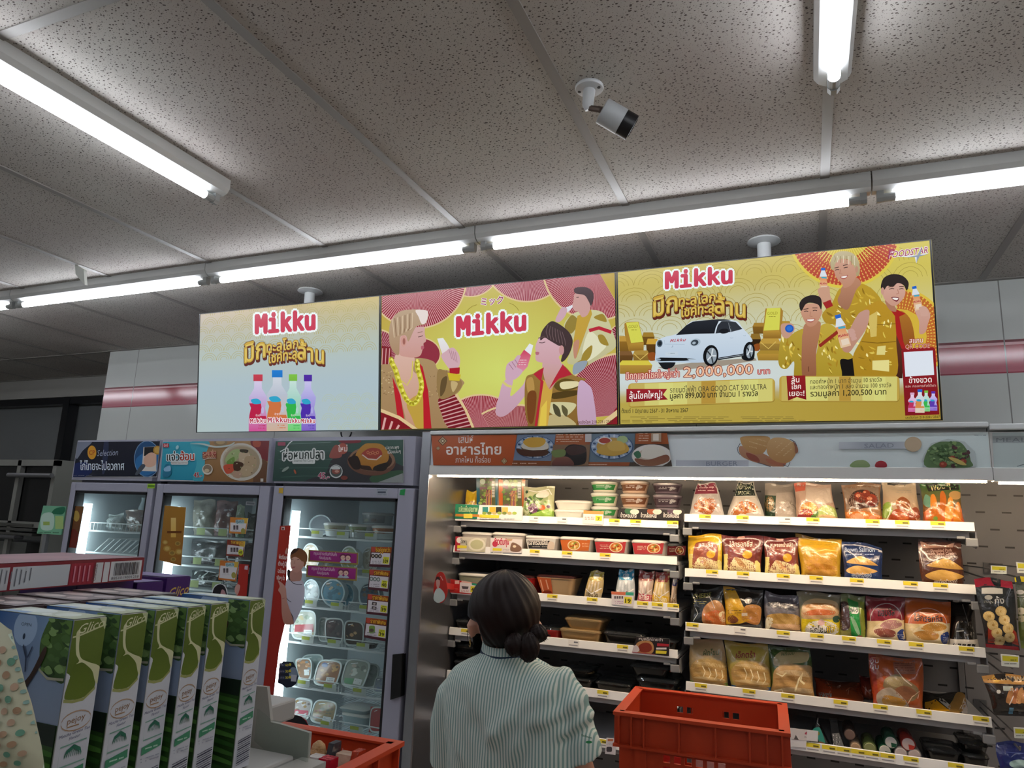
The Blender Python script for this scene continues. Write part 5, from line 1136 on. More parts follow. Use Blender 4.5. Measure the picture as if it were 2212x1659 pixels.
def art(A):
    A.poly([(590,795),(800,795),(800,812),(590,812)],'1c1c14');A.bars(690,850,880,890,2,'8c8478',seed=2);A.blob([(530,1010),(600,980),(640,1060),(600,1140),(530,1130)],'6f8a2c');
    for p,c in (([(680,980),(760,925),(850,980),(830,1050),(720,1070)],'7c4420'),([(600,1150),(660,1060),(760,1060),(860,1130),(900,1210),(620,1220)],'8a3818'),([(820,1080),(930,1030),(970,1120),(900,1180),(830,1160)],'7a3418'),([(680,1100),(760,1080),(830,1150),(740,1180)],'a05428')):A.blob(p,c)
    A.line([(570,1170),(610,1100),(630,980)],10,'d8ccb0');A.line([(680,965),(780,1000),(880,1080),(930,1170)],12,'c89c78');A.line([(580,1195),(640,1205),(720,1165),(880,1200)],9,'d0a888')
pouch('R1',VB,[(520,790),(938,795),(985,1234),(535,1224)],'a1937f','9a7450',art,'clear pack of roast chicken with green leaf print on the top right shelf','chicken_pack','pouch',g,6)
def art(A):
    A.poly([(1060,790),(1440,800),(1450,850),(1080,870)],'141810');A.text('พอปๆ',1115,862,1345,838,44,'c8bc8c',0.03);A.blob([(1010,1000),(1040,900),(1110,950),(1120,1040)],'54806c');A.ell(1400,910,82,44,'a5814c');A.poly([(1010,1080),(1100,1020),(1500,1040),(1510,1240),(1060,1235)],'b8632c','a8401e')
    for k,(x,y) in enumerate(((1120,930),(1240,900),(1330,960),(1430,1010),(1180,1040),(1300,1030),(1400,1090),(1100,1080))):A.blob([(x-26,y),(x+20,y-30),(x+46,y+50),(x+30,y+180),(x-30,y+170)],('b8701e','a85a18','c48030')[k % 3])
    A.ell(1150,1150,30,26,'5c7a2c');A.blob([(1030,1180),(1100,1180),(1180,1235),(1060,1240)],'8e201c');A.blob([(1180,1235),(1340,1200),(1500,1180),(1510,1245)],'b07a54')
pouch('R1',VB,[(990,785),(1455,798),(1520,1250),(1015,1236)],'1f5a2c','8a3a1c',art,'green pack of crispy orange snack at the right end of the top shelf','crispy_snack_pouch','pouch',g,7)
# --- second shelf
g='sandwich pouches on the second shelf of the right bay'
def art_s(A,x0,y0,x1,y1,panel,title,tx):
    """brown or yellow sandwich pouch with rounded panel"""
    w,h=x1-x0,y1-y0
    A.poly([(x0,y0+h*0.47),(x0+w*0.13,y0+h*0.47),(x0+w*0.14,y1),(x0,y1)],'d6c878');A.poly([(x1-w*0.2,y0+h*0.66),(x1-w*0.08,y0+h*0.62),(x1,y0+h*0.7),(x1,y1),(x1-w*0.18,y1)],'d6c878')
    A.blob([(x0+w*0.16,y0+h*0.3),(x0+w*0.3,y0+h*0.16),(x0+w*0.7,y0+h*0.16),(x0+w*0.85,y0+h*0.3),(x0+w*0.86,y0+h*0.7),(x0+w*0.8,y1),(x0+w*0.15,y1)],panel)
    A.blob([(x0+w*0.15,y0+h*0.9),(x0+w*0.24,y0+h*0.62),(x0+w*0.4,y0+h*0.55),(x0+w*0.8,y0+h*0.66),(x0+w*0.88,y0+h*0.85),(x0+w*0.7,y1)],'e2d3a4','d6bc84');A.blob([(x0+w*0.3,y0+h*0.55),(x0+w*0.5,y0+h*0.62),(x0+w*0.78,y0+h*0.95),(x0+w*0.5,y0+h*0.8)],'b88a58');A.blob([(x0+w*0.1,y1),(x0+w*0.3,y0+h*0.88),(x0+w*0.75,y0+h*0.93),(x0+w*0.8,y1)],'a87048')
    A.ell(x0+w*0.66,y0+h*0.48,w*0.13,h*0.1,'d2a02c');A.text(title,*tx,'ecd9c8',0.02);A.bars(x0+w*0.25,tx[1]+14,x0+w*0.6,tx[1]+34,1,'b8907c',seed=4)
def art(A):art_s(A,140,150,545,560,'8c4a38','แฮมชีส',(258,272,428,272,42))
pouch('R2',VC,[(118,140),(530,132),(548,568),(138,548)],'d0a41c','d8b63c',art,'yellow sandwich pouch with brown arched panel, left end of the second shelf','sandwich_pouch','pouch',g,8)
def art(A):A.ell(770,170,46,28,'c49484');art_s(A,556,150,1010,590,'7c3a30','ไส้กรอกชีส',(638,275,910,272,46))
pouch('R2',VC,[(552,142),(1032,160),(1012,602),(556,582)],'5c2424','7c3c2c',art,'maroon sandwich pouch with five word title, second on the second shelf','sandwich_pouch','pouch',g,9)
def art(A):A.ell(1245,180,46,28,'c49484');art_s(A,1056,170,1478,605,'7c3a30','หมูหยองน้ำสลัด',(1130,270,1395,268,34))
pouch('R2',VC,[(1044,168),(1450,178),(1484,614),(1056,602)],'5c2424','7c3c2c',art,'maroon sandwich pouch beside the plain yellow one on the second shelf','sandwich_pouch','pouch',g,10)
def art(A):
    A.blob([(1540,330),(1640,290),(1880,310),(1930,420),(1920,580),(1720,610),(1550,580)],'b98a2a');
    for k in range(3):A.blob([(1570,430+60*k),(1700,400+56*k),(1890,430+52*k),(1900,470+50*k),(1700,460+56*k),(1600,470+58*k)],('c08c3c','a8701e','b88434')[k])
    A.bars(1580,215,1900,265,2,'a8862c',seed=6);A.rr(1530,190,1620,235,8,'b8942c');A.line([(1510,320),(1600,300),(1700,330),(1800,310),(1930,330)],8,'e0c86c');A.line([(1560,560),(1640,590),(1800,600),(1930,580)],8,'dcc05c')
pouch('R2',VC,[(1432,125),(1975,205),(1972,640),(1500,612)],'b98f1e','c0982c',art,'plain golden yellow sandwich pouch leaning over, fourth on the second shelf','sandwich_pouch','pouch',g,11,T=0.03)
def art(A):
    A.text('Brown Salmon',90,325,440,335,44,'a8b8d0',0.02);A.bars(100,345,430,372,1,'8898b8',seed=3);sandwich(A,95,385,370,175);A.text('แซนวิชครัวซองต์',165,578,410,578,30,'b8c4d8',0.01);A.text('ทูน่าแซลมอน',185,618,400,618,32,'ccd4e0',0.02);A.rect(75,618,215,648,'8a94a4')
pouch('R2',VD,[(42,205),(515,285),(532,655),(65,645)],'16264c','1c3260',art,'dark blue salmon sandwich pouch on the second shelf','sandwich_pouch','pouch',g,12)
def art(A):
    A.text('Shredded Pork',1100,330,1365,318,34,'a8887c',0.01);A.text('with Salad Cream',1072,365,1412,355,34,'b8988c',0.01);A.text('CROISSANT SANDWICH',1068,392,1420,388,22,'b8a498',0.01);sandwich(A,1060,410,420,220,'b0843c','c8a050');A.text('แซนวิชครัวซองต์',1140,660,1410,655,34,'d0c0b4',0.01);A.text('หมูหยองน้ำสลัด',1140,705,1425,702,34,'d8ccc0',0.02)
    A.poly([(960,190),(1080,250),(1270,265),(1400,200),(1380,270),(1000,285)],'8f6c5c')
pouch('R2',VD,[(940,175),(1480,190),(1502,715),(1012,695)],'4a281e','52301f',art,'dark brown croissant sandwich pouch at the right end of the second shelf','sandwich_pouch','pouch',g,13,seal=0.14)
# --- third shelf
g='bread packs on the third shelf of the right bay'
def art(A):
    A.text('CHEESE',185,895,400,860,44,'8c8a50',0.03);A.bars(195,905,345,945,2,'8a8444',seed=3);A.blob([(310,990),(440,900),(560,960),(575,1190),(330,1170)],'a5794c','b8723c');A.blob([(340,1040),(480,1000),(560,1060),(520,1150),(350,1150)],'b8602c');A.blob([(500,1040),(570,1020),(575,1120),(520,1120)],'e0cfa4')
    A.line([(200,1120),(250,1040),(220,980)],8,'b4b8b8');A.line([(370,850),(420,920),(450,980)],8,'a8a8a4');A.rect(175,1140,285,1180,'7c7c7a')
pouch('R3',VC,[(170,800),(562,765),(588,1220),(168,1184)],'17191a','222424',art,'black cheese bread pack at the left end of the third shelf','bread_pack','pouch',g,14)
def art(A):
    A.poly([(556,745),(700,780),(800,950),(900,1120),(760,1150),(590,1160)],'c69a1c','b88c18');A.blob([(790,1100),(830,970),(960,960),(1025,1010),(990,1160),(860,1140)],'b07a38','9c6428');A.blob([(610,1080),(680,1060),(750,1110),(700,1145),(630,1130)],'6e3c1c');A.ell(870,910,44,34,'98908a');A.bars(610,1000,790,1050,2,'5a4414',seed=5);A.rect(790,1040,860,1070,'c8b8a4');A.poly([(590,1160),(1010,1165),(1040,1250),(600,1215)],'5c5c5e');A.poly([(800,1200),(980,1205),(985,1240),(800,1230)],'9a9a9c')
pouch('R3',VC,[(556,745),(1030,800),(1042,1256),(592,1214)],'15120e','1c1814',art,'black and yellow bread pack, second on the third shelf','bread_pack','pouch',g,15)
def art(A):
    A.blob([(1115,930),(1250,920),(1440,980),(1420,1015),(1250,990),(1120,970)],'3c3a40');A.bars(1130,935,1400,990,2,'6c6c74',seed=2);A.blob([(1080,1080),(1180,1040),(1400,1050),(1485,1100),(1470,1160),(1300,1150),(1180,1150)],'9a7838','b08c4c');A.blob([(1100,1150),(1300,1150),(1490,1165),(1480,1220),(1200,1200)],'c29a70');A.blob([(1060,1150),(1090,1080),(1170,1100),(1120,1200),(1070,1220)],'dcd2b4');A.poly([(1060,1210),(1490,1230),(1500,1290),(1065,1262)],'cbb9a4');A.poly([(1195,1245),(1470,1262),(1490,1292),(1200,1282)],'b04c2c')
pouch('R3',VC,[(1058,820),(1455,890),(1502,1294),(1056,1264)],'5e5c66','6c625c',art,'grey striped bun pack, third on the third shelf','bread_pack','pouch',g,16)
def art(A):
    A.blob([(1500,1010),(1540,920),(1700,890),(1920,930),(1950,1080),(1760,1120),(1520,1110)],'c8ac80','b99468');A.blob([(1530,990),(1640,940),(1880,960),(1900,1000),(1700,1000)],'b07c44');A.blob([(1530,1050),(1700,1010),(1900,1040),(1880,1080),(1700,1080),(1560,1080)],'b8602c');A.poly([(1505,1120),(1960,1135),(1965,1335),(1505,1305)],'d0ba1c');A.blob([(1550,1240),(1600,1160),(1760,1140),(1900,1180),(1930,1270),(1760,1320),(1600,1300)],'ddd8d0');A.text('ผักโขมชีส',1612,1270,1890,1262,52,'3c3c34',0.02);A.text('ชีส',1800,1268,1890,1262,52,'c8a818',0.03);A.ell(1918,1130,44,38,'2c4a38');A.ell(1740,1160,40,34,'d0a8a0')
pouch('R3',VC,[(1428,785),(1975,835),(1966,1344),(1500,1306)],'84806c','b0a468',art,'cream bread pack with yellow label band, fourth on the third shelf','bread_pack','pouch',g,17,T=0.03)
def art(A):
    A.poly([(100,870),(230,890),(260,1350),(150,1340)],'1c7a34','2a9a44');A.blob([(0,950),(100,920),(130,1100),(110,1210),(20,1210)],'3c2420');A.rr(120,955,232,1030,30,'d8d8d0');A.text('MILO',132,1015,222,1008,40,'2c2420',0.04);A.poly([(250,880),(315,870),(318,1350),(262,1350)],'7c8a2c');A.poly([(20,1240),(120,1240),(180,1350),(20,1345)],'8f8a44');A.blob([(130,1070),(190,1110),(240,1250),(200,1250)],'8cb890');A.ell(240,1310,40,34,'8c4a3c')
pouch('R3',VD,[(15,830),(318,800),(316,1362),(15,1346)],'6c7a4c','7c7c3c',art,'narrow green drink bread pack, fifth on the third shelf','bread_pack','pouch',g,18)
def art_b(A,x0,y0,x1,y1,top,title,tx,fill,fill2):
    w,h=x1-x0,y1-y0
    A.poly([(x0,y0+h*0.5),(x1,y0+h*0.48),(x1,y1),(x0,y1)],'d2bc8a','cfb888');A.line([(x0+w*(0.5-0.42*math.cos(a)),y0+h*(0.5-0.36*math.sin(a))) for a in [0.26*k for k in range(13)]],9,mixc(top,'ffffff',0.3));A.text(title,*tx,'1c1814',0.025)
    A.blob([(x0+w*0.16,y0+h*0.66),(x0+w*0.4,y0+h*0.5),(x0+w*0.75,y0+h*0.44),(x0+w*0.96,y0+h*0.54),(x0+w*0.9,y0+h*0.7),(x0+w*0.7,y0+h*0.85),(x0+w*0.4,y0+h*0.84),(x0+w*0.22,y0+h*0.78)],'ddcaa2');A.blob([(x0+w*0.34,y0+h*0.6),(x0+w*0.55,y0+h*0.47),(x0+w*0.85,y0+h*0.5),(x0+w*0.9,y0+h*0.6),(x0+w*0.6,y0+h*0.66)],fill);A.blob([(x0+w*0.18,y0+h*0.7),(x0+w*0.4,y0+h*0.64),(x0+w*0.72,y0+h*0.7),(x0+w*0.68,y0+h*0.82),(x0+w*0.36,y0+h*0.82)],fill2)
    A.blob([(x0+w*0.78,y0+h*0.74),(x1-w*0.06,y0+h*0.66),(x1,y0+h*0.78),(x1,y0+h*0.9),(x0+w*0.84,y0+h*0.9)],'243a7c');A.bars(x0+w*0.84,y0+h*0.76,x1-w*0.04,y0+h*0.87,3,'a8b4d0',seed=3);A.bars(x0+w*0.62,y1-h*0.08,x1-w*0.05,y1-h*0.02,2,'8c7850',seed=5)
def art(A):art_b(A,330,860,805,1395,'6c1420','แฮมชีส',(470,1070,672,1062,60),'b07c78','8a4a3c');
pouch('R3',VD,[(328,850),(790,885),(806,1400),(330,1374)],'6c1420','8a2430',art,'dark red bun pack, sixth on the third shelf beside the orange one','bread_pack','pouch',g,19)
def art(A):art_b(A,800,850,1320,1430,'a8481c','ไส้กรอกชีส',(895,1100,1228,1112,62),'c08a3c','b07c34')
pouch('R3',VD,[(772,800),(1362,822),(1314,1446),(808,1404)],'a34c14','c0581c',art,'orange bun pack standing right of the dark red one on the third shelf','bread_pack','pouch',g,20,T=0.03)
def art(A):
    A.poly([(1330,1290),(1760,1290),(1900,1470),(1325,1445)],'c9c3b8','b8b0a2');
    for k in range(5):A.rect(1370+70*k,1345,1420+70*k,1400,'1a1a1a')
    A.bars(1420,1405,1740,1425,1,'5a5a54',seed=2);A.line([(1410,1195),(1520,1190)],10,'a8a8a8');A.line([(1510,960),(1580,1140)],8,'5c5c5c');A.bars(1340,1430,1700,1442,1,'8a8478',seed=9)
pouch('R3',VD,[(1330,930),(1640,960),(1800,1472),(1326,1448)],'15130f','1c1a16',art,'black pack with white bottom slumped at the right end of the third shelf','bread_pack','pouch',g,21,lean=0.06)
# --- fourth shelf
g='bread bags on the fourth shelf of the right bay'
def art_p(A,x0,y0,x1,y1,edge,title,tx,tcol,foot):
    w,h=x1-x0,y1-y0
    A.poly([(x0,y1-h*0.16),(x1,y1-h*0.12),(x1,y1),(x0,y1)],foot);A.blob([(x0+w*0.06,y0+h*0.5),(x0+w*0.3,y0+h*0.36),(x0+w*0.75,y0+h*0.38),(x0+w*0.96,y0+h*0.55),(x0+w*0.94,y0+h*0.85),(x0+w*0.6,y0+h*0.97),(x0+w*0.2,y0+h*0.9),(x0+w*0.04,y0+h*0.7)],'b99a5c','c0914c')
    for k in range(5):A.blob([(x0+w*0.1,y0+h*(0.46+0.1*k)),(x0+w*0.45,y0+h*(0.42+0.1*k)),(x0+w*0.9,y0+h*(0.5+0.095*k)),(x0+w*0.9,y0+h*(0.545+0.095*k)),(x0+w*0.45,y0+h*(0.49+0.1*k))],('d2b47c','a8834a','c8a468')[k % 3])
    for k in range(4):A.line([(x0+w*(0.35+0.16*k),y0+h*(0.5+0.03*k)),(x0+w*(0.42+0.15*k),y0+h*(0.62+0.04*k)),(x0+w*(0.38+0.14*k),y0+h*(0.72+0.03*k))],w*0.022,'f0e2b4',k==0)
    A.text(title,*tx,tcol,0.02);A.bars(tx[0]+10,tx[1]+22,tx[2]-10,tx[1]+48,2,'9c8c5c',seed=4)
def art(A):art_p(A,1020,80,1500,640,'','ผักโขม',(1195,242,1382,238,44),'4a5a34','6c8a34')
pouch('R4',VE,[(1005,60),(1440,85),(1502,655),(1024,610)],'a8906c','b09a68',art,'pale bread bag with green foot, left end of the fourth shelf','bread_bag','bag',g,22,T=0.032)
def art(A):art_p(A,1540,130,2010,700,'','เอ็กตร้า',(1600,305,1830,292,52),'7c1c2c','2a5a8c')
pouch('R4',VE,[(1440,92),(1988,140),(2014,706),(1545,664)],'a4923c','b09c50',art,'yellow bread bag with blue foot, second on the fourth shelf','bread_bag','bag',g,23,T=0.032)
def art(A):
    A.blob([(190,300),(280,250),(450,270),(580,290),(560,370),(400,380),(200,400),(170,350)],'a89a70');A.blob([(150,560),(180,440),(300,380),(500,400),(620,440),(650,640),(650,780),(300,760),(140,700)],'b59464','b98c4c')
    for k in range(5):A.blob([(170,470+62*k),(380,440+60*k),(640,500+58*k),(630,540+58*k),(380,490+60*k)],('c8ac80','a37c48','c49c60')[k % 3])
    A.text('ผักโขม',262,300,410,296,36,'5c6a44',0.01);A.line([(420,670),(470,540),(510,480),(490,560),(540,600)],22,'efdfae');A.line([(170,660),(260,640),(280,700)],16,'ead8a8');A.line([(200,470),(270,500),(320,465)],14,'e2d4a4');A.poly([(140,690),(300,730),(290,760),(140,710)],'b0a890')
pouch('R4',VF,[(105,190),(600,245),(665,795),(132,705)],'2c4a1e','5a6a34',art,'green edged bread bag, third on the fourth shelf','bread_bag','bag',g,24,T=0.034)
def art(A):A.poly([(670,620),(900,630),(880,780),(690,770)],'9a3c1c');A.rect(720,735,885,790,'8a847c');A.line([(830,640),(870,690),(860,740)],8,'c0886c');A.line([(960,690),(1000,680)],14,'d8b8a8');A.line([(1060,720),(1100,700),(1080,750)],7,'b87a5c')
pouch('R4',VF,[(655,612),(1240,685),(1255,842),(690,795)],'6c2c14','93401c',art,'dark orange bag lying flat on the fourth shelf','bread_bag','bag',g,25,T=0.05,lean=0.10,sealb=0.0,seal=0.0,Y=YP+0.02)
pouch('R4',VF,[(1190,560),(1400,600),(1400,850),(1225,835)],'52141a','8a3818',lambda A:A.line([(1240,690),(1330,770)],8,'a86450'),'deep red bag tucked behind the tall orange bag on the fourth shelf','bread_bag','bag',g,26,Y=YP+0.11,T=0.03)
def art(A):
    A.view(*VG);A.poly([(-70,290),(10,290),(30,860),(-30,850)],'8e1c1c','b0441c');A.text('อบ',-58,362,40,362,44,'d8c8c4',0.02);A.text('คุ้ม',-58,430,40,430,44,'d8c8c4',0.02);A.poly([(210,290),(480,320),(470,480),(220,480)],'8e5a48');A.bars(230,310,460,450,5,'6c3c30',seed=4)
    A.blob([(90,600),(120,530),(250,480),(360,540),(500,650),(480,760),(380,790),(230,720),(100,640)],'8c7c58','7a6040');A.blob([(110,560),(180,510),(300,560),(310,620),(200,620)],'a08e64');A.blob([(230,650),(340,610),(460,670),(470,720),(340,780),(240,710)],'8a5a3a');A.blob([(10,720),(120,640),(220,660),(400,850),(180,880),(30,830)],'b0a08c');A.blob([(70,780),(120,720),(330,770),(350,830),(250,860),(100,830)],'b88430','c49440');A.line([(240,420),(330,540),(420,610)],10,'d0c0b4');A.line([(350,860),(430,740),(520,680),(500,760)],10,'dcb898');A.rect(20,830,180,870,'9c9488')
pouch('R4',VG,[(-85,250),(572,300),(572,928),(-25,868)],'a04a1c','b0501c',art,'tall orange bag of filled rolls on the fourth shelf','bread_bag','bag',g,27,T=0.032)
def art(A):A.poly([(600,850),(700,820),(860,905),(830,945),(600,915)],'c08a14');A.poly([(760,800),(880,870),(860,900),(740,830)],'a8a49c');A.blob([(840,880),(980,800),(1100,815),(1060,900),(900,940)],'8f6c34');A.blob([(1010,900),(1080,850),(1105,960),(1040,960)],'a8a09c');A.line([(980,900),(1080,830)],8,'d8c8a8')
pouch('R4',VG,[(570,775),(1105,800),(1115,972),(580,926)],'1a1610','2c2414',art,'black and yellow bag lying down at the right end of the fourth shelf','bread_bag','bag',g,28,T=0.04,lean=0.09,sealb=0.0,seal=0.0,Y=YP+0.02)
# ================================================================== tubs, trays and cards of the case
clearp=mat('clear_plastic','d9dcd8',0.12,coat=0.4,alpha=1.0);ricep=mat('frosted_tub','cfccc2',0.3,coat=0.2);lidp=mat('frosted_lid','d8d6d0',0.25,coat=0.3)
blackp=mat('black_tray','0c0c0d',0.22,coat=0.3)
def limx(a,b,Y):
    if Y<2.62 or Y>2.8:return
    lo,hi=(XL+0.052,XM-0.018) if (a.x+b.x)/2<XM else (XM+0.022,XR-0.02)
    a.x=max(a.x,lo);b.x=min(b.x,hi)
def V2(V,q):return [(V[0]+a*V[2],V[1]+b*V[2]) for a,b in q]
def round_tub(row,V,xl,xr,yt,yb,label,cat='tub',name='plastic_tub',body=None,lid=None,art=None,band=(0.2,0.75),group=None,taper=0.8,stack=None,Y=None,bandcol=None,snap=True):
    """round tub seen between pixel columns xl..xr; art is wrapped on its front"""
    (a,b),(c,d)=V2(V,[(xl,yt),(xr,yb)]);Y0=Y or YP;pl,pr=PY(a,(b+d)/2,Y0+0.02),PY(c,(b+d)/2,Y0+0.02);r=(pr.x-pl.x)/2;cx=(pl.x+pr.x)/2;cy=Y0+r
    z1=PY((a+c)/2,b,Y0+r*0.3).z;z0=(SZ[row]+0.0012) if (snap and row) else PY((a+c)/2,d,Y0+r*0.3).z
    if stack is not None:z0=stack+0.0008
    h=z1-z0;lh=min(0.012,h*0.22);t=thing(name,label,cat,(cx,cy,z0),group)
    m=MB().lathe([(r*taper*0.9,0),(r*taper,h*0.06),(r*0.97,h-lh),(r*0.93,h-lh)],(cx,cy,z0),36);m.build('bowl',body or ricep,t,True,40)
    MB().lathe([(r*0.98,h-lh),(r*1.01,h-lh+0.001),(r*1.01,h-lh*0.35),(r*0.93,h-lh*0.1),(r*0.9,h),(0.001,h)],(cx,cy,z0),36,cap=False).build('lid',lid or lidp,t,True,40)
    if art:
        def f(x,y,dd):
            p=PY(x,y,Y0+0.02);s=max(-0.96,min(0.96,(p.x-cx)/r));an=math.asin(s);zz=max(0,min(1,(p.z-z0)/h));rr_=r*(taper+(0.97-taper)*min(1,zz/(1-lh/h)))+0.0008+dd
            return Vector((cx+rr_*math.sin(an),cy-rr_*math.cos(an),max(z0+0.001,p.z)))
        A=Art(f,L=5.0,step=0.00003);A.view(*V);art(A);A.mb.build('label',GLOSS(),t)
    return z1
def rect_tub(row,V,xl,xr,yt,yb,label,depth=0.12,cat='tub',name='plastic_tub',body=None,lid=None,art=None,group=None,taper=0.86,stack=None,Y=None,z0px=False,lh=0.011,rad=0.02):
    (a,b),(c,d)=V2(V,[(xl,yt),(xr,yb)]);Y0=Y or YP;pl,pr=PY(a,b,Y0),PY(c,b,Y0);limx(pl,pr,Y0);w=pr.x-pl.x;cx=(pl.x+pr.x)/2;cy=Y0+depth/2
    z1=(pl.z+pr.z)/2;z0=SZ[row]+0.0012 if row and not z0px else PY((a+c)/2,d,Y0).z
    if stack is not None:z0=stack+0.0008
    h=z1-z0;lh=min(lh,h*0.3);t=thing(name,label,cat,(cx,cy,z0),group)
    MB().rings([rrect(cx,cy,w*taper,depth*taper,rad,z0),rrect(cx,cy,w*0.97,depth*0.97,rad,z1-lh),rrect(cx,cy,w*1.0,depth,rad,z1-lh),rrect(cx,cy,w*1.0,depth,rad,z1-lh+0.002)]).build('bowl',body or ricep,t,True,40)
    MB().rings([rrect(cx,cy,w*0.99,depth*0.99,rad,z1-lh+0.0022),rrect(cx,cy,w*0.99,depth*0.99,rad,z1-lh*0.4),rrect(cx,cy,w*0.9,depth*0.9,rad,z1)]).build('lid',lid or lidp,t,True,40)
    if art:
        k=depth*(1-taper)/2;O=Vector((cx,Y0+depth*0.015-0.0012,z1-lh));n=Vector((0,-h,-k)).normalized()
        A=Art(flat(O,n),step=0.00003);A.view(*V);art(A);A.mb.build('label',GLOSS(),t)
    return z1
def tray(row,V,xl,xr,yt,yb,label,food=('8a5a34',),depth=0.15,body=None,group=None,Y=None,stack=None,name='food_tray',rim=None,dome=0.010,seed=0):
    """low tray with film lid over food; yt = far rim, yb = foot"""
    (a,b),(c,d)=V2(V,[(xl,yt),(xr,yb)]);Y0=Y or YP+0.01;pl,pr=PY(a,(b+d)/2,Y0),PY(c,(b+d)/2,Y0);limx(pl,pr,Y0);w=pr.x-pl.x;cx=(pl.x+pr.x)/2;cy=Y0+depth/2
    z0=SZ[row]+0.0012 if stack is None else stack+0.0008;h=max(0.014,PY((a+c)/2,b,Y0+0.02).z-z0)
    t=thing(name,label,'food tray',(cx,cy,z0),group)
    MB().rings([rrect(cx,cy,w*0.84,depth*0.8,0.02,z0),rrect(cx,cy,w*0.96,depth*0.95,0.02,z0+h*0.8),rrect(cx,cy,w,depth,0.02,z0+h*0.8),rrect(cx,cy,w,depth,0.02,z0+h*0.86),rrect(cx,cy,w*0.93,depth*0.92,0.02,z0+h*0.86),rrect(cx,cy,w*0.9,depth*0.88,0.02,z0+h*0.6)]).build('tray',body or blackp,t,True,40)
    rg=random.Random(seed+3);m=MB()
    for k in range(10):
        fx,fy=cx+rg.uniform(-0.36,0.36)*w,cy+rg.uniform(-0.34,0.34)*depth;s=rg.uniform(0.12,0.22)*w
        m.lathe([(s,h*0.55),(s*0.8,h*0.55+dome*0.6),(s*0.3,h*0.55+dome)],(fx,fy,z0),9,col=food[k % len(food)],sy=0.7)
    m.build('food',GLOSS(),t,True)
    MB().rings([rrect(cx,cy,w*0.985,depth*0.98,0.02,z0+h*0.865),rrect(cx,cy,w*0.95,depth*0.94,0.02,z0+h),rrect(cx,cy,w*0.8,depth*0.8,0.02,z0+h+0.002)]).build('film_lid',glass('tray_lid','eef0ee',0.35,0.03),t,True,40)
    return z0+h+0.002
def card(V,q,label,art,name='price_card',cat='price card',Y=None,group=None,th=0.0016):
    A=sign(V2(V,q),name,label,cat,Y=Y or YS-0.0078,th=th,gloss=False,group=group);A.view(*V);art(A);return done(A)
# --- top shelf, left bay
pouch('L1',ZA,[(360,512),(470,518),(466,640),(364,632)],'c8a81c','b8902c',lambda A:(A.rect(366,585,466,610,'c8b898'),A.text('MULTY',372,590,460,592,26,'7a4a1c',0.03),A.ell(420,615,30,10,'8c5a2c')),'small yellow pouch behind the green shelf strip, top left shelf',seed=31,T=0.012,Y=YP+0.04)
def salad_box(x0,x1,yt,edge,seed,label):
    p=V2(ZA,[(x0,yt),(x1,yt),(x1-8,650),(x0+4,640)]);Y0=YP+0.045;c=quadP(Y0,p);c[2].z=c[3].z=SZ['L1']+0.0012
    t=thing('salad_box',label,'salad',((c[0].x+c[1].x)/2,Y0+0.02,SZ['L1']),'salad boxes on the top left shelf')
    MB().rings([[v+Vector((0,0.028,0)) for v in c],[v+(sum(c,Vector())/4-v)*0.04 for v in c]]).build('box',clearp,t)
    A=Art(flat((0,Y0,0),NV),clip=p);A.view(*ZA);w=x1-x0;A.poly([(x0,yt),(x1,yt),(x1,660),(x0,660)],'4c5a34','5a5a3c');A.rect(x0,yt,x0+w*0.16,660,edge[0]);A.rect(x1-w*0.13,yt,x1,660,edge[1]);rg=random.Random(seed)
    for k in range(46):
        x,y,s=rg.uniform(x0+w*0.18,x1-w*0.3),rg.uniform(yt+10,640),rg.uniform(8,20);A.blob([(x-s,y),(x,y-s*0.8),(x+s,y),(x,y+s*0.7)],rg.choice(['5c7a34','7a9448','48602c','8ca85c','6a4a54']))
    for k in range(6):A.line([(x0+w*0.42+6*k,560),(x0+w*0.48+8*k,yt+90),(x0+w*0.46+8*k,640)],5,('b87a4c','c89a6c','8c4a6c')[(k+seed) % 3])
    A.rect(x1-w*0.28,yt+20,x1-w*0.15,yt+150,'b8b8b4');A.bars(x1-w*0.27,yt+30,x1-w*0.16,yt+140,5,'50504c',seed=seed);A.ell(x0+w*0.3,yt+26,22,22,'a8b8a8');A.mb.build('print',GLOSS(),t)
salad_box(475,650,418,('1c5468','2c5a6c'),1,'salad box with teal edges on the top left shelf')
salad_box(652,866,426,('b05a24','a85c2c'),2,'salad box with orange edges on the top left shelf')
def art(A):
    A.poly([(880,560),(960,530),(1040,540),(1050,610),(980,680),(880,650)],'8f9c70');rg=random.Random(5)
    for k in range(34):
        x,y,s=rg.uniform(860,1050),rg.uniform(540,690),rg.uniform(12,26);A.blob([(x-s,y),(x,y-s),(x+s,y),(x,y+s*0.8)],rg.choice(['4c6a34','7c9a54','c0c8a4','5a3c50','9ab070','3c5a2c']))
    A.blob([(885,630),(930,600),(970,640),(930,670)],'5c3450');A.ell(1000,630,24,18,'c0602c');A.blob([(850,690),(930,670),(1060,640),(1075,700),(1000,718),(860,712)],'8cb04c');A.blob([(950,540),(1000,510),(1050,530),(1030,560),(960,560)],'d4d0c4');A.ell(865,520,12,12,'2c4a34');A.line([(880,505),(950,520),(1040,505),(1070,540)],7,'e4e4dc')
pouch('L1',ZA,[(832,478),(1090,484),(1076,722),(834,712)],'a9aa8c','a8b074',art,'clear salad bag in front of the salad boxes, top left shelf','salad_bag','bag',None,33,seal=0.05)
zt1=rect_tub('L1',ZA,1085,1345,665,735,'lower of two white rice boxes on the top left shelf',0.12,name='rice_box',cat='rice box',group='white rice boxes')
rect_tub(None,ZA,1090,1380,592,672,'upper of two white rice boxes on the top left shelf',0.12,name='rice_box',cat='rice box',group='white rice boxes',stack=zt1,Y=YP+0.004)
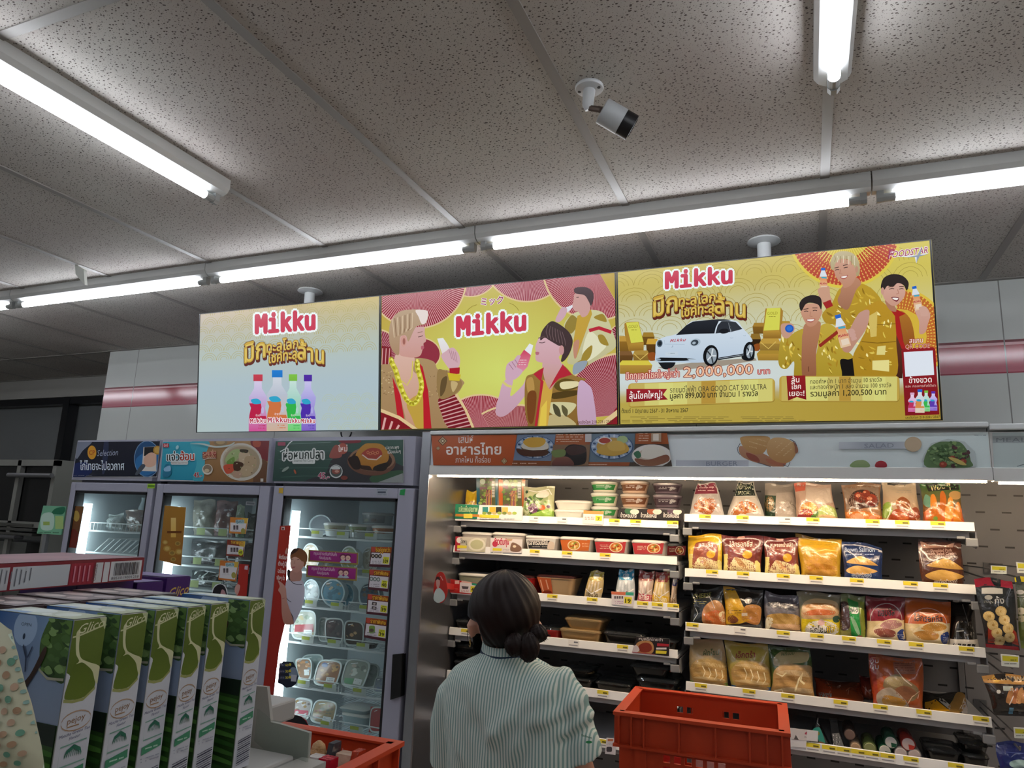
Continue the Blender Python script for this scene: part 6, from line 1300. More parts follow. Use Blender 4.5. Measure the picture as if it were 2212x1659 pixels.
for nm_,x0,x1,tops,cols,lid_,g,yb0 in (('green',1372,1590,(640,530,440),'2f7a40',None,'green banded rice tubs',735),('brown',1606,1838,(650,540,436),'6a4632',None,'brown banded rice tubs',742),('dark',1866,2104,(655,545,452),'3c3038',None,'dark banded rice tubs',748)):
    st=None
    for i,y in enumerate(tops):
        nxt=(yb0,)+tops;yb=nxt[i]
        def art(A,x0=x0,x1=x1,y=y,yb=yb,c=cols):
            hh=yb-y;A.poly([(x0+8,y+hh*0.30),(x1-8,y+hh*0.30),(x1-14,y+hh*0.78),(x0+14,y+hh*0.78)],c);A.bars(x0+60,y+hh*0.36,x1-50,y+hh*0.6,2,mixc(c,'ffffff',0.55),seed=int(x0+y));A.blob([(x1-70,y+hh*0.36),(x1-30,y+hh*0.5),(x1-80,y+hh*0.7)],mixc(c,'ffffff',0.3))
        st=round_tub('L1',ZA,x0,x1,y,yb,'%s rice tub with %s band on the top left shelf' % (('lowest','middle','topmost')[i],nm_),art=art,group=g,stack=st,name='rice_tub',cat='rice tub',Y=YP+0.01,body=mat('rice_'+nm_,{'green':'cfccbc','brown':'b59a86','dark':'5a4e58'}[nm_],0.3,coat=0.3),lid=mat('lid_'+nm_,{'green':'c4c6be','brown':'b0a49a','dark':'6c646c'}[nm_],0.2,coat=0.4))
card(ZA,[(310,622),(840,640),(838,752),(302,738)],'green and white salad strip at the left end of the top left shelf',lambda A:(A.poly([(310,622),(500,630),(480,744),(302,738)],'1f7a5c','17684c'),A.text('สลัดเพื่อสุขภาพ',335,685,485,685,34,'9ab88c',0.03,out=('0f4a38',0.1)),A.poly([(310,700),(500,705),(500,725),(308,720)],'b8742c'),A.rect(525,645,570,690,'2c7a74'),A.rect(580,645,630,690,'c89a2c'),A.rect(632,645,676,690,'28281c'),A.rect(680,648,728,692,'c8a854'),[A.ell(540+40*k,695,18,12,('8aa048','6c7a3c','b0a06c')[k % 3]) for k in range(7)],A.poly([(505,705),(660,712),(655,735),(500,730)],'d8c438'),A.rect(375,700,445,735,'d0c048'),A.bars(505,735,780,748,1,'7c7c80',seed=3)) and None,'shelf_strip','shelf strip')
def art(A):
    A.poly([(1330,672),(1490,680),(1482,788),(1322,778)],'e0d8d4');A.poly([(1330,672),(1490,680),(1488,705),(1328,700)],'c8884c');A.poly([(1425,715),(1478,718),(1474,758),(1424,756)],'d4c832');A.text('7',1440,752,1458,752,22,'3a3a1c',0.03);A.bars(1340,720,1415,750,2,'b04838',seed=4)
card(ZA,[(1330,672),(1490,680),(1482,790),(1322,780)],'white and orange price card before the green rice tubs',art)
def art(A):
    A.poly([(1618,655),(2130,672),(2124,760),(1612,742)],'1f1a1c')
    for cx,c in ((1690,'2c5a3c'),(1870,'8a4a30'),(2030,'4c3848')):A.ell(cx,678,34,26,c);A.ell(cx+46,684,36,22,'c9c0b4')
    for x,s_ in ((1625,'ข้าวหอมมะลิ'),(1785,'ข้าวกล้องหอม'),(1965,'ข้าวไรซ์เบอร์รี่')):A.text(s_,x,728,x+125,732,26,'d8d4d0',0.015)
card(ZA,[(1618,655),(2130,672),(2124,752),(1612,735)],'black rice card with three Thai rice names on the top left shelf',art,'product_card','card',Y=YS-0.0078)
# --- second shelf, left bay
specs=((345,592,846,990,'leftmost white lidded tub behind a noodle card, second left shelf',None),(592,856,850,996,'white lidded tub behind a pink card, second left shelf',None),(856,1122,876,990,'white lidded tub with black and white label, second left shelf',('2c2c2e','ไข่ใส่ไข่','d8d8d4')),(1130,1396,884,1002,'white lidded tub with orange label and round food photo, second left shelf',('b8602c','','b88a3c')),(1404,1682,900,1018,'white lidded tub with red label, fifth on the second left shelf',('a8383c','','c06c34')),(1702,1984,910,1026,'white lidded tub with red label, sixth on the second left shelf',('a8383c','','c06c34')),(1975,2155,935,1036,'dim red tub at the right end of the second left shelf',('7c2028','','8a3c30')))
for x0,x1,y0,y1,lb,sp in specs:
    def art(A,x0=x0,x1=x1,y0=y0,y1=y1,sp=sp):
        w,h=x1-x0,y1-y0;A.poly([(x0+w*0.05,y0+h*0.2),(x1-w*0.05,y0+h*0.2),(x1-w*0.1,y1-h*0.06),(x0+w*0.12,y1-h*0.06)],sp[0] if sp[0] != '2c2c2e' else 'c8c6c0')
        if sp[1]:
            A.poly([(x0+w*0.1,y0+h*0.32),(x1-w*0.22,y0+h*0.34),(x1-w*0.3,y1-h*0.1),(x0+w*0.14,y1-h*0.12)],'2c2c2e');A.text('ปลากรอบใส่ไข่',x0+w*0.13,y0+h*0.62,x1-w*0.3,y0+h*0.64,30,'d8d4cc',0.03);A.bars(x0+w*0.18,y0+h*0.7,x1-w*0.3,y0+h*0.82,1,'b0aca4',seed=2);A.blob([(x1-w*0.3,y0+h*0.9),(x1-w*0.25,y0+h*0.4),(x1-w*0.1,y0+h*0.5),(x1-w*0.12,y0+h*0.9)],'c8b8a8')
        else:
            cx=x0+w*(0.46 if sp[0]=='b8602c' else 0.66);A.ell(cx,y0+h*0.56,w*0.19,h*0.34,'d8c8a8');A.ell(cx,y0+h*0.56,w*0.165,h*0.29,sp[2])
            for k in range(12):A.ell(cx+w*0.11*math.cos(k*2.4)*(k/12)**0.5,y0+h*0.56+h*0.2*math.sin(k*2.4)*(k/12)**0.5,w*0.035,h*0.05,('d8b060','9a3c20','7c8a3c','e0c890')[k % 4])
            if sp[0] != 'b8602c':A.bars(x0+w*0.2,y0+h*0.36,x0+w*0.45,y0+h*0.7,3,'d8c0a8',seed=int(x0))
            else:A.bars(x1-w*0.3,y0+h*0.4,x1-w*0.1,y0+h*0.7,3,'e0b890',seed=int(x0))
    rect_tub('L2',ZA,x0,x1,y0,y1,lb,0.13,art=art if sp else None,group='white lidded tubs on the second left shelf',body=mat('tub_clear','b0a8a0',0.25,coat=0.3),Y=YP+(0.004 if x0<1900 else 0.06))
def art(A):
    A.poly([(310,880),(555,893),(545,1006),(305,998)],'c8c2b4','b8b49c');A.poly([(310,880),(350,882),(345,1000),(305,998)],'a82838');A.ell(480,945,68,52,'dad6c4');A.ell(480,945,52,38,'b9b890');A.ell(340,910,22,24,'e0dcd8');A.text('โจ๊กหมู',348,935,400,938,26,'3c3a38',0.02);A.poly([(325,950),(400,954),(398,975),(323,972)],'d8c838');A.rect(322,976,400,992,'d8d4d0')
card(ZA,[(310,880),(555,893),(545,1006),(305,998)],'congee card with bowl photo at the left end of the second left shelf',art,'product_card','card')
def art(A):
    A.poly([(590,890),(842,905),(836,1015),(585,1003)],'d3cccb');A.text('ข้าวต้มกุ้ง',620,945,735,948,40,'a82c48',0.04,out=('e8dcd8',0.1));A.ell(625,940,22,24,'b03048');A.blob([(745,980),(760,930),(800,940),(835,970),(820,1000),(760,1000)],'7a5c4c');A.ell(780,960,14,10,'d8c8b0');A.poly([(608,972),(680,976),(676,996),(605,992)],'d8c838');A.bars(690,980,740,1000,2,'9a9498',seed=3);A.ell(740,905,24,12,'b89a7c')
card(ZA,[(590,890),(842,905),(836,1015),(585,1003)],'pink and white card with shrimp rice on the second left shelf',art,'product_card','card')
# --- third shelf, left bay
rect_tub('L3',ZA,310,575,1176,1330,'white rimmed tub behind the red price card, third left shelf',0.14,art=None,name='food_tub',Y=YP+0.01,body=mat('tub_green','8a8c78',0.3,coat=0.3))
rect_tub('L3',ZA,715,935,1190,1318,'bright red tub half hidden behind the head of the woman, third left shelf',0.14,name='food_tub',body=mat('red_tub','a41c1c',0.25,coat=0.4),lid=mat('dark_lid','3c2020',0.25,coat=0.4),Y=YP+0.02)
def art(A):A.poly([(958,1200),(1068,1210),(1085,1340),(1000,1335)],'b8582c','a84c24');A.line([(985,1225),(1010,1320)],9,'d8a07c');A.line([(1030,1225),(1050,1300)],9,'d8a07c');A.ell(1040,1325,36,16,'7c2c1c')
rect_tub('L3',ZA,945,1250,1192,1345,'tan tub with orange sleeve and dark lid on the third left shelf',0.14,name='food_tub',art=art,body=mat('tan_tub','a98d68',0.3,coat=0.3),lid=mat('dark_lid'),taper=0.72)
def stick(V,q,top,mid,low,label,seed,txt_,tcol):
    def art(A):
        (ax,ay),(bx,by),(cx,cy),(dx,dy)=q;P=lambda u,v:((ax*(1-u)+bx*u)*(1-v)+(dx*(1-u)+cx*u)*v,(ay*(1-u)+by*u)*(1-v)+(dy*(1-u)+cy*u)*v)
        A.poly([P(0,0),P(1,0),P(1,0.26),P(0,0.26)],top);A.poly([P(0,0.62),P(1,0.66),P(1,1),P(0,1)],low)
        for k in range(4):A.poly([P(0.18+0.17*k,0.3),P(0.28+0.17*k,0.3),P(0.26+0.18*k,0.62),P(0.16+0.18*k,0.62)],mixc(mid,'ffffff',0.25))
        A.ell(*P(0.5,0.12),26,24,mixc(top,'ffffff',0.4));A.text(txt_,*P(0.18,0.8),*P(0.85,0.82),30,tcol,0.03);A.line([P(0.05,0.55),P(0.45,0.7),P(0.95,0.5)],7,'ece8e0')
    pouch('L3',V,q,mid,mid,art,label,'bread_stick_pack','pack','slim bread packs on the third left shelf',seed,T=0.018)
stick(ZA,[(1375,1155),(1490,1158),(1455,1372),(1316,1362)],'a8983c','b8a06c','b8a888','slim pale sandwich pack leaning alone, leftmost on the third left shelf',41,'แซนวิช','5a4a24')
stick(ZA,[(1600,1145),(1728,1150),(1725,1340),(1572,1330)],'2c88b0','b9c0c4','c8ccd0','slim white sandwich pack with blue top on the third left shelf',42,'ทูน่า','8a2c4c')
stick(ZA,[(1768,1155),(1884,1160),(1868,1402),(1742,1396)],'8c2c2c','c8b0a0','c0485c','slim pack with red top and pink foot on the third left shelf',43,'แฮมชีส','ecd8d0')
stick(ZA,[(1895,1158),(2016,1165),(2002,1416),(1862,1408)],'9c4038','d0b474','d0a81c','slim pack with red top and yellow foot on the third left shelf',44,'ไส้กรอก','ece0b8')
stick(ZA,[(2040,1190),(2130,1200),(2120,1424),(1998,1416)],'3c3c6c','b89c7c','b09474','slim tan sandwich pack at the right end of the third left shelf',45,'ปูอัด','6a4a34')
def art(A):
    A.poly([(245,1215),(500,1255),(492,1345),(245,1325)],'b02424');A.poly([(345,1245),(494,1260),(488,1338),(342,1325)],'d6d2d4');A.poly([(360,1228),(440,1238),(436,1255),(356,1246)],'d8a8a0');A.poly([(440,1250),(500,1258),(498,1275),(440,1268)],'2c8a6c');A.poly([(430,1275),(482,1280),(478,1328),(428,1324)],'d8cc34');A.text('49',436,1318,474,1320,30,'24240c',0.04);A.poly([(358,1275),(415,1280),(408,1300),(366,1298)],'4a464c');A.bars(355,1305,415,1325,2,'a83c4c',seed=4);A.rect(305,1232,340,1258,'d8b0ac');A.bars(255,1290,335,1310,2,'c86c64',seed=7)
card(ZA,[(245,1215),(500,1255),(492,1345),(245,1325)],'red and white price card 49 at the left end of the third left shelf',art)
def art(A):
    A.poly([(1550,1318),(1730,1326),(1725,1442),(1555,1420)],'d5cfd2');A.poly([(1550,1318),(1665,1323),(1662,1348),(1550,1342)],'c86c50');A.poly([(1665,1323),(1730,1326),(1728,1352),(1663,1348)],'3c9c84');A.poly([(1655,1360),(1715,1364),(1710,1418),(1652,1412)],'d8cc34');A.text('19',1662,1408,1704,1410,32,'24240c',0.04)
    for k in range(4):A.rect(1574+19*k,1356,1588+19*k,1376,'5c5458')
    A.bars(1580,1390,1645,1420,2,'a86ca0',seed=5)
card(ZA,[(1550,1318),(1730,1326),(1725,1442),(1555,1420)],'white price card 19 below the slim packs on the third left shelf',art)
m=MB();pts=V2(ZA,[(190+54*math.cos(a)*(1+0.1*math.sin(3*a)),1287+125*math.sin(a)) for a in [0.2618*k for k in range(24)]]);YF_=2.436
m.prism(quadP(YF_,pts),(0,0,0),(0,0.002,0),'b02420');A=Art(flat((0,YF_,0),NV));A.poly(pts,'bc3024','b02820');A.view(*ZA);A.blob([(135,1370),(150,1310),(180,1290),(220,1330),(222,1380),(180,1408),(150,1400)],'c4ccc4');A.blob([(155,1240),(165,1210),(182,1212),(186,1260),(170,1300),(160,1280)],'c8988c');A.blob([(150,1235),(160,1202),(182,1205),(186,1228),(165,1222)],'3c2420');A.line([(190,1195),(210,1230)],6,'dca8a0')
b=len(m.v);m.v+=[tuple(v) for v in A.mb.v];m.f+=[tuple(b+i for i in f) for f in A.mb.f];m.c+=A.mb.c
a0=PY(*V2(ZA,[(240,1240)])[0],YF_);a0=PY(*V2(ZA,[(232,1245)])[0],YF_);a1=PY(*V2(ZA,[(300,1262)])[0],YS-0.0085);m.rings([[a0+Vector((-0.012,0.002,q)) for q in (0,-0.022)]+[a0+Vector((-0.012,0.003,q)) for q in (-0.022,0)],[a1+Vector((0,0,q)) for q in (0,-0.022)]+[a1+Vector((0,0.001,q)) for q in (-0.022,0)]],col='b02420')
tag(m.build('shelf_wobbler',PRINT()),'red oval wobbler with a person in white at the steel end panel','wobbler')
# --- lower shelves, left bay
tray('L4',ZB,225,445,475,530,'black tray with red film at the left end of the fourth left shelf',('9c2028','b03038'),seed=1,group='black trays on the lower left shelves')
tray('L4',ZB,990,1135,540,612,'bright red tray right of the woman on the fourth left shelf',('9c2028',),0.12,mat('red_tub'),seed=2,group='red tray')
foil=mat('gold_foil_tray','a98a5c',0.28,0.7)
z_=rect_tub('L4',ZB,1128,1460,556,640,'lower of two gold foil trays on the fourth left shelf',0.13,name='foil_tray',cat='food tray',body=foil,lid=mat('foil_lid','b3976c',0.25,0.5),group='gold foil trays')
rect_tub(None,ZB,1168,1488,466,568,'upper of two gold foil trays on the fourth left shelf',0.13,name='foil_tray',cat='food tray',body=foil,lid=mat('foil_lid'),group='gold foil trays',stack=z_,taper=0.8)
tray('L4',ZB,1475,1810,575,668,'black tray of white dumplings on the fourth left shelf',('cfc6b4','d8d0c0','b8ac98'),0.17,seed=4,group='black trays on the lower left shelves')
tray('L4',ZB,1905,2125,640,720,'black tray at the right end of the fourth left shelf',('1c1818','2c2424'),0.16,seed=5,group='black trays on the lower left shelves')
def art(A):
    q=[(1752,612),(2015,630),(2010,768),(1714,738)];A.poly(q,'1e1a1e');A.text('หมูพริกไทยดำ',1770,640,1960,650,18,'c8c4c4',0.02);A.blob([(1745,735),(1750,670),(1800,645),(1870,655),(1890,710),(1860,750)],'a87c50');A.blob([(1765,720),(1775,680),(1820,660),(1865,675),(1870,720),(1820,740)],'7c2c20');A.blob([(1718,700),(1750,680),(1775,720),(1740,742),(1716,738)],'c4bcc0');A.poly([(1916,665),(2010,672),(2008,692),(1914,688)],'a02430');A.rect(1908,700,1990,715,'d8d0d0');A.poly([(1905,722),(1992,728),(1988,750),(1903,746)],'d8c838');A.poly([(1716,732),(1900,752),(1898,764),(1714,742)],'9c3040')
card(ZB,[(1752,612),(2015,630),(2010,768),(1714,738)],'black card with a red dish photo on the fourth left shelf',art,'product_card','card',YS-0.0082)
st=None
for i,y in enumerate((800,735,670)):st=tray('L5',ZB,200,520,y,860,'%s black tray of the stack left of the woman, fifth left shelf' % ('lowest','middle','top')[i],('141012','2a1a1c'),0.16,seed=8+i,stack=st,group='black trays on the lower left shelves')
s5=tray('L5',ZB,1100,1400,935,1010,'lower black tray right behind the woman on the fifth left shelf',('2c201c','3c2c20'),0.16,seed=11,group='black trays on the lower left shelves')
tray('L5',ZB,1110,1385,862,930,'black tray on top of another right behind the woman, fifth left shelf',('6a5a3c','8a6a3c','3a3020'),0.16,seed=12,stack=s5,group='black trays on the lower left shelves')
s5=tray('L5',ZB,1410,1715,975,1040,'black tray with a red edge of food on the fifth left shelf',('7c2420','3c2c28','8a8480'),0.16,seed=13,group='black trays on the lower left shelves')
s5=tray('L5',ZB,1735,2080,945,1060,'lower black tray at the right end of the fifth left shelf',('6c5a34','4a4440'),0.17,seed=14,group='black trays on the lower left shelves')
tray('L5',ZB,1690,2010,845,930,'black tray with orange food at the right end of the fifth left shelf',('b0501c','9a9a98','b8601c'),0.17,seed=15,stack=s5,group='black trays on the lower left shelves')
card(ZB,[(1512,1418),(1588,1424),(1584,1555),(1500,1545)],'white price card on the lowest left shelf beside the large orange crate',lambda A:(A.poly([(1512,1418),(1588,1424),(1584,1555),(1500,1545)],'d6d0d2'),A.rect(1522,1428,1565,1446,'c07858'),A.rr(1512,1490,1556,1530,10,'4a4448'),A.bars(1515,1455,1575,1478,2,'a8a0a4',seed=2)) and None)
# --- lowest shelf, right bay
g='rice snacks on the lowest right shelf'
def prismpack(V,pts,label,art,T=0.05,base='1c1c1e',name='rice_triangle',Y=None,gl=None):
    Y0=Y or YP;p=quadP(Y0,V2(V,pts));lo=min(range(len(p)),key=lambda i:p[i].z)
    dz=SZ['R6']+0.0012-min(v.z for v in p);c=sum(p,Vector())/len(p)
    m=MB();m.rings([[v+Vector((0,T,0))+(c-v)*0.12 for v in p],[v+Vector((0,T*0.85,0)) for v in p],[v+Vector((0,T*0.12,0)) for v in p],[v+(c-v)*0.08 for v in p]],col=base)
    A=Art(flat((0,Y0,0),NV),clip=None);A.view(*V);art(A);b=len(m.v);m.v+=[tuple(v) for v in A.mb.v];m.f+=[tuple(b+i for i in f) for f in A.mb.f];m.c+=A.mb.c
    m.v=[(v[0],v[1],v[2]+dz) for v in m.v]
    return tag(m.build(name,GLOSS(),None,False),label,'rice snack',gl)
prismpack(VF,[(690,985),(720,1090),(855,1350),(845,1375),(580,1345),(570,1320)],'clear triangle pack with turquoise label on the lowest right shelf',lambda A:(A.poly([(690,1050),(835,1345),(600,1325)],'4a4c4c'),A.blob([(625,1190),(645,1130),(690,1110),(730,1130),(785,1290),(760,1330),(720,1290),(690,1230),(640,1220)],'3c9c8c'),A.ell(690,1185,30,26,'8a8a3c'),A.blob([(705,1330),(720,1280),(780,1300),(785,1340)],'9a6a4c'),A.line([(700,1000),(690,1060),(720,1090)],7,'a8a8a8')))
prismpack(VF,[(840,1040),(930,1040),(960,1180),(1030,1370),(1010,1405),(900,1395),(865,1300)],'black and silver foil rice roll standing on the lowest right shelf',lambda A:(A.poly([(865,1190),(950,1180),(1020,1370),(900,1385)],'7a7a78'),[A.ell(890+13*(k % 6),1210+26*(k//3),12,9,('c8c8c4','3c3c3c','a0a09c')[k % 3],k) for k in range(18)],A.poly([(900,1370),(950,1300),(1010,1390)],'8f8f88')),name='rice_roll')
def roll(V,cx,cy,r,c,c2,label,stack=0.0,Y=None,sec=None):
    x,y=V2(V,[(cx,cy)])[0];Y0=Y or YP+0.005;p=PY(x,y,Y0);q=PY(x+r*V[2],y,Y0);R=abs(q.x-p.x);z=SZ['R6']+R+0.0015+stack
    t=thing('rice_roll',label,'rice snack',(p.x,Y0+0.06,z-R),g)
    MB().tube([(p.x,Y0,z),(p.x,Y0+0.003,z),(p.x,Y0+0.12,z)],[R*0.93,R,R],24).build('wrapper',mat('wrap_'+c,c,0.25,coat=0.4),t,True,40)
    m=MB().tube([(p.x,Y0-0.0015,z),(p.x,Y0+0.001,z)],[R*0.72,R*0.9],20,col=c2)
    if sec:m.add([(p.x,Y0-0.0022,z),(p.x+R*0.8,Y0-0.0022,z-R*0.1),(p.x+R*0.62,Y0-0.0022,z-R*0.6),(p.x+R*0.05,Y0-0.0022,z-R*0.7)],[(0,1,2,3)],sec)
    m.build('end',GLOSS(),t);return R
roll(VF,1150,1370,70,'7a6a58','b09474','tan rice roll with pale end lying on the lowest right shelf')
roll(VF,1080,1240,78,'4a3a34','b08c78','pinkish rice roll end resting above the tan roll, lowest right shelf',0.028,YP+0.03)
roll(VF,1320,1390,84,'5c6a3c','8a9060','green rice roll lying on the lowest right shelf')
roll(VF,1500,1420,82,'1c4a34','c0c0b8','white ended green roll at the bottom of the heap, lowest right shelf',sec='24583c')
roll(VF,1690,1440,82,'8c8480','c4b8b4','white ended roll in the middle of the bottom of the heap, lowest right shelf')
roll(VG,460,1470,84,'8c8480','c4b4b0','white ended roll at the right of the heap, lowest right shelf')
roll(VF,1570,1300,84,'24503c','c4c4c0','green and white roll on top of the heap, lowest right shelf',0.0265,sec='1c5038')
roll(VG,385,1330,92,'8c2c24','c8b4b0','red and white roll on top of the heap, lowest right shelf',0.0265,sec='b0382c')
tray('R6',VG,590,1040,1430,1580,'low black tray right of the rice rolls, lowest right shelf',('1c1616','5c4446','2c2424'),0.15,seed=21,group='black trays on the lowest right shelf')
s5=tray('R6',VG,1030,1440,1500,1620,'lower black tray of the stack at the right end, lowest right shelf',('2c241c',),0.15,seed=22,group='black trays on the lowest right shelf')
tray('R6',VG,1020,1445,1365,1500,'upper black tray with yellow edge at the right end, lowest right shelf',('5a5024','8a7a3c'),0.15,seed=23,stack=s5,group='black trays on the lowest right shelf')
card(VF,[(370,1180),(705,1218),(700,1345),(565,1332),(560,1418),(368,1402)],'pale triangle snack card right beside the large orange crate',lambda A:(A.poly([(370,1180),(705,1218),(700,1345),(565,1332),(560,1418),(368,1402)],'cfcac8'),A.poly([(437,1262),(480,1335),(410,1325)],'5a5654'),A.poly([(368,1310),(470,1370),(560,1400),(560,1418),(368,1402)],'9c4858'),A.blob([(545,1255),(565,1225),(635,1228),(655,1262),(600,1258)],'a84858'),A.bars(540,1275,660,1300,2,'7c7478',seed=4),A.rect(668,1238,690,1252,'48484c'),A.poly([(480,1340),(530,1350),(520,1390)],'e4dcd8')) and None,'product_card','card')
# --- packs hanging in the second case
def hang(V,q,base,base2,art,label,seed,tagq=None,Y=2.60):
    p=Pouch(q,Y,None,0.014,base,base2,V=V,seed=seed,seal=0.12,sealb=0.1);p.A.view(*V);art(p.A)
    o=p.done('hanging_pack',label,'snack pack','packs hanging in the second case')
    c=(p.c[0]+p.c[1])/2;t=thing('peg_hook','wire hook carrying the '+label[:label.index(' hanging')],'hook',(c.x,YK,c.z),'hooks in the second case')
    m=MB();m.tube([(c.x,YK-0.002,c.z+0.004),(c.x,Y-0.03,c.z-0.006),(c.x,Y-0.036,c.z+0.004)],0.0028,8);m.tube([(c.x,YK-0.002,c.z+0.026),(c.x,Y-0.045,c.z+0.030)],0.0022,8);m.box((c.x-0.02,YK-0.004,c.z-0.01),(c.x+0.02,YK-0.0015,c.z+0.03));m.build('rod',mat('hook_wire','6a6a6c',0.35,0.7),t)
    if tagq:
        A=sign(V2(V,tagq),'price_holder','',Y=Y-0.05,th=0.004,gloss=False);(ax,ay),(bx,by),(cx,cy),(dx,dy)=tagq;A.view(*V);A.poly(tagq,'c4c8c0');P=lambda u,v:((ax*(1-u)+bx*u)*(1-v)+(dx*(1-u)+cx*u)*v,(ay*(1-u)+by*u)*(1-v)+(dy*(1-u)+cy*u)*v)
        A.poly([P(0.06,0.1),P(0.94,0.1),P(0.94,0.55),P(0.06,0.55)],'b8b02c');A.bars(*P(0.1,0.66),*P(0.85,0.82),1,'6c706c',seed=seed);A.bars(*P(0.5,0.3),*P(0.85,0.5),1,'5a5a1c',seed=1);done(A,t)
def art(A):
    A.poly([(1600,655),(2090,680),(2090,800),(1640,775)],'7c1424','8c2034');A.rect(1725,790,1965,865,'a8a8a4');A.ell(1800,910,44,30,'8c8c88');A.text('กุ้ง',1870,990,1975,985,62,'b0b0ac',0.02);A.text('เทมปุระ',1750,975,1855,980,26,'84847c',0.01);A.poly([(1780,1250),(1880,1300),(1880,1450),(1790,1440)],'8c2c18');A.poly([(2080,1280),(2140,1330),(2170,1480),(2080,1450)],'8c2c18')
    for cx,cy in ((1800,1140),(1840,1240),(1890,1330),(1930,1420),(1940,1080),(1980,1180),(2030,1280),(2050,1380)):A.ell(cx,cy,68,62,'c0a468',0.3,16);A.ell(cx,cy,54,48,'d0b67c',0.3,14);A.ell(cx+6,cy,16,14,'a8823c')
    A.poly([(1760,1450),(2160,1490),(2180,1560),(1770,1500)],'6c1018')
hang(VD,[(1635,658),(2085,684),(2180,1530),(1770,1490)],'1c2224','241c1a',art,'black prawn ring pack with dark red top hanging in the second case',51,[(1818,505),(2005,515),(2005,610),(1820,600)])
hang(VD,[(2105,650),(2400,660),(2440,1560),(2195,1500)],'30343a','6c7a34',lambda A:(A.poly([(2090,640),(2420,650),(2420,740),(2100,720)],'b8ac1c'),A.ell(2170,860,50,30,'a0a09c'),A.ell(2180,1100,50,44,'c8c0a8'),A.ell(2190,1190,44,40,'b8b090'),A.bars(2125,900,2300,960,2,'9a9a98',seed=3)) and None,'grey pack with yellow top hanging at the right picture edge',52,[(2120,465),(2320,480),(2330,600),(2135,595)],Y=2.615)
def art(A):A.poly([(1275,550),(1900,560),(1900,700),(1290,670)],'b08448');A.ell(1455,615,54,52,'c8a048');A.text('CP',1425,632,1488,632,36,'7c3c1c',0.03);A.text('BANANA',1515,640,1790,645,56,'c8b898',0.04);A.rr(1530,710,1645,770,8,'a8b0a8');[A.blob([(1560+60*k,900),(1600+60*k,760),(1650+60*k,740),(1640+60*k,900)],('b07a48','a8683c','c08c58')[k % 3]) for k in range(4)];A.ell(1470,780,26,24,'c8c4bc');A.line([(1600,930),(1650,830)],12,'dcccc0');A.rect(1600,960,1650,1030,'5a8ca8')
hang(VG,[(1275,552),(1900,565),(1920,1060),(1430,1040)],'2c2420','2a221c',art,'dark sausage pack with tan header hanging low in the second case',53,[(1495,300),(1712,318),(1710,460),(1505,440)])
hang(VG,[(1440,1360),(1900,1370),(1920,1760),(1500,1720)],'1a2460','1c2a6c',lambda A:(A.line([(1460,1390),(1480,1430)],8,'a8b0d8'),A.line([(1560,1480),(1760,1500)],7,'4a5aa0'),A.ell(1700,1620,110,50,'8ca8a8')) and None,'deep blue pack hanging at the lower right corner',54,[(1648,1175),(1850,1190),(1855,1310),(1660,1300)],Y=2.63)
for k in range(4):
    x0=0.625+0.012*k;m=MB();zc=EYE.z
    m.rings([[Vector((x0+0.02,2.62-0.02*k,zc+0.10)),Vector((x0+0.024,2.62-0.02*k,zc+0.10)),Vector((x0+0.034,2.64-0.02*k,zc-0.14)),Vector((x0+0.030,2.64-0.02*k,zc-0.14))],[Vector((x0+0.16,2.66-0.02*k,zc+0.10)),Vector((x0+0.164,2.66-0.02*k,zc+0.10)),Vector((x0+0.174,2.68-0.02*k,zc-0.14)),Vector((x0+0.17,2.68-0.02*k,zc-0.14))]])
    tag(m.build('hanging_sleeve',mat(('sleeve_red','sleeve_grey')[k % 2],('7c2420','8a8680')[k % 2],0.35)),'thin packs seen edge-on hanging at the right picture edge','snack pack','edge-on packs in the second case')
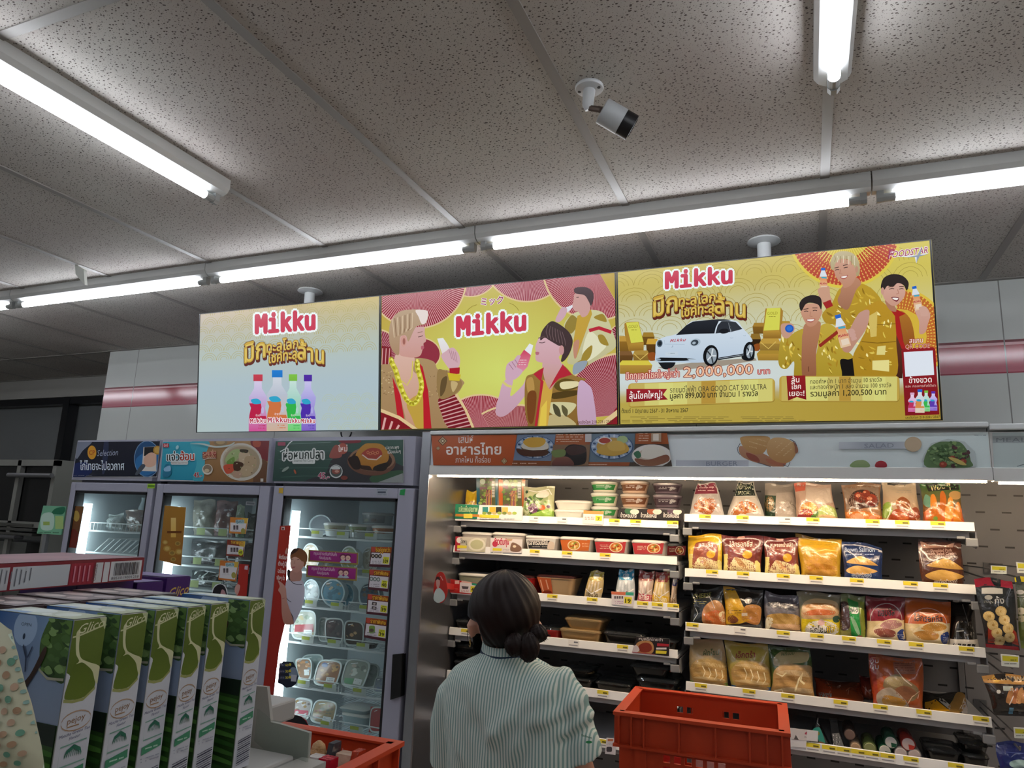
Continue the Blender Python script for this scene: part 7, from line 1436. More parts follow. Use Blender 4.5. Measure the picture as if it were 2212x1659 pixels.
# ================================================================== goods inside the upright coolers
def stand(V,q,sz,Y,label,face,art=None,rim='c4cccc',T=0.028,n=2.6,group=None,name='food_tray',lean=0.02):
    """shallow tray or dish standing on edge, its film-covered face to the door"""
    q=V2(V,q);h=homog(q);c=[PY(*p,Y+(lean if k<2 else 0)) for k,p in enumerate(q)];dz=sz+0.004-min(v.z for v in c)
    for v in c:v.z+=dz*0.98;v.x=min(-1.446,max(-2.064,v.x))
    c[1].x=max(c[1].x,c[0].x+0.03);c[2].x=max(c[2].x,c[3].x+0.03)
    def at(u,v):return (c[0]*(1-u)+c[1]*u)*(1-v)+(c[3]*(1-u)+c[2]*u)*v
    def ring(k,y):return [at(0.5+0.5*k*math.copysign(abs(math.cos(t))**(2/n),math.cos(t)),0.5+0.5*k*math.copysign(abs(math.sin(t))**(2/n),math.sin(t)))+Vector((0,y,0)) for t in [2*math.pi*i/28 for i in range(28)]]
    t=thing(name,label,'food tray',tuple((c[2]+c[3])/2),group)
    MB().rings([ring(0.80,T),ring(0.93,0.004),ring(1.0,0.004),ring(1.0,0),ring(0.9,0),ring(0.88,0.003)]).build('tray',mat('tray_'+rim,rim,0.3,coat=0.3),t,True,50)
    A=Art(lambda x,y,d:at(*h(x,y))+Vector((0,0.0022-d,0)),step=0.00003)
    qq=lambda k:[((q[0][0]*(1-u)+q[1][0]*u)*(1-v)+(q[3][0]*(1-u)+q[2][0]*u)*v,(q[0][1]*(1-u)+q[1][1]*u)*(1-v)+(q[3][1]*(1-u)+q[2][1]*u)*v) for u,v in [(0.5+0.5*k*math.copysign(abs(math.cos(a))**(2/n),math.cos(a)),0.5+0.5*k*math.copysign(abs(math.sin(a))**(2/n),math.sin(a))) for a in [2*math.pi*i/24 for i in range(24)]]]
    A.poly(qq(0.87),face);P=lambda u,v:qq2(u,v)
    def qq2(u,v):return ((q[0][0]*(1-u)+q[1][0]*u)*(1-v)+(q[3][0]*(1-u)+q[2][0]*u)*v,(q[0][1]*(1-u)+q[1][1]*u)*(1-v)+(q[3][1]*(1-u)+q[2][1]*u)*v)
    if art:art(A,qq2)
    A.mb.build('film',GLOSS(),t)
def food(cols,lab=None,seed=1,price=True):
    def f(A,P):
        rg=random.Random(seed)
        for k in range(16):
            u,v=rg.uniform(0.16,0.84),rg.uniform(0.16,0.8);s=rg.uniform(0.05,0.12);A.blob([P(u-s,v),P(u,v-s*0.7),P(u+s,v),P(u,v+s*0.7)],rg.choice(cols))
        if lab:A.poly([P(0.14,0.5),P(0.88,0.46),P(0.9,0.72),P(0.12,0.74)],lab)
        if price:A.poly([P(0.5,0.66),P(0.84,0.66),P(0.84,0.84),P(0.5,0.84)],'d0d2d0');A.bars(*P(0.54,0.7),*P(0.8,0.8),2,'5a5c5c',seed=seed)
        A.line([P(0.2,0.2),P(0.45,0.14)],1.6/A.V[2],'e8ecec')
    return f
E1,E2,E3=(560,1180,.15371),(520,1404,.15371),(580,930,.15371)
g='trays standing in the cooler beside the display case'
Y3=2.552
# top shelf: tubs
for x0,x1,y0,y1,lb,c,dy in ((720,1085,1292,1440,'left clear tub at the front of the upper cooler shelf','a8a48c',0),(1085,1392,1312,1460,'middle clear tub at the front of the upper cooler shelf','7c8c60',0),(1395,1790,1332,1475,'right tub with orange label on the upper cooler shelf','a8683c',0),(1260,1640,1150,1330,'tall white tub standing behind the clear tubs','b0b4b0',0.16)):
    def art(A,x0=x0,x1=x1,y0=y0,y1=y1,c=c):A.poly([(x0+20,y0+40),(x1-20,y0+40),(x1-30,y1-30),(x0+30,y1-30)],c,mixc(c,'3c2c1c',0.3));A.ell((x0+x1)/2-60,(y0+y1)/2+20,40,30,mixc(c,'e8e0c0',0.5));A.ell((x0+x1)/2+50,(y0+y1)/2+20,36,26,mixc(c,'7c2c1c',0.5))
    SZ['f']=S3[0]+0.005;round_tub('f',E3,x0,x1,y0,y1,lb,art=art,Y=Y3+dy,group='tubs on the upper shelf of the cooler',snap=True,body=mat('tub_bright','c4cac8',0.25,coat=0.4))
stand(E3,[(565,1130),(890,1120),(890,1420),(565,1420)],S3[0],Y3+0.06,'big round white tub standing at the left of the upper cooler shelf','6c7074',None,'b0b8b8',0.06,2,g,'round_tub')
for k,(x0,x1,y0,c) in enumerate(((470,720,1565,'c8b49c'),(690,840,1575,'b8b4a8'),(1010,1260,1610,'9cae8c'),(1300,1540,1630,'b4b0a0'))):
    stand(E3,[(x0,y0),(x1,y0+8),(x1,y0+(x1-x0)*1.05+130),(x0,y0+(x1-x0)*1.05+130)],S3[1],Y3+(0.0,0.056,0.0,0.056)[k],('first round white bowl from the left, behind the magenta strips','second round white bowl, half behind the first','third round bowl with pale green face above the magenta strip','fourth round white bowl from the left, right of the magenta strips')[k],c,food([mixc(c,'ffffff',0.4),mixc(c,'6a4a2c',0.3)],seed=k,price=False),'cfd4d2',0.05,2,g,'round_bowl')
for k,(q,c,cs,lb) in enumerate(([[(610,455),(850,460),(845,830),(620,820)],'a4a8a8',['e0e4e4','7c8080','c4c8c8'],'round foil dish at the left of the third cooler shelf'],[[(1120,520),(1330,530),(1330,860),(1120,860)],'5c90a4',['4c7c90','8cb4c0'],'blue round dish half hidden behind another blue dish'],[[(865,470),(1205,480),(1195,870),(870,865)],'5a8a9c',['8c8470','a8a48c','4c7484'],'large blue round dish on the third cooler shelf'],[[(1395,490),(1700,500),(1690,900),(1395,890)],'4c6070',['6a5c50','3c4c5c'],'blue round dish right of the large one, partly behind brown cards'])):
    stand(E1,q,S3[2],Y3+(0.05 if k==1 else 0.0),lb,c,food(cs,seed=k+20,price=False),'b8c8cc',0.045,2,g,'round_dish')
for k,(q,c,cs,lab_,lb) in enumerate(([[(840,930),(990,940),(980,1290),(835,1270)],'98a09c',['a8b0ac'],None,'narrow white tray edge between two trays on the fourth shelf'],[[(460,910),(800,915),(790,1340),(440,1330)],'a8a89a',['d8d8c8','b8a884','8c9480'],'a0484c','white tray with red label at the left of the fourth cooler shelf'],
        [[(925,935),(1200,945),(1170,1320),(930,1300)],'4c4a4c',['3a3638','6c6460'],None,'dark tray in the middle of the fourth cooler shelf'],[[(1200,950),(1480,985),(1470,1330),(1190,1320)],'3c3028',['4a3024','b88c64','2c2420','c09a70'],None,'brown tray with tan food beside the brown cards, fourth shelf'])):
    stand(E1,q,S3[3],Y3+(0.03 if k==0 else 0.004),lb,c,food(cs,lab_,seed=k+40,price=k==1),'c0c8c6',0.03,4,g)
tz=S3[3]+0.005;SZ['f']=tz;tray('f',E1,1345,1590,1350,1430,'small black round tray lying at the front of the fourth cooler shelf',('241c1c','3c3434'),0.06,seed=31,Y=Y3-0.01,dome=0.002)
for k,(q,c,cs,lab_,lb) in enumerate(([[(760,20),(1180,25),(1120,380),(760,380)],'98a8a4',['a8b4b0'],None,'white tray behind the left trays, fifth cooler shelf'],[[(1210,40),(1640,70),(1600,420),(1200,400)],'909c98',['a0acA8'],None,'white tray behind the middle trays, fifth cooler shelf'],[[(1650,110),(1960,130),(1900,480),(1640,470)],'8a9894',['9ca8a4'],None,'white tray behind the right tray, fifth cooler shelf'],
        [[(640,75),(1005,85),(990,420),(820,440)],'8c6c54',['b08058','c8a080','7c8890'],None,'left orange meat tray on the fifth cooler shelf'],[[(1100,75),(1450,110),(1345,480),(1000,440)],'8a6244',['a87c50','6c5a4c','b8905c'],None,'brown meat tray with blue sticker on the fifth cooler shelf'],[[(1490,110),(1850,160),(1700,590),(1385,500)],'8c9488',['b0a898','6c7468','c8ccc0'],None,'pale tray with green sticker on the fifth cooler shelf'],[[(1900,300),(2040,310),(2010,540),(1850,530)],'9098a0',['8088a0'],None,'tray cut by the door frame on the fifth cooler shelf'])):
    f0=food(cs,lab_,seed=k+60,price=k in (3,4,5))
    def art(A,P,k=k,f0=f0):
        f0(A,P)
        if k==4:A.ell(*P(0.3,0.22),44/A.V[2]*0.15,44/A.V[2]*0.12,'4a5c8c')
        if k==5:A.poly([P(0.12,0.72),P(0.5,0.68),P(0.48,0.88),P(0.14,0.88)],'5c9a6c')
        if k==3:A.ell(*P(0.2,0.16),8,7,'c8a090')
    stand(E2,q,S3[4],Y3+(0.07 if k<3 else 0.006*k),lb,c,art,'c4cecb',0.026,4,g,lean=0.05)
for k,(q,c,cs,lab_,lb) in enumerate(([[(790,555),(1035,600),(960,900),(620,860)],'a89c98',['c0b8b4','98784c','6c605c'],'b0485a','white tray with pink label on the lowest visible cooler shelf'],[[(1050,600),(1380,640),(1300,985),(960,920)],'8c7650',['a88c48','7c5c48','6c6850','8a4a40'],None,'mixed food tray on the lowest visible cooler shelf'],[[(1830,720),(2040,730),(2010,1090),(1800,1080)],'a06c40',['b07838','8a4c28','a85a2c'],None,'tray with red oval sticker at the right of the lowest visible shelf'])):
    f0=food(cs,lab_,seed=k+80,price=k<2)
    stand(E2,q,S3[5],Y3+0.004*k,lb,c,(lambda A,P,f0=f0:(f0(A,P),A.ell(*P(0.45,0.3),55,60,'a83c3c'))) if k==2 else f0,'ccd4d2',0.026,4,g,lean=0.06)
SZ['f']=S3[5]+0.005;s_=rect_tub('f',E2,1390,1780,905,1010,'lower of two flat pale boxes on the lowest visible cooler shelf',0.12,name='flat_box',cat='food box',body=mat('pale_box','8ca0a4',0.35),Y=Y3+0.03,group='flat pale boxes');rect_tub(None,E2,1360,1755,830,905,'upper of two flat pale boxes on the lowest visible cooler shelf',0.12,name='flat_box',cat='food box',body=mat('pale_box'),Y=Y3+0.03,group='flat pale boxes',stack=s_)
# front guards with price strips (parts of the cooler)
for z,yy in zip(S3,(0.036,0.03,0.036,0.036,0.036,0.036)):
    m=MB()
    for a,b in ((-2.03,-1.76),(-1.745,-1.45)):m.tube([(a,2.528,z),(a,2.528,z+yy),(b,2.528,z+yy),(b,2.528,z)],0.0024,6)
    m.build('shelf_guard',wire,c3)
    for k,x in enumerate((-1.93,-1.80,-1.66,-1.52)):
        q=MB().add([(x-0.03,2.5245,z+0.004),(x+0.03,2.5245,z+0.004),(x+0.03,2.5245,z+0.03),(x-0.03,2.5245,z+0.03)],[(0,1,2,3)],'b8c0bc').add([(x-0.03,2.524,z+0.016),(x+0.01,2.524,z+0.016),(x+0.01,2.524,z+0.029),(x-0.03,2.524,z+0.029)],[(0,1,2,3)],'a8b43c');q.build('price_tag',PRINT(),c3)
# middle cooler
F2,F3=(330,930,.13562),(330,1150,.13562)
def bagc(V,q,base,base2,label,seed,sz,art=None,Y=2.57,T=0.03):
    SZ['f']=sz+0.005;p=Pouch(q,Y,sz+0.005,T,base,base2,V=V,seed=seed,wr=2.2);p.A.view(*V)
    if art:art(p.A)
    else:
        rg=random.Random(seed)
        for k in range(14):
            (ax,ay),(cx,cy)=q[0],q[2];x,y,s=rg.uniform(ax+40,cx-40),rg.uniform(ay+40,cy-40),rg.uniform(14,44);p.A.blob([(x-s,y),(x,y-s*0.5),(x+s,y),(x,y+s*0.5)],mixc(base,rg.choice(['ffffff','201810',base2]),0.3))
    p.done('frozen_bag',label,'bag','bags in the coolers')
bagc(F2,[(580,1095),(930,1100),(900,1640),(575,1640)],'7c786c','6c6a60','large greyish clear bag at the left of the middle cooler top shelf',61,S2[0])
bagc(F2,[(950,1120),(1290,1110),(1270,1650),(900,1640)],'7a5650','6a3c3a','reddish meat bag in the middle of the middle cooler top shelf',62,S2[0])
bagc(F2,[(1290,1180),(1420,1190),(1410,1660),(1270,1650)],'b8c4a4','7c9a7c','white and green pack beside the orange card in the middle cooler',63,S2[0],Y=2.55,T=0.02)
bagc(F2,[(1445,1300),(1640,1330),(1620,1680),(1445,1670)],'4a5048','5a5c50','dark bag at the right of the middle cooler top shelf',64,S2[0])
bagc(F3,[(545,110),(1120,130),(1060,520),(530,500)],'34383a','3c3030','dark tray bag on the second shelf of the middle cooler',65,S2[1])
bagc(F3,[(1130,150),(1590,190),(1560,560),(1080,530)],'3a2c2c','4a2420','dark red bag at the right of the second shelf of the middle cooler',66,S2[1])
def art(A):
    for k in range(9):A.blob([(600+60*k,640+30*(k % 4)),(640+60*k,620+40*(k % 3)),(620+62*k,700+30*(k % 5))],('c8ccc8','3a4240','98a09c')[k % 3])  # foil highlights painted on as silver and grey blobs
bagc(F3,[(540,600),(1040,640),(1010,940),(530,920)],'22282a','1a1e1e','black vacuum pack with silver glints on the third shelf of the middle cooler',67,S2[2],art)
bagc(F3,[(1070,640),(1500,680),(1480,1000),(1050,960)],'282c2c','201c1c','black pack at the right of the third shelf of the middle cooler',68,S2[2])
# leftmost cooler
Z1=(0,880,.19892)
bagc(Z1,[(1120,1165),(1285,1150),(1310,1340),(1110,1330)],'98a09c','7c8484','clear bag slumped on the top shelf of the leftmost cooler',71,S1[0])
bagc(Z1,[(1310,1110),(1660,1130),(1640,1360),(1335,1340)],'8a7468','7c685c','brownish bag on the top shelf of the leftmost cooler',72,S1[0])
for k,x in enumerate((1555,1625)):
    p=PY(*V2(Z1,[(x,1080)])[0],2.75);tag(MB().lathe([(0.016,-0.10),(0.024,-0.06),(0.022,0.02),(0.012,0.05),(0.014,0.07)],(p.x,p.y,S1[0]+0.105),14).build('bottle',mat('milk_bottle','c4d0d2',0.2,coat=0.5),None,True,40),('left','right')[k]+' pale bottle at the back of the leftmost cooler top shelf','bottle')
m=MB()
for k in range(3):
    for i in range(12):
        y=2.545+0.035*i;m.tube([(-3.28+0.15*k,y,S1[1]),(-3.28+0.15*k+0.09,y,S1[1]+0.07)],0.0018,5)
    m.tube([(-3.28+0.15*k+0.09,2.545,S1[1]+0.07),(-3.28+0.15*k+0.09,2.95,S1[1]+0.07)],0.003,6);m.tube([(-3.28+0.15*k,2.545,S1[1]),(-3.28+0.15*k+0.09,2.545,S1[1]+0.07)],0.003,6)
m.build('wire_divider',wire,c1)
m=MB();m.tube([(-3.31,2.528,S1[0]),(-3.31,2.528,S1[0]+0.04),(-2.83,2.528,S1[0]+0.04),(-2.83,2.528,S1[0])],0.003,6)
for i in range(20):m.tube([(-3.31+0.0247*i,2.528,S1[0]),(-3.31+0.0247*i,2.528,S1[0]+0.04)],0.0018,5)
m.build('shelf_guard',wire,c1)
for i,z in enumerate(S2[:3]):
    m=MB()
    for a,b in ((-2.72,-2.42),(-2.40,-2.16)):m.tube([(a,2.528,z),(a,2.528,z+0.042),(b,2.528,z+0.042),(b,2.528,z)],0.003,6)
    m.build('shelf_guard',wire,c2)
    for x in (-2.58,-2.45):MB().add([(x-0.025,2.524,z+0.01),(x+0.025,2.524,z+0.01),(x+0.025,2.524,z+0.04),(x-0.025,2.524,z+0.04)],[(0,1,2,3)],'b4c080').build('price_tag',PRINT(),c2)
# ================================================================== stainless rack and cards at the far left
YO=2.95
xr=PY(125,993,YO).x;zt_o=EYE.z+0.098*YO;xl=PY(-200,997,YO).x
t=thing('oven_rack','tall stainless rack with dark ovens at the left picture edge','rack',((xl+xr)/2,YO+0.2,0))
ss=mat('rack_steel','8c8c86',0.35,0.5)
fr=MB();w=0.034
for x in (xl,PY(30,1050,YO).x,xr-w):fr.box((x,YO,0),(x+w,YO+0.03,zt_o))
for z in (zt_o-w,PY(50,1128,YO).z-0.03,0.5):fr.box((xl,YO,z),(xr,YO+0.03,z+w))
fr.box((xr-0.004,YO+0.03,0),(xr,YO+0.28,zt_o)).box((xl,YO,zt_o),(xr,YO+0.28,zt_o+0.004));fr.build('frame',ss,t)
zz=PY(50,1128,YO).z
MB().box((xl+0.02,YO+0.035,zz),(xr-0.01,YO+0.26,zt_o-0.01)).build('oven_body',mat('oven_black','08090a',0.25),t)
hb=MB();a,b=PY(18,1026,YO-0.03),PY(112,1026,YO-0.03);hb.tube([(a.x,YO-0.03,a.z),(b.x,YO-0.03,a.z)],0.014,12).tube([(a.x+0.03,YO-0.03,a.z),(a.x+0.03,YO+0.01,a.z)],0.008,8).tube([(b.x-0.03,YO-0.03,a.z),(b.x-0.03,YO+0.01,a.z)],0.008,8);hb.build('oven_handle',mat('handle_steel','77777a',0.3,0.8),t)
for k in range(3):MB().box((xl,YO-0.01+0.004*k,zz-0.025-0.028*k),(xr-0.12,YO+0.2,zz-0.008-0.028*k),0.003).build('sheet_pan',mat('pan_grey','5a5a55',0.4,0.6),t)
MB().box((xl,YO+0.02,0.3),(PY(50,1180,YO).x,YO+0.26,zz-0.12)).build('lower_oven',mat('lower_oven_steel','6a6c68',0.3,0.7),t)
p=PY(20,1160,YO-0.02);hb=MB().tube([(xl,YO-0.02,p.z),(PY(42,1155,YO).x,YO-0.02,p.z),(PY(42,1155,YO).x,YO+0.02,p.z)],0.012,10);hb.build('lower_handle',mat('handle_steel'),t)
YCd=2.80
q=[(94,1092),(143,1094),(133,1155),(80,1152)]
c=quadP(YCd,q);st=thing('sign_stand','green and white price board on a grey post left of the coolers','sign board',(c[2].x*0.5+c[3].x*0.5,YCd,0))
m=MB().prism(c,(0,0,0),(0,0.004,0),'5c9a7c');A=Art(flat((0,YCd,0),NV));A.view(0,880,.19892);A.poly([(470,1070),(720,1075),(660,1385),(400,1370)],'6fa98a','7ab894');A.blob([(560,1150),(600,1100),(690,1080),(710,1110),(680,1160),(600,1160)],'1f6a4c');A.blob([(450,1180),(520,1140),(580,1160),(590,1250),(560,1330),(450,1320)],'b8d4c4');A.rect(600,1180,690,1320,'a8c47c');A.rect(470,1240,540,1280,'9ab45c');A.bars(420,1345,640,1375,1,'4c7c60',seed=3)
b=len(m.v);m.v+=[tuple(v) for v in A.mb.v];m.f+=[tuple(b+i for i in f) for f in A.mb.f];m.c+=A.mb.c;m.build('board',PRINT(),st)
MB().box((c[3].x+0.05,YCd+0.005,0.02),(c[3].x+0.075,YCd+0.025,c[0].z-0.02)).box((c[3].x-0.05,YCd-0.05,0),(c[3].x+0.175,YCd+0.12,0.02)).build('post',mat('post_grey','77787a',0.4),st)
q=quadP(YCd-0.03,[(78,1158),(131,1160),(131,1180),(60,1180)])
# ================================================================== shelf in the foreground with boxed biscuits
TB=EYE.z-0.078                       # top of the standing boxes
BH=0.150;ZS=TB-BH
gs=mat('gondola_grey','9c9a96',0.45)
t=thing('shelf_unit','grey shop shelf in the foreground carrying rows of biscuit boxes','shelf',(-0.68,0.6,0))
MB().box((-1.25,0.26,ZS-0.025),(-0.475,0.618,ZS),0.003).box((-1.25,0.618,ZS-0.025),(-0.62,0.80,ZS),0.003).build('shelf_board',gs,t)
MB().box((-1.2,0.30,0.0),(-0.52,0.60,ZS-0.025)).build('shelf_body',mat('gondola_dark','6c6b68',0.5),t)
# grey end tray with a clear lip, right of the boxes
YE=0.628
q1=quadP(YE,[(541,1480),(577,1484),(585,1560),(600,1563),(668,1583),(660,1700),(500,1700),(536,1560)])
m=MB().prism(q1,(0,0,0),(0,0.004,0));m.box((-0.474,0.30,ZS-0.02),(-0.445,YE,ZS-0.004));m.build('end_card',mat('end_card_grey','9a9892',0.6),t)
cp=MB();pts=[PY(x,y,YE-0.012) for x,y in ((556,1532),(572,1545),(583,1556),(640,1565),(666,1574),(668,1590))]
cp.rings([[v+Vector((0,0,0)) for v in pts]+[v+Vector((0,0,-0.03)) for v in reversed(pts)],[v+Vector((0,0.002,0)) for v in pts]+[v+Vector((0,0.002,-0.03)) for v in reversed(pts)]]);cp.build('acrylic_lip',glass('acrylic','f4f8f6',0.06,0.015),t)
def boxart(x0,x1,y0,y1,z0,z1,faces,name,label,cat,group=None,rot=None,base='b8b8b4',bev=0.0012):
    """carton with printed faces: 'X' the +x face (u along +y), 'Y' the -y face (u along +x), 'Z' the top; unit coordinates, v downwards"""
    m=MB().box((x0,y0,z0),(x1,y1,z1),bev,base);out=[]
    for k,f in faces.items():
        mp={'X':lambda u,v,d:Vector((x1+0.0003+d,y0+(y1-y0)*u,z1-(z1-z0)*v)),'Y':lambda u,v,d:Vector((x0+(x1-x0)*u,y0-0.0003-d,z1-(z1-z0)*v)),'Z':lambda u,v,d:Vector((x0+(x1-x0)*u,y1-(y1-y0)*v,z1+0.0003+d))}[k]
        A=Art(mp,clip=[(0.004,0.004),(0.996,0.004),(0.996,0.996),(0.004,0.996)],step=0.00002);f(A);b=len(m.v);m.v+=[tuple(v) for v in A.mb.v];m.f+=[tuple(b+i for i in g_) for g_ in A.mb.f];m.c+=A.mb.c
    if rot:
        c=Vector(((x0+x1)/2,(y0+y1)/2,z0));R_=Matrix.Rotation(rot,3,'Z');m.v=[tuple(c+R_ @ (Vector(v)-c)) for v in m.v]
    return tag(m.build(name,mat('carton',attr=True,rough=0.35,spec=0.4),None),label,cat,group)
def pej_side(A):
    A.rect(0,0,1,1,'b4b6bc');A.F=lambda u,v:(u,v*0.67);A.poly([(0,0),(1,0),(1,0.37),(0.6,0.4),(0.2,0.40),(0,0.36)],'5c6c2c','4f6022');A.blob([(0.78,0.005),(0.98,0.0),(0.98,0.09),(0.9,0.05)],'a8b088')
    A.blob([(0.2,0.30),(0.42,0.285),(0.66,0.30),(0.82,0.40),(0.93,0.475),(0.8,0.53),(0.5,0.555),(0.15,0.545),(0.04,0.52),(0.1,0.42)],'4d5e1e','5a6a24')
    A.blob([(0.12,0.09),(0.22,0.08),(0.25,0.19),(0.36,0.27),(0.62,0.31),(1.0,0.36),(1.0,0.47),(0.9,0.45),(0.78,0.38),(0.6,0.335),(0.42,0.305),(0.25,0.31),(0.32,0.29),(0.2,0.24),(0.14,0.16)],'b9b892');A.poly([(0,0.36),(0.09,0.375),(0.12,0.40),(0.07,0.44),(0.03,0.52),(0.0,0.53)],'b4b6bc')
    A.line([(0.03,0.548),(0.3,0.565),(0.62,0.563),(0.94,0.50)],0.014,'8c8e58')
    A.text('Glico',0.13,0.105,0.92,0.07,0.062,'c4c4a0',0.012,shear=0.3);A.line([(0.02,0.12),(0.2,0.115),(0.95,0.06)],0.008,'b4b68c')
    pts=[(0.5+0.44*math.cos(a),0.70+0.065*math.sin(a)) for a in [0.33*k for k in range(20)]];A.line(pts,0.006,'a0846c');A.text('pejoy',0.24,0.715,0.76,0.70,0.04,'8c6a4c',0.005);A.line([(0.25,0.735),(0.6,0.73)],0.006,'9a7a5c')
    A.text('Matcha Green Tea',0.06,0.80,0.95,0.775,0.02,'5c5c78',0.01,shear=0.2);A.text('Flavour',0.36,0.825,0.68,0.812,0.02,'5c5c78',0.01,shear=0.2)
    A.line([(0.14,0.99),(0.14,0.86),(0.9,0.84),(0.92,0.98),(0.14,0.995)],0.006,'6c9484');
    for k in range(9):A.line([(0.54,0.87),(0.54+0.05*(k-4),0.885+0.004*abs(k-4)),(0.54+0.062*(k-4),0.935)],0.016,'2c6450')
    A.F=None;A.poly([(0.12,0.70),(0.9,0.675),(0.92,0.715),(0.13,0.74)],'3c7c5c');A.bars(0.2,0.7,0.8,0.72,1,'a8c0b0',seed=2);A.bars(0.12,0.75,0.9,0.78,2,'8a8c98',seed=5)
    for k in range(12):A.line([(0.14,0.83+0.0125*k),(0.92,0.815+0.0125*k)],(0.004,0.007,0.003)[k % 3],'2c2c3c')
def pej_top(A):
    A.rect(0,0,1,1,'a8b4a4');A.grid([(0.5,0),(1,0),(1,1),(0.5,1)],4,1,lambda u,v:mixc('a8b4a4','8c9a70',u));A.ell(0.3,0.4,0.2,0.32,'c0ccc8');A.ell(0.72,0.5,0.12,0.3,'b8c4b8');A.rect(0.05,0.7,0.35,0.95,'5a86b4');A.ell(0.55,0.75,0.05,0.12,'cfd8d0')
def pej_front(A):
    A.rect(0,0,1,1,'2c4c20');A.F=lambda u,v:(u,v*0.66)
    A.grid([(0,0),(1,0),(1,0.72),(0,0.72)],6,6,lambda u,v:mixc(mixc('1d4f8c','7c98bc',min(1,u*1.3)),'8794ac',v));A.ell(0.42,0.1,0.15,0.13,'98b0d0');A.text('OPEN',0.36,0.085,0.49,0.085,0.022,'3c4c64',0.01);A.ell(0.42,0.16,0.016,0.022,'26364c')
    A.blob([(0.66,0.1),(0.76,-0.02),(1.02,-0.02),(1.02,0.40),(0.86,0.42),(0.7,0.36),(0.64,0.22)],'48682c','3c5a30');rg=random.Random(2)
    for k in range(34):
        x,y,s=rg.uniform(0.7,1.0),rg.uniform(0.0,0.38),rg.uniform(0.03,0.07);A.blob([(x-s,y),(x,y-s*0.5),(x+s,y+s*0.2),(x,y+s*0.5)],rg.choice(['5a7c3c','2f4a28','6c8c50','4a6c38','7c9c60']))
    A.line([(0.68,0.365),(0.8,0.42),(1.0,0.41)],0.012,'a8a894');A.blob([(0.70,0.22),(0.74,0.24),(0.68,0.36),(0.5,0.58),(0.42,0.62),(0.42,0.55),(0.58,0.42)],'3f2a22','2c201c');A.line([(0.44,0.22),(0.5,0.3),(0.52,0.4)],0.016,'2c3a54');A.line([(0.56,0.22),(0.52,0.3)],0.012,'2c3a54')
    A.poly([(0,0.70),(0.3,0.69),(0.6,0.715),(1,0.72),(1,1),(0,1)],'16241a');A.poly([(0,0.83),(0.4,0.84),(1,0.86),(1,1),(0,1)],'2c4c20')
    A.F=None
    for k in range(9):A.blob([(0,0.56+0.05*k),(0.5,0.57+0.048*k),(1,0.59+0.05*k),(1,0.61+0.05*k),(0.4,0.595+0.048*k)],('3f6c2c','4c7c34','2f5a24')[k % 3])
    for k in range(0):A.blob([(0,0.84+0.03*k),(0.5,0.85+0.028*k),(1,0.88+0.03*k),(1,0.895+0.03*k),(0.4,0.87+0.028*k)],('3f6c2c','4c7c34','2f5a24')[k % 3])
ys=[(4.78,5.12),(5.29,5.60),(5.73,6.03),(6.10,6.36),(6.46,6.74),(7.05,7.32)]
pl=['nearest green biscuit box at the left, its landscape front in view','second green biscuit box from the left, beside the nearest one','third green biscuit box from the left in the front row','fourth green biscuit box from the left, third from the grey end card','fifth green biscuit box from the left, second from the grey end card','last green biscuit box, next to the grey end card']
k7=0.078
for i,(a,b) in enumerate(ys):
    yc=(a+b)/2*k7;boxart(-0.086-6.29*k7,-6.29*k7-(0,0.001,0.004,0,0.002,0)[i],a*k7+0.0005,b*k7,ZS+0.0005,TB,{'X':pej_side,'Y':pej_front,'Z':pej_top},'biscuit_box',pl[i],'biscuit box','front row of green biscuit boxes')
def choc_top(A):A.rect(0,0,1,1,'4c3a3c');A.ell(0.35,0.5,0.22,0.3,'b0a09c');A.ell(0.75,0.45,0.13,0.28,'9c8c8c');A.rect(0.02,0.1,0.12,0.9,'6c5658')
for i in range(6):
    y0=0.395+0.0272*i;boxart(-0.672,-0.588,y0,y0+0.0245,ZS+0.0005,TB-0.001*(i % 2),{'Z':choc_top},'chocolate_biscuit_box','dark brown biscuit box standing right behind the green ones','biscuit box','row of dark brown biscuit boxes',base='3c2c2e')
for i in range(4):
    y1=(9.10,8.52,8.02,7.55)[i]*k7
    def ps(A,i=i):A.rect(0,0,1,1,'3a1a5c','2f1450');A.text('Glico',0.12,0.17,0.95,0.14,0.075,'b89a4c',0.03,shear=0.3);A.bars(0.1,0.25,0.9,0.29,1,'b8acd0',seed=i)
    boxart(-0.82,-9.4*k7+0.004*(i % 2),y1-0.037,y1,ZS+0.0005,TB-0.0035*(i==1),{'X':ps,'Z':lambda A:A.rect(0,0,1,1,'5a3a8c','4a2c78')},'purple_biscuit_box',('farthest purple biscuit box, nearest the coolers','second purple biscuit box counted from the coolers','third purple biscuit box, half hidden by the dark red box','fourth purple biscuit box, hidden mostly by the dark red box')[i],'biscuit box','row of purple biscuit boxes',base='3a1a5c')
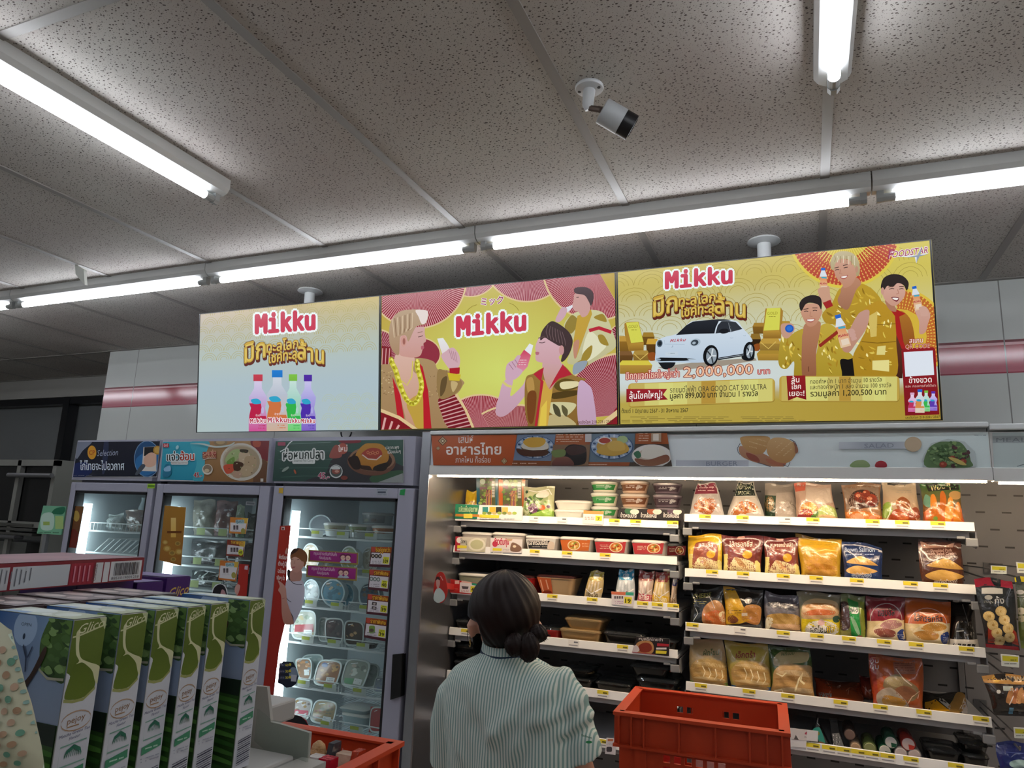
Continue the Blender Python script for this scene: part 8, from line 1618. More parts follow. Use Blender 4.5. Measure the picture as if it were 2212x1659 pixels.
# dark red flat cartons lying on top
def redside(A):
    A.rect(0,0,1,1,'6c1426');x=0.02
    A.rect(0.45,0.14,0.66,0.95,'a9b0b6');A.poly([(0.36,0.16),(0.44,0.14),(0.44,0.95),(0.36,0.95)],'a4a8ae');A.rect(0.20,0.14,0.355,0.95,'9ca2a8');A.rect(0.665,0.12,0.76,0.96,'8a1830');A.rect(0.768,0.13,0.80,0.95,'b0b4b8');A.rect(0.805,0.13,0.83,0.95,'b4b8bc');A.rect(0.835,0.12,0.985,0.93,'b6babe')
    for k in range(16):A.line([(0.215+0.0165*k+(0.05 if k>7 else 0),0.2+0.05*(k % 3)),(0.215+0.0165*k+(0.05 if k>7 else 0),0.84-0.06*(k % 4))],0.0035,'5c6068')
    for k in range(4):A.line([(0.68+0.02*k,0.22),(0.68+0.02*k,0.86)],0.006,'b87080')
    rg=random.Random(8);xx=0.852
    while xx<0.97:w_=rg.choice([0.002,0.0035,0.005]);A.rect(xx,0.18,xx+w_,0.72,'34343c');xx+=w_+rg.choice([0.0025,0.004])
    A.text('8851019001258',0.842,0.88,0.975,0.88,0.11,'34343c',0.0);A.text('Chocolate',0.772,0.86,0.772,0.2,0.02,'5c3a40',0.0,up=(-1,0))
def redtop(A):A.rect(0,0,1,1,'7c4450');A.blob([(0.1,0.2),(0.4,0.25),(0.5,0.6),(0.2,0.7)],'9c6c74');A.ell(0.7,0.5,0.12,0.25,'8c525e')
def flatbox(p0,p1,zb,zt,dep,face,label,seed):
    """p0,p1 = bottom corners (left, right) of the near long side"""
    d=(p1-p0);L=d.length;d.normalize();n=Vector((-d.y,d.x,0));o=boxart(0,L,0,dep,0,zt-zb,{'Y':face,'Z':redtop},'dark_red_carton',label,'carton','dark red flat cartons',base='6a1426')
    o.location=(p0.x,p0.y,zb);me=o.data;off=Vector(o['_off'])
    for v in me.vertices:v.co+=off
    o.rotation_euler=(0,0,math.atan2(d.y,d.x))
    return o
a,b=PZ(0,1279,TB+0.001),PZ(307,1252.5,TB+0.001);dd=(b-a).normalized();zt1=PP(311,1204,b,Vector((dd.y,-dd.x,0))).z
flatbox(a-dd*0.13,b,TB+0.001,zt1,0.115,redside,'dark red carton with barcode lying flat on the green boxes',1)
n_=Vector((-dd.y,dd.x,0));a2=a+n_*0.128;b2=PX(196,1190,(b+n_*0.128).x-0.14);zt2=zt1+0.0005
flatbox(a2-dd*0.16,b2*0+a2+dd*((b-a).length-0.125),TB+0.001,zt1+0.001,0.11,lambda A:A.rect(0,0,1,1,'641222'),'second dark red carton lying behind the one with the barcode',2)
# dotted pack leaning in at the lower left
def art(A):
    A.line([(2,1360),(24,1395),(40,1470),(55,1560),(72,1700)],11,'c4d0bc');rg=random.Random(4)
    for k in range(15):y=1368+22*k;A.ell(6+0.0006*(y-1360)**2*0.55+(y-1360)*0.13,y,3.2,4,'7c9a90')
    for j in range(14):
        for i in range(4):
            x=-44+20*i+(10 if j % 2 else 0)+j*3.4;y=1395+24*j
            if x<2+(y-1360)*0.17:A.ell(x,y,5.5,7.5,('9a7a5c','5c8a72','a88a70')[(i+2*j) % 3])
p=Pouch([(-150,1330),(4,1352),(74,1720),(-150,1720)],0.30,None,0.008,'b9b89c','b4b094',seed=91,seal=0.03);p.A.L=8;art(p.A);o=p.done('dotted_pack','cream pack with brown and green dots at the lower left corner','pack',None,PRINT())
zb_=min((o.matrix_basis @ v.co).z for v in o.data.vertices);xb_=o.location.x;MB().box((xb_-0.08,0.27,zb_-0.02),(-0.16,0.36,zb_-0.0008)).build('side_ledge',gs,t)
# ================================================================== orange crates
def crate(NL,NR,FR_,FL,zt,hgt,label,deep_holes=True,text_=None):
    """ribbed plastic crate with open top; NL.. are the rim corners on z=zt"""
    t=thing('plastic_crate',label,'crate',tuple(Vector(((NL.x+FR_.x)/2,(NL.y+FR_.y)/2,zt-hgt))),'orange plastic crates')
    om=mat('crate_orange','b23a1a',0.42,spec=0.4);ex=(NR-NL).normalized();ey=(FL-NL).normalized();Lx,Ly=(NR-NL).length,(FL-NL).length;th=0.006
    def bx(m,u0,u1,v0,v1,z0,z1,b=0.0):
        P=lambda u,v,z:NL+ex*u+ey*v+Vector((0,0,z-NL.z))
        m.rings([[P(u0,v0,z),P(u1,v0,z),P(u1,v1,z),P(u0,v1,z)] for z in (z0,z1)])
    zb=zt-hgt;hw,hh=0.017,0.017
    def wall(m,L,put,holes):
        """panel of length L with square holes at (u,z); put(u0,u1,z0,z1)"""
        us=sorted({0.0,L} | {u-hw/2 for u,_ in holes} | {u+hw/2 for u,_ in holes});zs=sorted({zb,zt-0.004} | {z-hh/2 for _,z in holes} | {z+hh/2 for _,z in holes})
        for j in range(len(zs)-1):
            run=None
            for i in range(len(us)-1):
                uc,zc=(us[i]+us[i+1])/2,(zs[j]+zs[j+1])/2;hole=any(abs(uc-u)<hw/2 and abs(zc-z)<hh/2 for u,z in holes)
                if hole:
                    if run is not None:put(run,us[i],zs[j],zs[j+1]);run=None
                elif run is None:run=us[i]
            if run is not None:put(run,L,zs[j],zs[j+1])
    low=[(Lx*0.30+0.0262*i,zt-0.098-0.026*j) for i in range(int(Lx*0.40/0.0262)+1) for j in range(5)];far=[(Lx*f,zt-0.046) for f in (0.30,0.37,0.62,0.69)]
    m=MB();wall(m,Lx,lambda a,b,c,d:bx(m,a,b,0,th,c,d),low);m.build('side_wall',om,t)
    m=MB();wall(m,Lx,lambda a,b,c,d:bx(m,a,b,Ly-th,Ly,c,d),far+low);m.build('side_wall',om,t)
    lowy=[(Ly*0.3+0.0262*i,zt-0.098-0.026*j) for i in range(int(Ly*0.4/0.0262)+1) for j in range(5)]
    for v in (0,Lx-th):
        m=MB();wall(m,Ly-2*th,lambda a,b,c,d:bx(m,v,v+th,th+a,th+b,c,d),lowy);m.build('side_wall',om,t)
    m=MB();r=0.014
    for z0,z1 in ((zt-0.008,zt),(zt-0.082,zt-0.076)):
        bx(m,-r,Lx+r,-r,0,z0,z1);bx(m,-r,Lx+r,Ly,Ly+r,z0,z1);bx(m,-r,0,0,Ly,z0,z1);bx(m,Lx,Lx+r,0,Ly,z0,z1)
    bx(m,0,Lx,0,0.012,zt-0.004,zt);bx(m,0,Lx,Ly-0.012,Ly,zt-0.004,zt);bx(m,0,0.012,0,Ly,zt-0.004,zt);bx(m,Lx-0.012,Lx,0,Ly,zt-0.004,zt)
    for f in (0.0,0.08,0.16,0.38,0.60,0.80,0.90,0.985):bx(m,Lx*f-0.0015,Lx*f+0.0025,-r+0.001,0,zt-0.08,zt-0.004);bx(m,Lx*f-0.0015,Lx*f+0.0025,Ly,Ly+r-0.001,zt-0.08,zt-0.004)
    for f in (0.0,0.25,0.5,0.75,0.985):bx(m,-r+0.001,0,Ly*f,Ly*f+0.004,zt-0.08,zt-0.004);bx(m,Lx,Lx+r-0.001,Ly*f,Ly*f+0.004,zt-0.08,zt-0.004)
    for f in (0.10,0.80,0.92):bx(m,Lx*f,Lx*f+0.03,-0.005,0,zb,zt-0.082)
    m.build('rim',om,t)
    m=MB();bx(m,0,Lx,0,Ly,zb,zb+0.006);m.build('bottom',om,t)
    if text_:
        O=NL+ey*(Ly-th);nn=-ey;A=Art(flat(O,nn));A.view(520,1404,.15371);A.text(text_,1290,1425,1440,1440,60,'d89a8c',0.02);A.mb.build('stencil',PRINT(),t)
    return t,ex,ey,Lx,Ly,zb
tc=0.45
r4=[(-1.057,4.20),(-0.135,4.246),(-0.185,4.915),(-1.106,4.946)]
P4=[Vector((x*tc,y*tc,EYE.z-tc)) for x,y in r4]
ctr=sum(P4,Vector())/4;P4=[ctr+(p-ctr)*0.945 for p in P4]
ex=(P4[1]-P4[0]).normalized();ey=Vector((-ex.y,ex.x,0));Ly=((P4[3]-P4[0]).dot(ey)+(P4[2]-P4[1]).dot(ey))/2;P4[3]=P4[0]+ey*Ly;P4[2]=P4[1]+ey*Ly
K1=crate(P4[0],P4[1],P4[2],P4[3],P4[0].z,0.27,'large orange crate in the lower middle of the picture, right of the woman')
z0=K1[5]
def under(P,zt,label):
    h=0.284;k=0
    while zt-0.002>0.02:
        hh_=min(h,zt-0.0025);d=Vector((0,0,zt-0.001-P[0].z));crate(P[0]+d,P[1]+d,P[2]+d,P[3]+d,zt-0.001,hh_,label);zt=zt-0.001-hh_
under(P4,z0,'orange crate of the stack under the large open crate')
# contents of the large crate, glimpsed through its holes
for k,(u,c,c2_) in enumerate(((0.16,'a8201c','8c1818'),(0.44,'b8b0ac','c4b8a8'),(0.72,'d0c8b8','b89c80'))):
    o_=K1[1]*(K1[3]*u)+K1[2]*0.05+P4[0];m=MB()
    q=[o_+Vector((0,0,z0-P4[0].z+0.17)),o_+K1[1]*0.09+Vector((0,0,z0-P4[0].z+0.165)),o_+K1[1]*0.095+Vector((0,0,z0-P4[0].z+0.008)),o_+Vector((0,0,z0-P4[0].z+0.008))]
    n2=-K1[2];f2=[v+K1[2]*0.03 for v in q];m.rings([f2,q,[v+(sum(q,Vector())/4-v)*0.25-K1[2]*0.012 for v in q]],col=c);tag(m.build('goods_pouch',FILM(),None,True,40),('red pouch inside the large crate, seen through its left holes','white pouch inside the large crate, seen through its middle holes','cream pouch inside the large crate, seen through its right holes')[k],'pouch')
# small crate at the left, same height
ts=0.40
s4=[(-2.02,2.25),(-1.62,2.62),(-1.847,3.079),(-2.62,3.05)]
FRc=Vector((-1.847*ts,3.079*ts,EYE.z-ts));FLc=Vector((-2.62*ts,3.06*ts,EYE.z-ts));ex=(FRc-FLc).normalized();ey=Vector((-ex.y,ex.x,0));d_=0.30
S4=[FLc-ey*d_-ex*0.09,FRc-ey*d_-ex*0.09,FRc,FLc]
ang=Vector(((-1.847+1.819)*ts,(3.079-2.67)*ts,0)).normalized()
S4[0]=FLc-ang*d_;S4[1]=FRc-ang*d_;ex=(S4[1]-S4[0]).normalized();ey=Vector((-ex.y,ex.x,0));S4[2]=S4[1]+ey*d_;S4[3]=S4[0]+ey*d_
K2=crate(S4[0],S4[1],S4[2],S4[3],S4[0].z,0.25,'small looking orange crate with food packs, between shelf and the coolers',text_='CU')
under(S4,K2[5],'orange crate of the stack under the crate with food packs')
zf=K2[5]+0.0065
def goods(px,py,label,builder,r=0.04):
    v=PP(px,py,S4[3]-ey*0.085,ey);builder(v,label)
def _loaf(v,label):t=thing('bread_pack',label,'bread',(v.x,v.y,zf));MB().lathe([(0.016,0),(0.018,0.08),(0.018,v.z-zf-0.025),(0.012,v.z-zf-0.006),(0.004,v.z-zf)],(v.x,v.y,zf),18,sy=0.7).build('bread',mat('bread_tan','b08a5c',0.5,bump=0.6,bscale=90),t,True);MB().lathe([(0.0195,0.0),(0.0205,0.10),(0.0205,v.z-zf-0.02)],(v.x,v.y+0.002,zf),18,sy=0.72,cap=False).build('wrapper',glass('wrap_film','e8e0d8',0.4,0.08),t,True)
def _pk(c,c2,w,h,dx=0.0):
    def f(v,label):
        h=max(0.05,v.z-zf);p=[Vector((v.x-w+dx,v.y,zf+h)),Vector((v.x+w+dx,v.y,zf+h)),Vector((v.x+w+dx,v.y,zf)),Vector((v.x-w+dx,v.y,zf))];m=MB();m.rings([[q_+Vector((0,0.022,0)) for q_ in p],p,[q_+(sum(p,Vector())/4-q_)*0.3+Vector((0,-0.012,0)) for q_ in p]],col=c);m.add([q_+(sum(p,Vector())/4-q_)*0.35+Vector((0,-0.0126,0)) for q_ in p],[(0,1,2,3)],c2);tag(m.build('food_pack',FILM(),None,True,40),label,'food pack')
    return f
goods(690,1600,'tan loaf in clear wrap standing in the crate with food packs',_loaf)
goods(716,1606,'silver black pack beside the tan loaf in the crate',_pk('3c3c40','7c7c80',0.006,0.175))
goods(742,1630,'pale pink round pack in the crate with food packs',_pk('b89a84','c4a48c',0.016,0.12))
def front(px,py,label,b):b(PP(px,py,S4[3]-ey*0.14,ey),label)
front(702,1640,'bright red pack at the front in the crate with food packs',_pk('a8182c','b82434',0.012,0.17))
front(676,1636,'white pack at the left in the crate with food packs',_pk('b8b4b0','8c8c74',0.011,0.15))
goods(768,1624,'small red and orange pack at the right in the crate with food packs',_pk('a83820','c87c48',0.007,0.14))
# ================================================================== paper banner on the case header
q=[(932,941),(1441,935.5),(1452,1007),(936,1005)]
A=sign(q,'paper_banner','orange Thai food banner taped on the left half of the case header','banner',Y=YD-0.0012,th=0.0011);A.view(*ZA)
A.poly([(115,62),(800,55),(765,315),(130,315)],'b8592a','a84e24');A.poly([(800,55),(1995,45),(2040,325),(765,315)],'4c4038')
A.text('เสน่ห์',335,135,452,135,44,'e4d4c8',0.015);A.text('อาหารไทย',238,228,672,226,62,'ece0d6',0.035);A.text('ภาคไหน ก็อร่อย',310,292,588,292,34,'e0d0c4',0.01)
for cx,cy,r in ((208,120,38),(172,178,18),(698,280,28)):
    for k,c in ((1,'4a2c1c'),(0.82,'c0a070'),(0.5,'4a2c1c'),(0.3,'d8c498')):A.poly([(cx,cy-r*k),(cx+r*k,cy),(cx,cy+r*k),(cx-r*k,cy)],c)
def plate(cx,cy,rx,ry,rim,mid):
    A.ell(cx,cy,rx,ry,rim,0,26);A.ell(cx,cy,rx*0.95,ry*0.95,'8fa3bc' if rim != 'c9c5c0' else 'd4d0cc',0,26)
    if rim != 'c9c5c0':
        for k in range(22):A.ell(cx+rx*0.83*math.cos(k*0.2856),cy+ry*0.83*math.sin(k*0.2856),rx*0.075,ry*0.08,('2f4668','b8c4d4')[k % 2],k*0.28)
    A.ell(cx,cy,rx*0.70,ry*0.70,mid,0,24)
A.poly([(805,60),(1110,55),(1080,280),(770,280)],'6c7c94');A.poly([(1110,55),(1395,50),(1385,150),(1100,150)],'a0552c');A.poly([(1390,50),(1740,48),(1730,290),(1370,290)],'5c7080');A.poly([(1745,47),(1995,45),(2010,145),(1740,145)],'9c522a');A.poly([(770,275),(1075,280),(1065,320),(760,316)],'7c4424');A.poly([(1370,288),(1700,290),(1690,322),(1368,320)],'94502c')
plate(945,170,158,92,'3c5478','5c4a34');A.blob([(840,150),(900,110),(1020,115),(1050,180),(940,195),(850,180)],'cdc8ba');A.blob([(850,130),(900,95),(1000,95),(1030,125),(990,165),(900,170)],'c49a3c');A.blob([(800,180),(880,195),(1040,195),(1030,235),(900,245),(820,225)],'4a2a1c')
plate(1555,165,172,102,'3c5478','b08a3c');A.ell(1500,120,58,30,'d4d0c8');A.ell(1500,118,46,22,'9c3020');A.blob([(1440,190),(1540,130),(1660,140),(1690,200),(1580,240),(1460,225)],'b8943c');A.ell(1640,110,44,30,'9ab07c');A.blob([(1520,160),(1560,120),(1640,130),(1660,190),(1560,200)],'c8a44c')
A.poly([(1090,150),(1385,150),(1370,322),(1070,318)],'7c6048');A.blob([(1180,190),(1230,150),(1330,160),(1355,200),(1340,300),(1220,310),(1180,250)],'1c1616');A.blob([(1190,190),(1250,155),(1340,175),(1340,215),(1230,235)],'3c2420');A.blob([(1090,280),(1140,245),(1220,255),(1250,318),(1090,318)],'7c5044','54302a');A.blob([(1080,200),(1180,190),(1180,240),(1100,250)],'6a7a48')
plate(1875,240,160,92,'c9c5c0','b8a898');A.blob([(1790,220),(1820,165),(1900,155),(1970,190),(1975,250),(1880,265),(1800,255)],'d2cdc2');A.blob([(1740,260),(1850,270),(1990,230),(2010,280),(1900,318),(1780,310)],'7c4c3c','8a6048');A.blob([(1730,220),(1770,200),(1790,240),(1760,260)],'3c6c50')
for x0,y0,x1,y1,k in ((1115,62,1330,135,4),(1770,52,1850,128,4),(765,290,960,308,1),(1372,300,1520,318,1)):A.bars(x0,y0,x1,y1,k,'d8b498',seed=k+int(x0))
A.rect(1345,62,1395,130,'b8b4b4');A.rect(1870,58,1950,128,'a89078');A.rect(1885,66,1930,118,'d4ccc0')
done(A)
# ================================================================== the woman at the shelves
YW=1.72
def Wp(x,y,d=0.0):return PY(x,y,YW+d)
def fused(parts,name,material,parent,vox,fn=None,smooth=8):
    """one continuous skin around overlapping closed pieces"""
    m=MB()
    for p in parts:p(m)
    me=bpy.data.meshes.new('tmp');me.from_pydata(m.v,[],m.f);o=bpy.data.objects.new('tmp',me);COL.objects.link(o)
    bm=bmesh.new();bm.from_mesh(me);bmesh.ops.recalc_face_normals(bm,faces=bm.faces);bm.to_mesh(me);bm.free()
    r=o.modifiers.new('r','REMESH');r.mode='VOXEL';r.voxel_size=vox
    s_=o.modifiers.new('s','SMOOTH');s_.iterations=smooth;s_.factor=0.5
    e=bpy.data.meshes.new_from_object(o.evaluated_get(bpy.context.evaluated_depsgraph_get()));bpy.data.objects.remove(o);bpy.data.meshes.remove(me)
    if fn:
        nn=[v.normal.copy() for v in e.vertices]
        for v,n in zip(e.vertices,nn):v.co+=n*fn(v.co,n)
    M2=MB();M2.v=[tuple(v.co) for v in e.vertices];M2.f=[tuple(p.vertices) for p in e.polygons];bpy.data.meshes.remove(e)
    return M2.build(name,material,parent,True)
hc=Wp(1090,1322);XCn=hc.x;zN=Wp(1090,1405).z;zS=Wp(1090,1470).z
wo=thing('person','woman in pale striped uniform shirt and mask seen from behind at the case','person',(XCn+0.01,YW,0))
fd=Vector((-0.55,0.80,-0.22)).normalized();sd=Vector((0.82,0.57,0));upv=sd.cross(fd).normalized()
H_=lambda a,b,c:hc+sd*a+fd*b+upv*c
skin=mat('skin','b98a74',0.5);hairm=mat('hair','1b0f0c',0.5,spec=0.25);shL,shR=Wp(982,1484),Wp(1222,1486)
def ball(p,r,sq=(1,1,1)):return lambda m:m.rings([[p+Vector((r*sq[0]*math.sin(t)*math.cos(a),r*sq[1]*math.sin(t)*math.sin(a),r*sq[2]*math.cos(t))) for a in [math.pi*k/8 for k in range(16)]] for t in [0.05+3.04*i/10 for i in range(11)]])
def limb(pts,rs):return lambda m:m.tube(pts,rs,14)
hipL,hipR=Vector((XCn-0.085,YW+0.02,0.80)),Vector((XCn+0.10,YW+0.02,0.80))
elL,elR=shL+Vector((-0.045,0.05,-0.25)),shR+Vector((0.05,0.05,-0.25));wrL,wrR=elL+Vector((0.05,0.21,-0.04)),elR+Vector((-0.05,0.21,-0.04))
bp=[ball(H_(0,-0.005,0.0),0.080,(0.95,1.05,1.08)),ball(H_(0,0.04,-0.045),0.055,(1,1,1.1)),limb([H_(0,0.085,0.0),H_(0,0.100,-0.025)],[0.008,0.013]),ball(H_(0,0.075,-0.085),0.02),limb([H_(-0.018,0.092,-0.055),H_(0.018,0.092,-0.055)],[0.007,0.007]),
      limb([H_(0,0.0,-0.05),Vector((XCn+0.005,YW+0.012,zN-0.06))],[0.045,0.048])]
for s in (-1,1):bp+=[limb([H_(0.078*s,0.0,-0.018),H_(0.085*s,-0.006,-0.034),H_(0.080*s,0.004,-0.062)],[0.011,0.014,0.008]),ball(H_(0.03*s,0.083,0.005),0.011)]
bp.append(lambda m:m.rings([[Vector((XCn+0.01+a*math.cos(t),YW+0.01+b*math.sin(t),z)) for t in [math.pi*k/10 for k in range(20)]] for z,a,b in ((0.74,0.15,0.11),(0.86,0.16,0.12),(1.0,0.125,0.10),(1.12,0.135,0.10),(zS-0.02,0.14,0.09),(zS+0.03,0.10,0.07))]))
for sh,el,wr,hip,s in ((shL,elL,wrL,hipL,-1),(shR,elR,wrR,hipR,1)):
    bp+=[limb([sh+Vector((-0.02*s,0,-0.03)),el,(el+wr)/2,wr],[0.036,0.034,0.031,0.024]),limb([wr,wr+Vector((0,0.045,-0.005)),wr+Vector((0,0.085,-0.012))],[0.022,0.030,0.024])]
    for k in range(4):b0=wr+Vector(((k-1.5)*0.017,0.075,-0.01));l=(0.058,0.068,0.064,0.050)[k];bp.append(limb([b0,b0+Vector((0,l*0.55,-0.006)),b0+Vector((0,l*0.85,-0.028))],[0.0092,0.0085,0.0072]))
    bp.append(limb([wr+Vector((-0.020*s,0.025,0)),wr+Vector((-0.042*s,0.055,-0.008)),wr+Vector((-0.046*s,0.082,-0.014))],[0.013,0.0105,0.008]))
    bp+=[limb([hip,Vector((hip.x,YW+0.03,0.45)),Vector((hip.x,YW,0.08))],[0.085,0.056,0.038]),limb([Vector((hip.x,YW-0.04,0.045)),Vector((hip.x,YW+0.05,0.04)),Vector((hip.x+0.01*s,YW+0.14,0.03))],[0.036,0.036,0.026])]
body=fused(bp,'body',skin,wo,0.0062,None,5)
# shirt with folds
LN=[((1205,1450),(1050,1600),0.020,0.010),((1190,1480),(1105,1640),0.016,0.008),((985,1490),(1075,1640),0.020,-0.007),((1030,1430),(1010,1560),0.018,0.005),((1235,1520),(1150,1570),0.016,0.008),((1130,1430),(1120,1560),0.020,-0.006),((960,1540),(1000,1650),0.014,0.006),((1250,1560),(1190,1600),0.012,0.006),((1265,1590),(1195,1625),0.010,-0.005),((1080,1560),(1040,1680),0.018,0.007),((1150,1560),(1110,1690),0.018,-0.006)]
LW=[(Wp(*a,-0.1),Wp(*b,-0.1),w,h) for a,b,w,h in LN]
def crease(p,n):
    if n.y>0.35:return 0.0
    d=0.0015*math.sin(38*p.x+22*p.z)*math.sin(19*p.z-11*p.x)
    for a,b,w,h in LW:
        ab=Vector((b.x-a.x,0,b.z-a.z));t=max(0,min(1,(p-a).dot(ab)/ab.dot(ab)));q_=a+ab*t;e=math.hypot(p.x-q_.x,p.z-q_.z)/w;d+=1.5*h*math.exp(-e*e)*min(1,4*t+0.3)*min(1,4*(1-t)+0.3)
    return d
tors=[]
for y,cx,a,b,dy in ((1404,1092,0.050,0.046,0.0),(1416,1094,0.072,0.060,0.0),(1430,1096,0.105,0.075,0.0),(1448,1098,0.138,0.092,0.0),(1475,1099,0.160,0.105,0.0),(1520,1100,0.166,0.115,0.0),(1580,1102,0.162,0.118,0.005),(1660,1105,0.158,0.118,0.01),(1800,1108,0.165,0.125,0.015),(1950,1112,0.175,0.135,0.02)):
    c=Wp(cx,y);tors.append((c,a,b,dy))
sp=[lambda m:m.rings([[c+Vector((a*math.copysign(abs(math.cos(t))**0.85,math.cos(t)),b*math.copysign(abs(math.sin(t))**0.85,math.sin(t))+dy,0)) for t in [math.pi*k/16 for k in range(32)]] for c,a,b,dy in tors]),
      limb([shL+Vector((0.03,0,0.012)),shL+Vector((0.002,0.0,-0.02)),Wp(974,1560,0.02),Wp(976,1648,0.035)],[0.042,0.050,0.054,0.058]),limb([shR+Vector((-0.03,0,0.012)),shR+Vector((-0.004,0,-0.02)),Wp(1226,1555,0.02),Wp(1246,1636,0.035)],[0.046,0.054,0.060,0.066])]
def shirt_mat():
    M=bpy.data.materials.new('striped_shirt');M.use_nodes=True;nt=M.node_tree;N=nt.nodes;Lk=nt.links;b=N['Principled BSDF'];b.inputs['Roughness'].default_value=0.8;b.inputs['Specular IOR Level'].default_value=0.2
    g_=N.new('ShaderNodeNewGeometry');mp=N.new('ShaderNodeMapping');mp.inputs['Rotation'].default_value=(0,0.03,0);Lk.new(g_.outputs['Position'],mp.inputs[0]);w=N.new('ShaderNodeTexWave');w.wave_type='BANDS';w.bands_direction='X';w.inputs['Scale'].default_value=44;w.inputs['Distortion'].default_value=0.15;w.inputs['Detail'].default_value=1;Lk.new(mp.outputs[0],w.inputs['Vector'])
    cr=N.new('ShaderNodeValToRGB');cr.color_ramp.elements[0].color=lin('7f9d98')+(1,);cr.color_ramp.elements[0].position=0.3;cr.color_ramp.elements[1].color=lin('c6cec6')+(1,);cr.color_ramp.elements[1].position=0.55;Lk.new(w.outputs['Fac'],cr.inputs[0]);Lk.new(cr.outputs[0],b.inputs['Base Color']);return M
sm_=shirt_mat();fused(sp,'shirt',sm_,wo,0.0075,crease,6)
def neckring(y0,y1,a,b,grow,name,material,dx=0.0):
    c0,c1=Wp(1092,y0),Wp(1092,y1);R_=lambda c,k,dz:[c+Vector((a*k*math.cos(t)+dx,b*k*math.sin(t),dz*math.sin(t))) for t in [math.pi*i/16 for i in range(32)]]
    MB().rings([R_(c1,1.0+grow,0.012),R_(c0,1.0,0.012),R_(c0,0.93,0.012),R_(c1,0.9,0.012)],False).build(name,material,wo,True)
neckring(1383,1414,0.058,0.056,0.08,'collar',sm_);neckring(1400,1410,0.062,0.060,0.03,'lanyard',mat('navy_strap','1c3046',0.6))
# hair: strand-grooved cap, two twisted knots and loose ends
def hairball(c,rx,ry,rz,seed,name,cut=False,nu=96,nv=48,groove=0.02):
    m=MB();rg=random.Random(seed);ph=[rg.uniform(0,6.28) for _ in range(6)];R_=[]
    for j in range(nv+1):
        t=0.02+3.10*j/nv;row=[]
        for i in range(nu):
            a=2*math.pi*i/nu;d=Vector((math.sin(t)*math.cos(a),math.sin(t)*math.sin(a),math.cos(t)));w=a+0.5*math.cos(t)+ph[0]
            k=1+groove*(math.sin(23*w+ph[1])*0.5+math.sin(41*w+ph[2]+2*t)*0.35+math.sin(11*w+ph[3])*0.5)
            if cut:
                f=d.dot(fd);e=max(0,min(1,(f-0.42-0.5*max(0,d.z))/0.2));e=max(e,max(0,min(1,(-d.z-0.16)/0.15))*max(0,min(1,(-d.x-0.30)/0.22)));k *= 1-0.17*e
                if d.z<-0.3:k *= 1-0.05*min(1,(-d.z-0.3)*2)
            row.append(c+Vector((d.x*rx,d.y*ry,d.z*rz))*k)
        R_.append(row)
    return m.rings(R_).build(name,hairm,wo,True)
hairball(hc+Vector((0.002,-0.006,0.004)),0.0895,0.101,0.0985,3,'hair',True)
hairball(Wp(1112,1393,-0.085),0.024,0.022,0.026,5,'hair_knot',nu=48,nv=24,groove=0.07);hairball(Wp(1163,1368,-0.05),0.022,0.022,0.020,6,'hair_knot',nu=48,nv=24,groove=0.09);hairball(Wp(1142,1398,-0.075),0.026,0.022,0.032,7,'hair_knot',nu=48,nv=24,groove=0.08)
m=MB();rg=random.Random(9)
for k in range(34):
    x,y=rg.uniform(1132,1158),rg.uniform(1385,1400);dx,l=rg.uniform(-14,16),rg.uniform(12,40);m.tube([Wp(x,y,-0.08),Wp(x+dx*0.5,y+l*0.5,-0.085),Wp(x+dx,y+l,-0.075)],[0.0022,0.0018,0.0004],5)
m.build('hair_lock',hairm,wo,True);m=MB()
for k in range(16):
    a=rg.uniform(-0.6,1.2);m.tube([Wp(1165,1368,-0.05),Wp(1165+14*math.cos(a),1368+14*math.sin(a),-0.05),Wp(1165+rg.uniform(18,27)*math.cos(a),1366+24*math.sin(a),-0.045)],[0.003,0.0018,0.0004],5)
m.build('hair_lock',hairm,wo,True);m=MB()
for k in range(12):x=rg.uniform(1013,1022);m.tube([Wp(x,1318,0.02),Wp(x-3,1350,0.04),Wp(x-2+rg.uniform(-3,3),rg.uniform(1375,1402),0.05)],[0.0016,0.0012,0.0003],4)
m.build('hair_lock',hairm,wo,True)
ms=MB();R_=[]
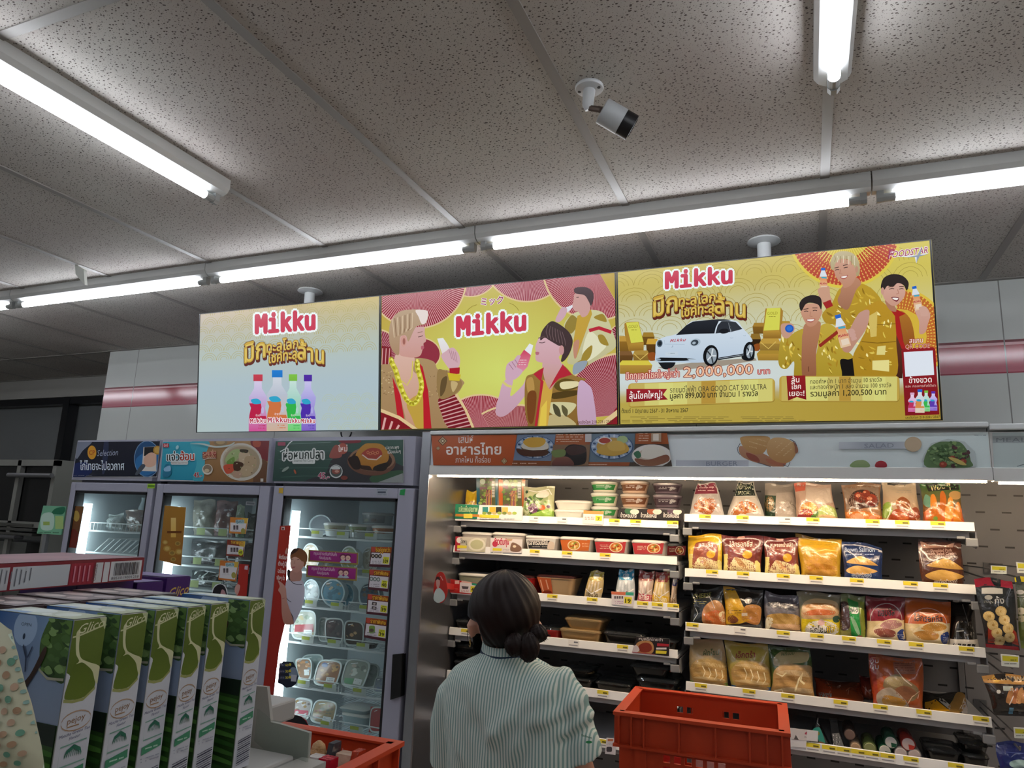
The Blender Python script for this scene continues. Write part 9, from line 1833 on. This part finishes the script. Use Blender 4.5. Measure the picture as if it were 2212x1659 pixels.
for j in range(7):
    v=-0.095+0.085*j/6;R_.append([H_(0.074*math.sin(u),0.030+0.080*math.cos(u)-(0.012 if j in (0,6) else 0),v) for u in [-1.45+2.9*i/16 for i in range(17)]])
ms.rings(R_,False,False);mo=ms.build('face_mask',mat('black_mask','101012',0.7),wo,True)
for s in (-1,1):MB().tube([H_(0.073*s,0.04,-0.025),H_(0.084*s,0.01,0.012),H_(0.088*s,-0.012,0.004),H_(0.083*s,0.0,-0.03),H_(0.073*s,0.035,-0.075)],0.0016,6).build('ear_loop',mat('black_mask'),mo)
ec=H_(-0.088,-0.002,-0.075);MB().tube([ec+fd*0.0085*math.cos(a)+upv*0.0085*math.sin(a) for a in [0.42*k for k in range(15)]],0.0011,6).build('earring',mat('gold','b89860',0.25,1.0),wo)
for s in (-1,1):MB().tube([H_(0.016*s,0.0945,0.006),H_(0.03*s,0.0955,0.009),H_(0.044*s,0.090,0.005)],[0.001,0.003,0.001],6).build('eye',mat('eye_dark','1c1412',0.2),wo)
bd=MB();A=Art(flat(Wp(1268,1590,-0.036),Vector((0.55,-0.83,0))));A.text('Bellinee',1256,1590,1278,1596,5,'2f6a4c',0.02);A.ell(1272,1603,7,3,'2f8a54')
A.mb.build('sleeve_badge',PRINT(),wo)
tr=[lambda m:m.rings([[Vector((XCn+0.01+a*math.cos(t),YW+0.015+b*math.sin(t),z)) for t in [math.pi*k/10 for k in range(20)]] for z,a,b in ((0.70,0.165,0.125),(0.80,0.172,0.13),(0.97,0.145,0.115))])]+[limb([h_+Vector((0,0,-0.02)),Vector((h_.x,YW+0.03,0.45)),Vector((h_.x,YW,0.10))],[0.098,0.072,0.060]) for h_ in (hipL,hipR)]
fused(tr,'trousers',mat('dark_cloth','1c1e24',0.8),wo,0.012)
for h_,s in ((hipL,-1),(hipR,1)):fused([limb([Vector((h_.x,YW-0.045,0.05)),Vector((h_.x,YW+0.05,0.045)),Vector((h_.x+0.01*s,YW+0.15,0.036))],[0.045,0.044,0.033]),lambda m,h_=h_:m.box((h_.x-0.04,YW-0.075,0.0),(h_.x+0.045,YW+0.17,0.03))],'shoe',mat('black_shoe','131315',0.4),wo,0.008)
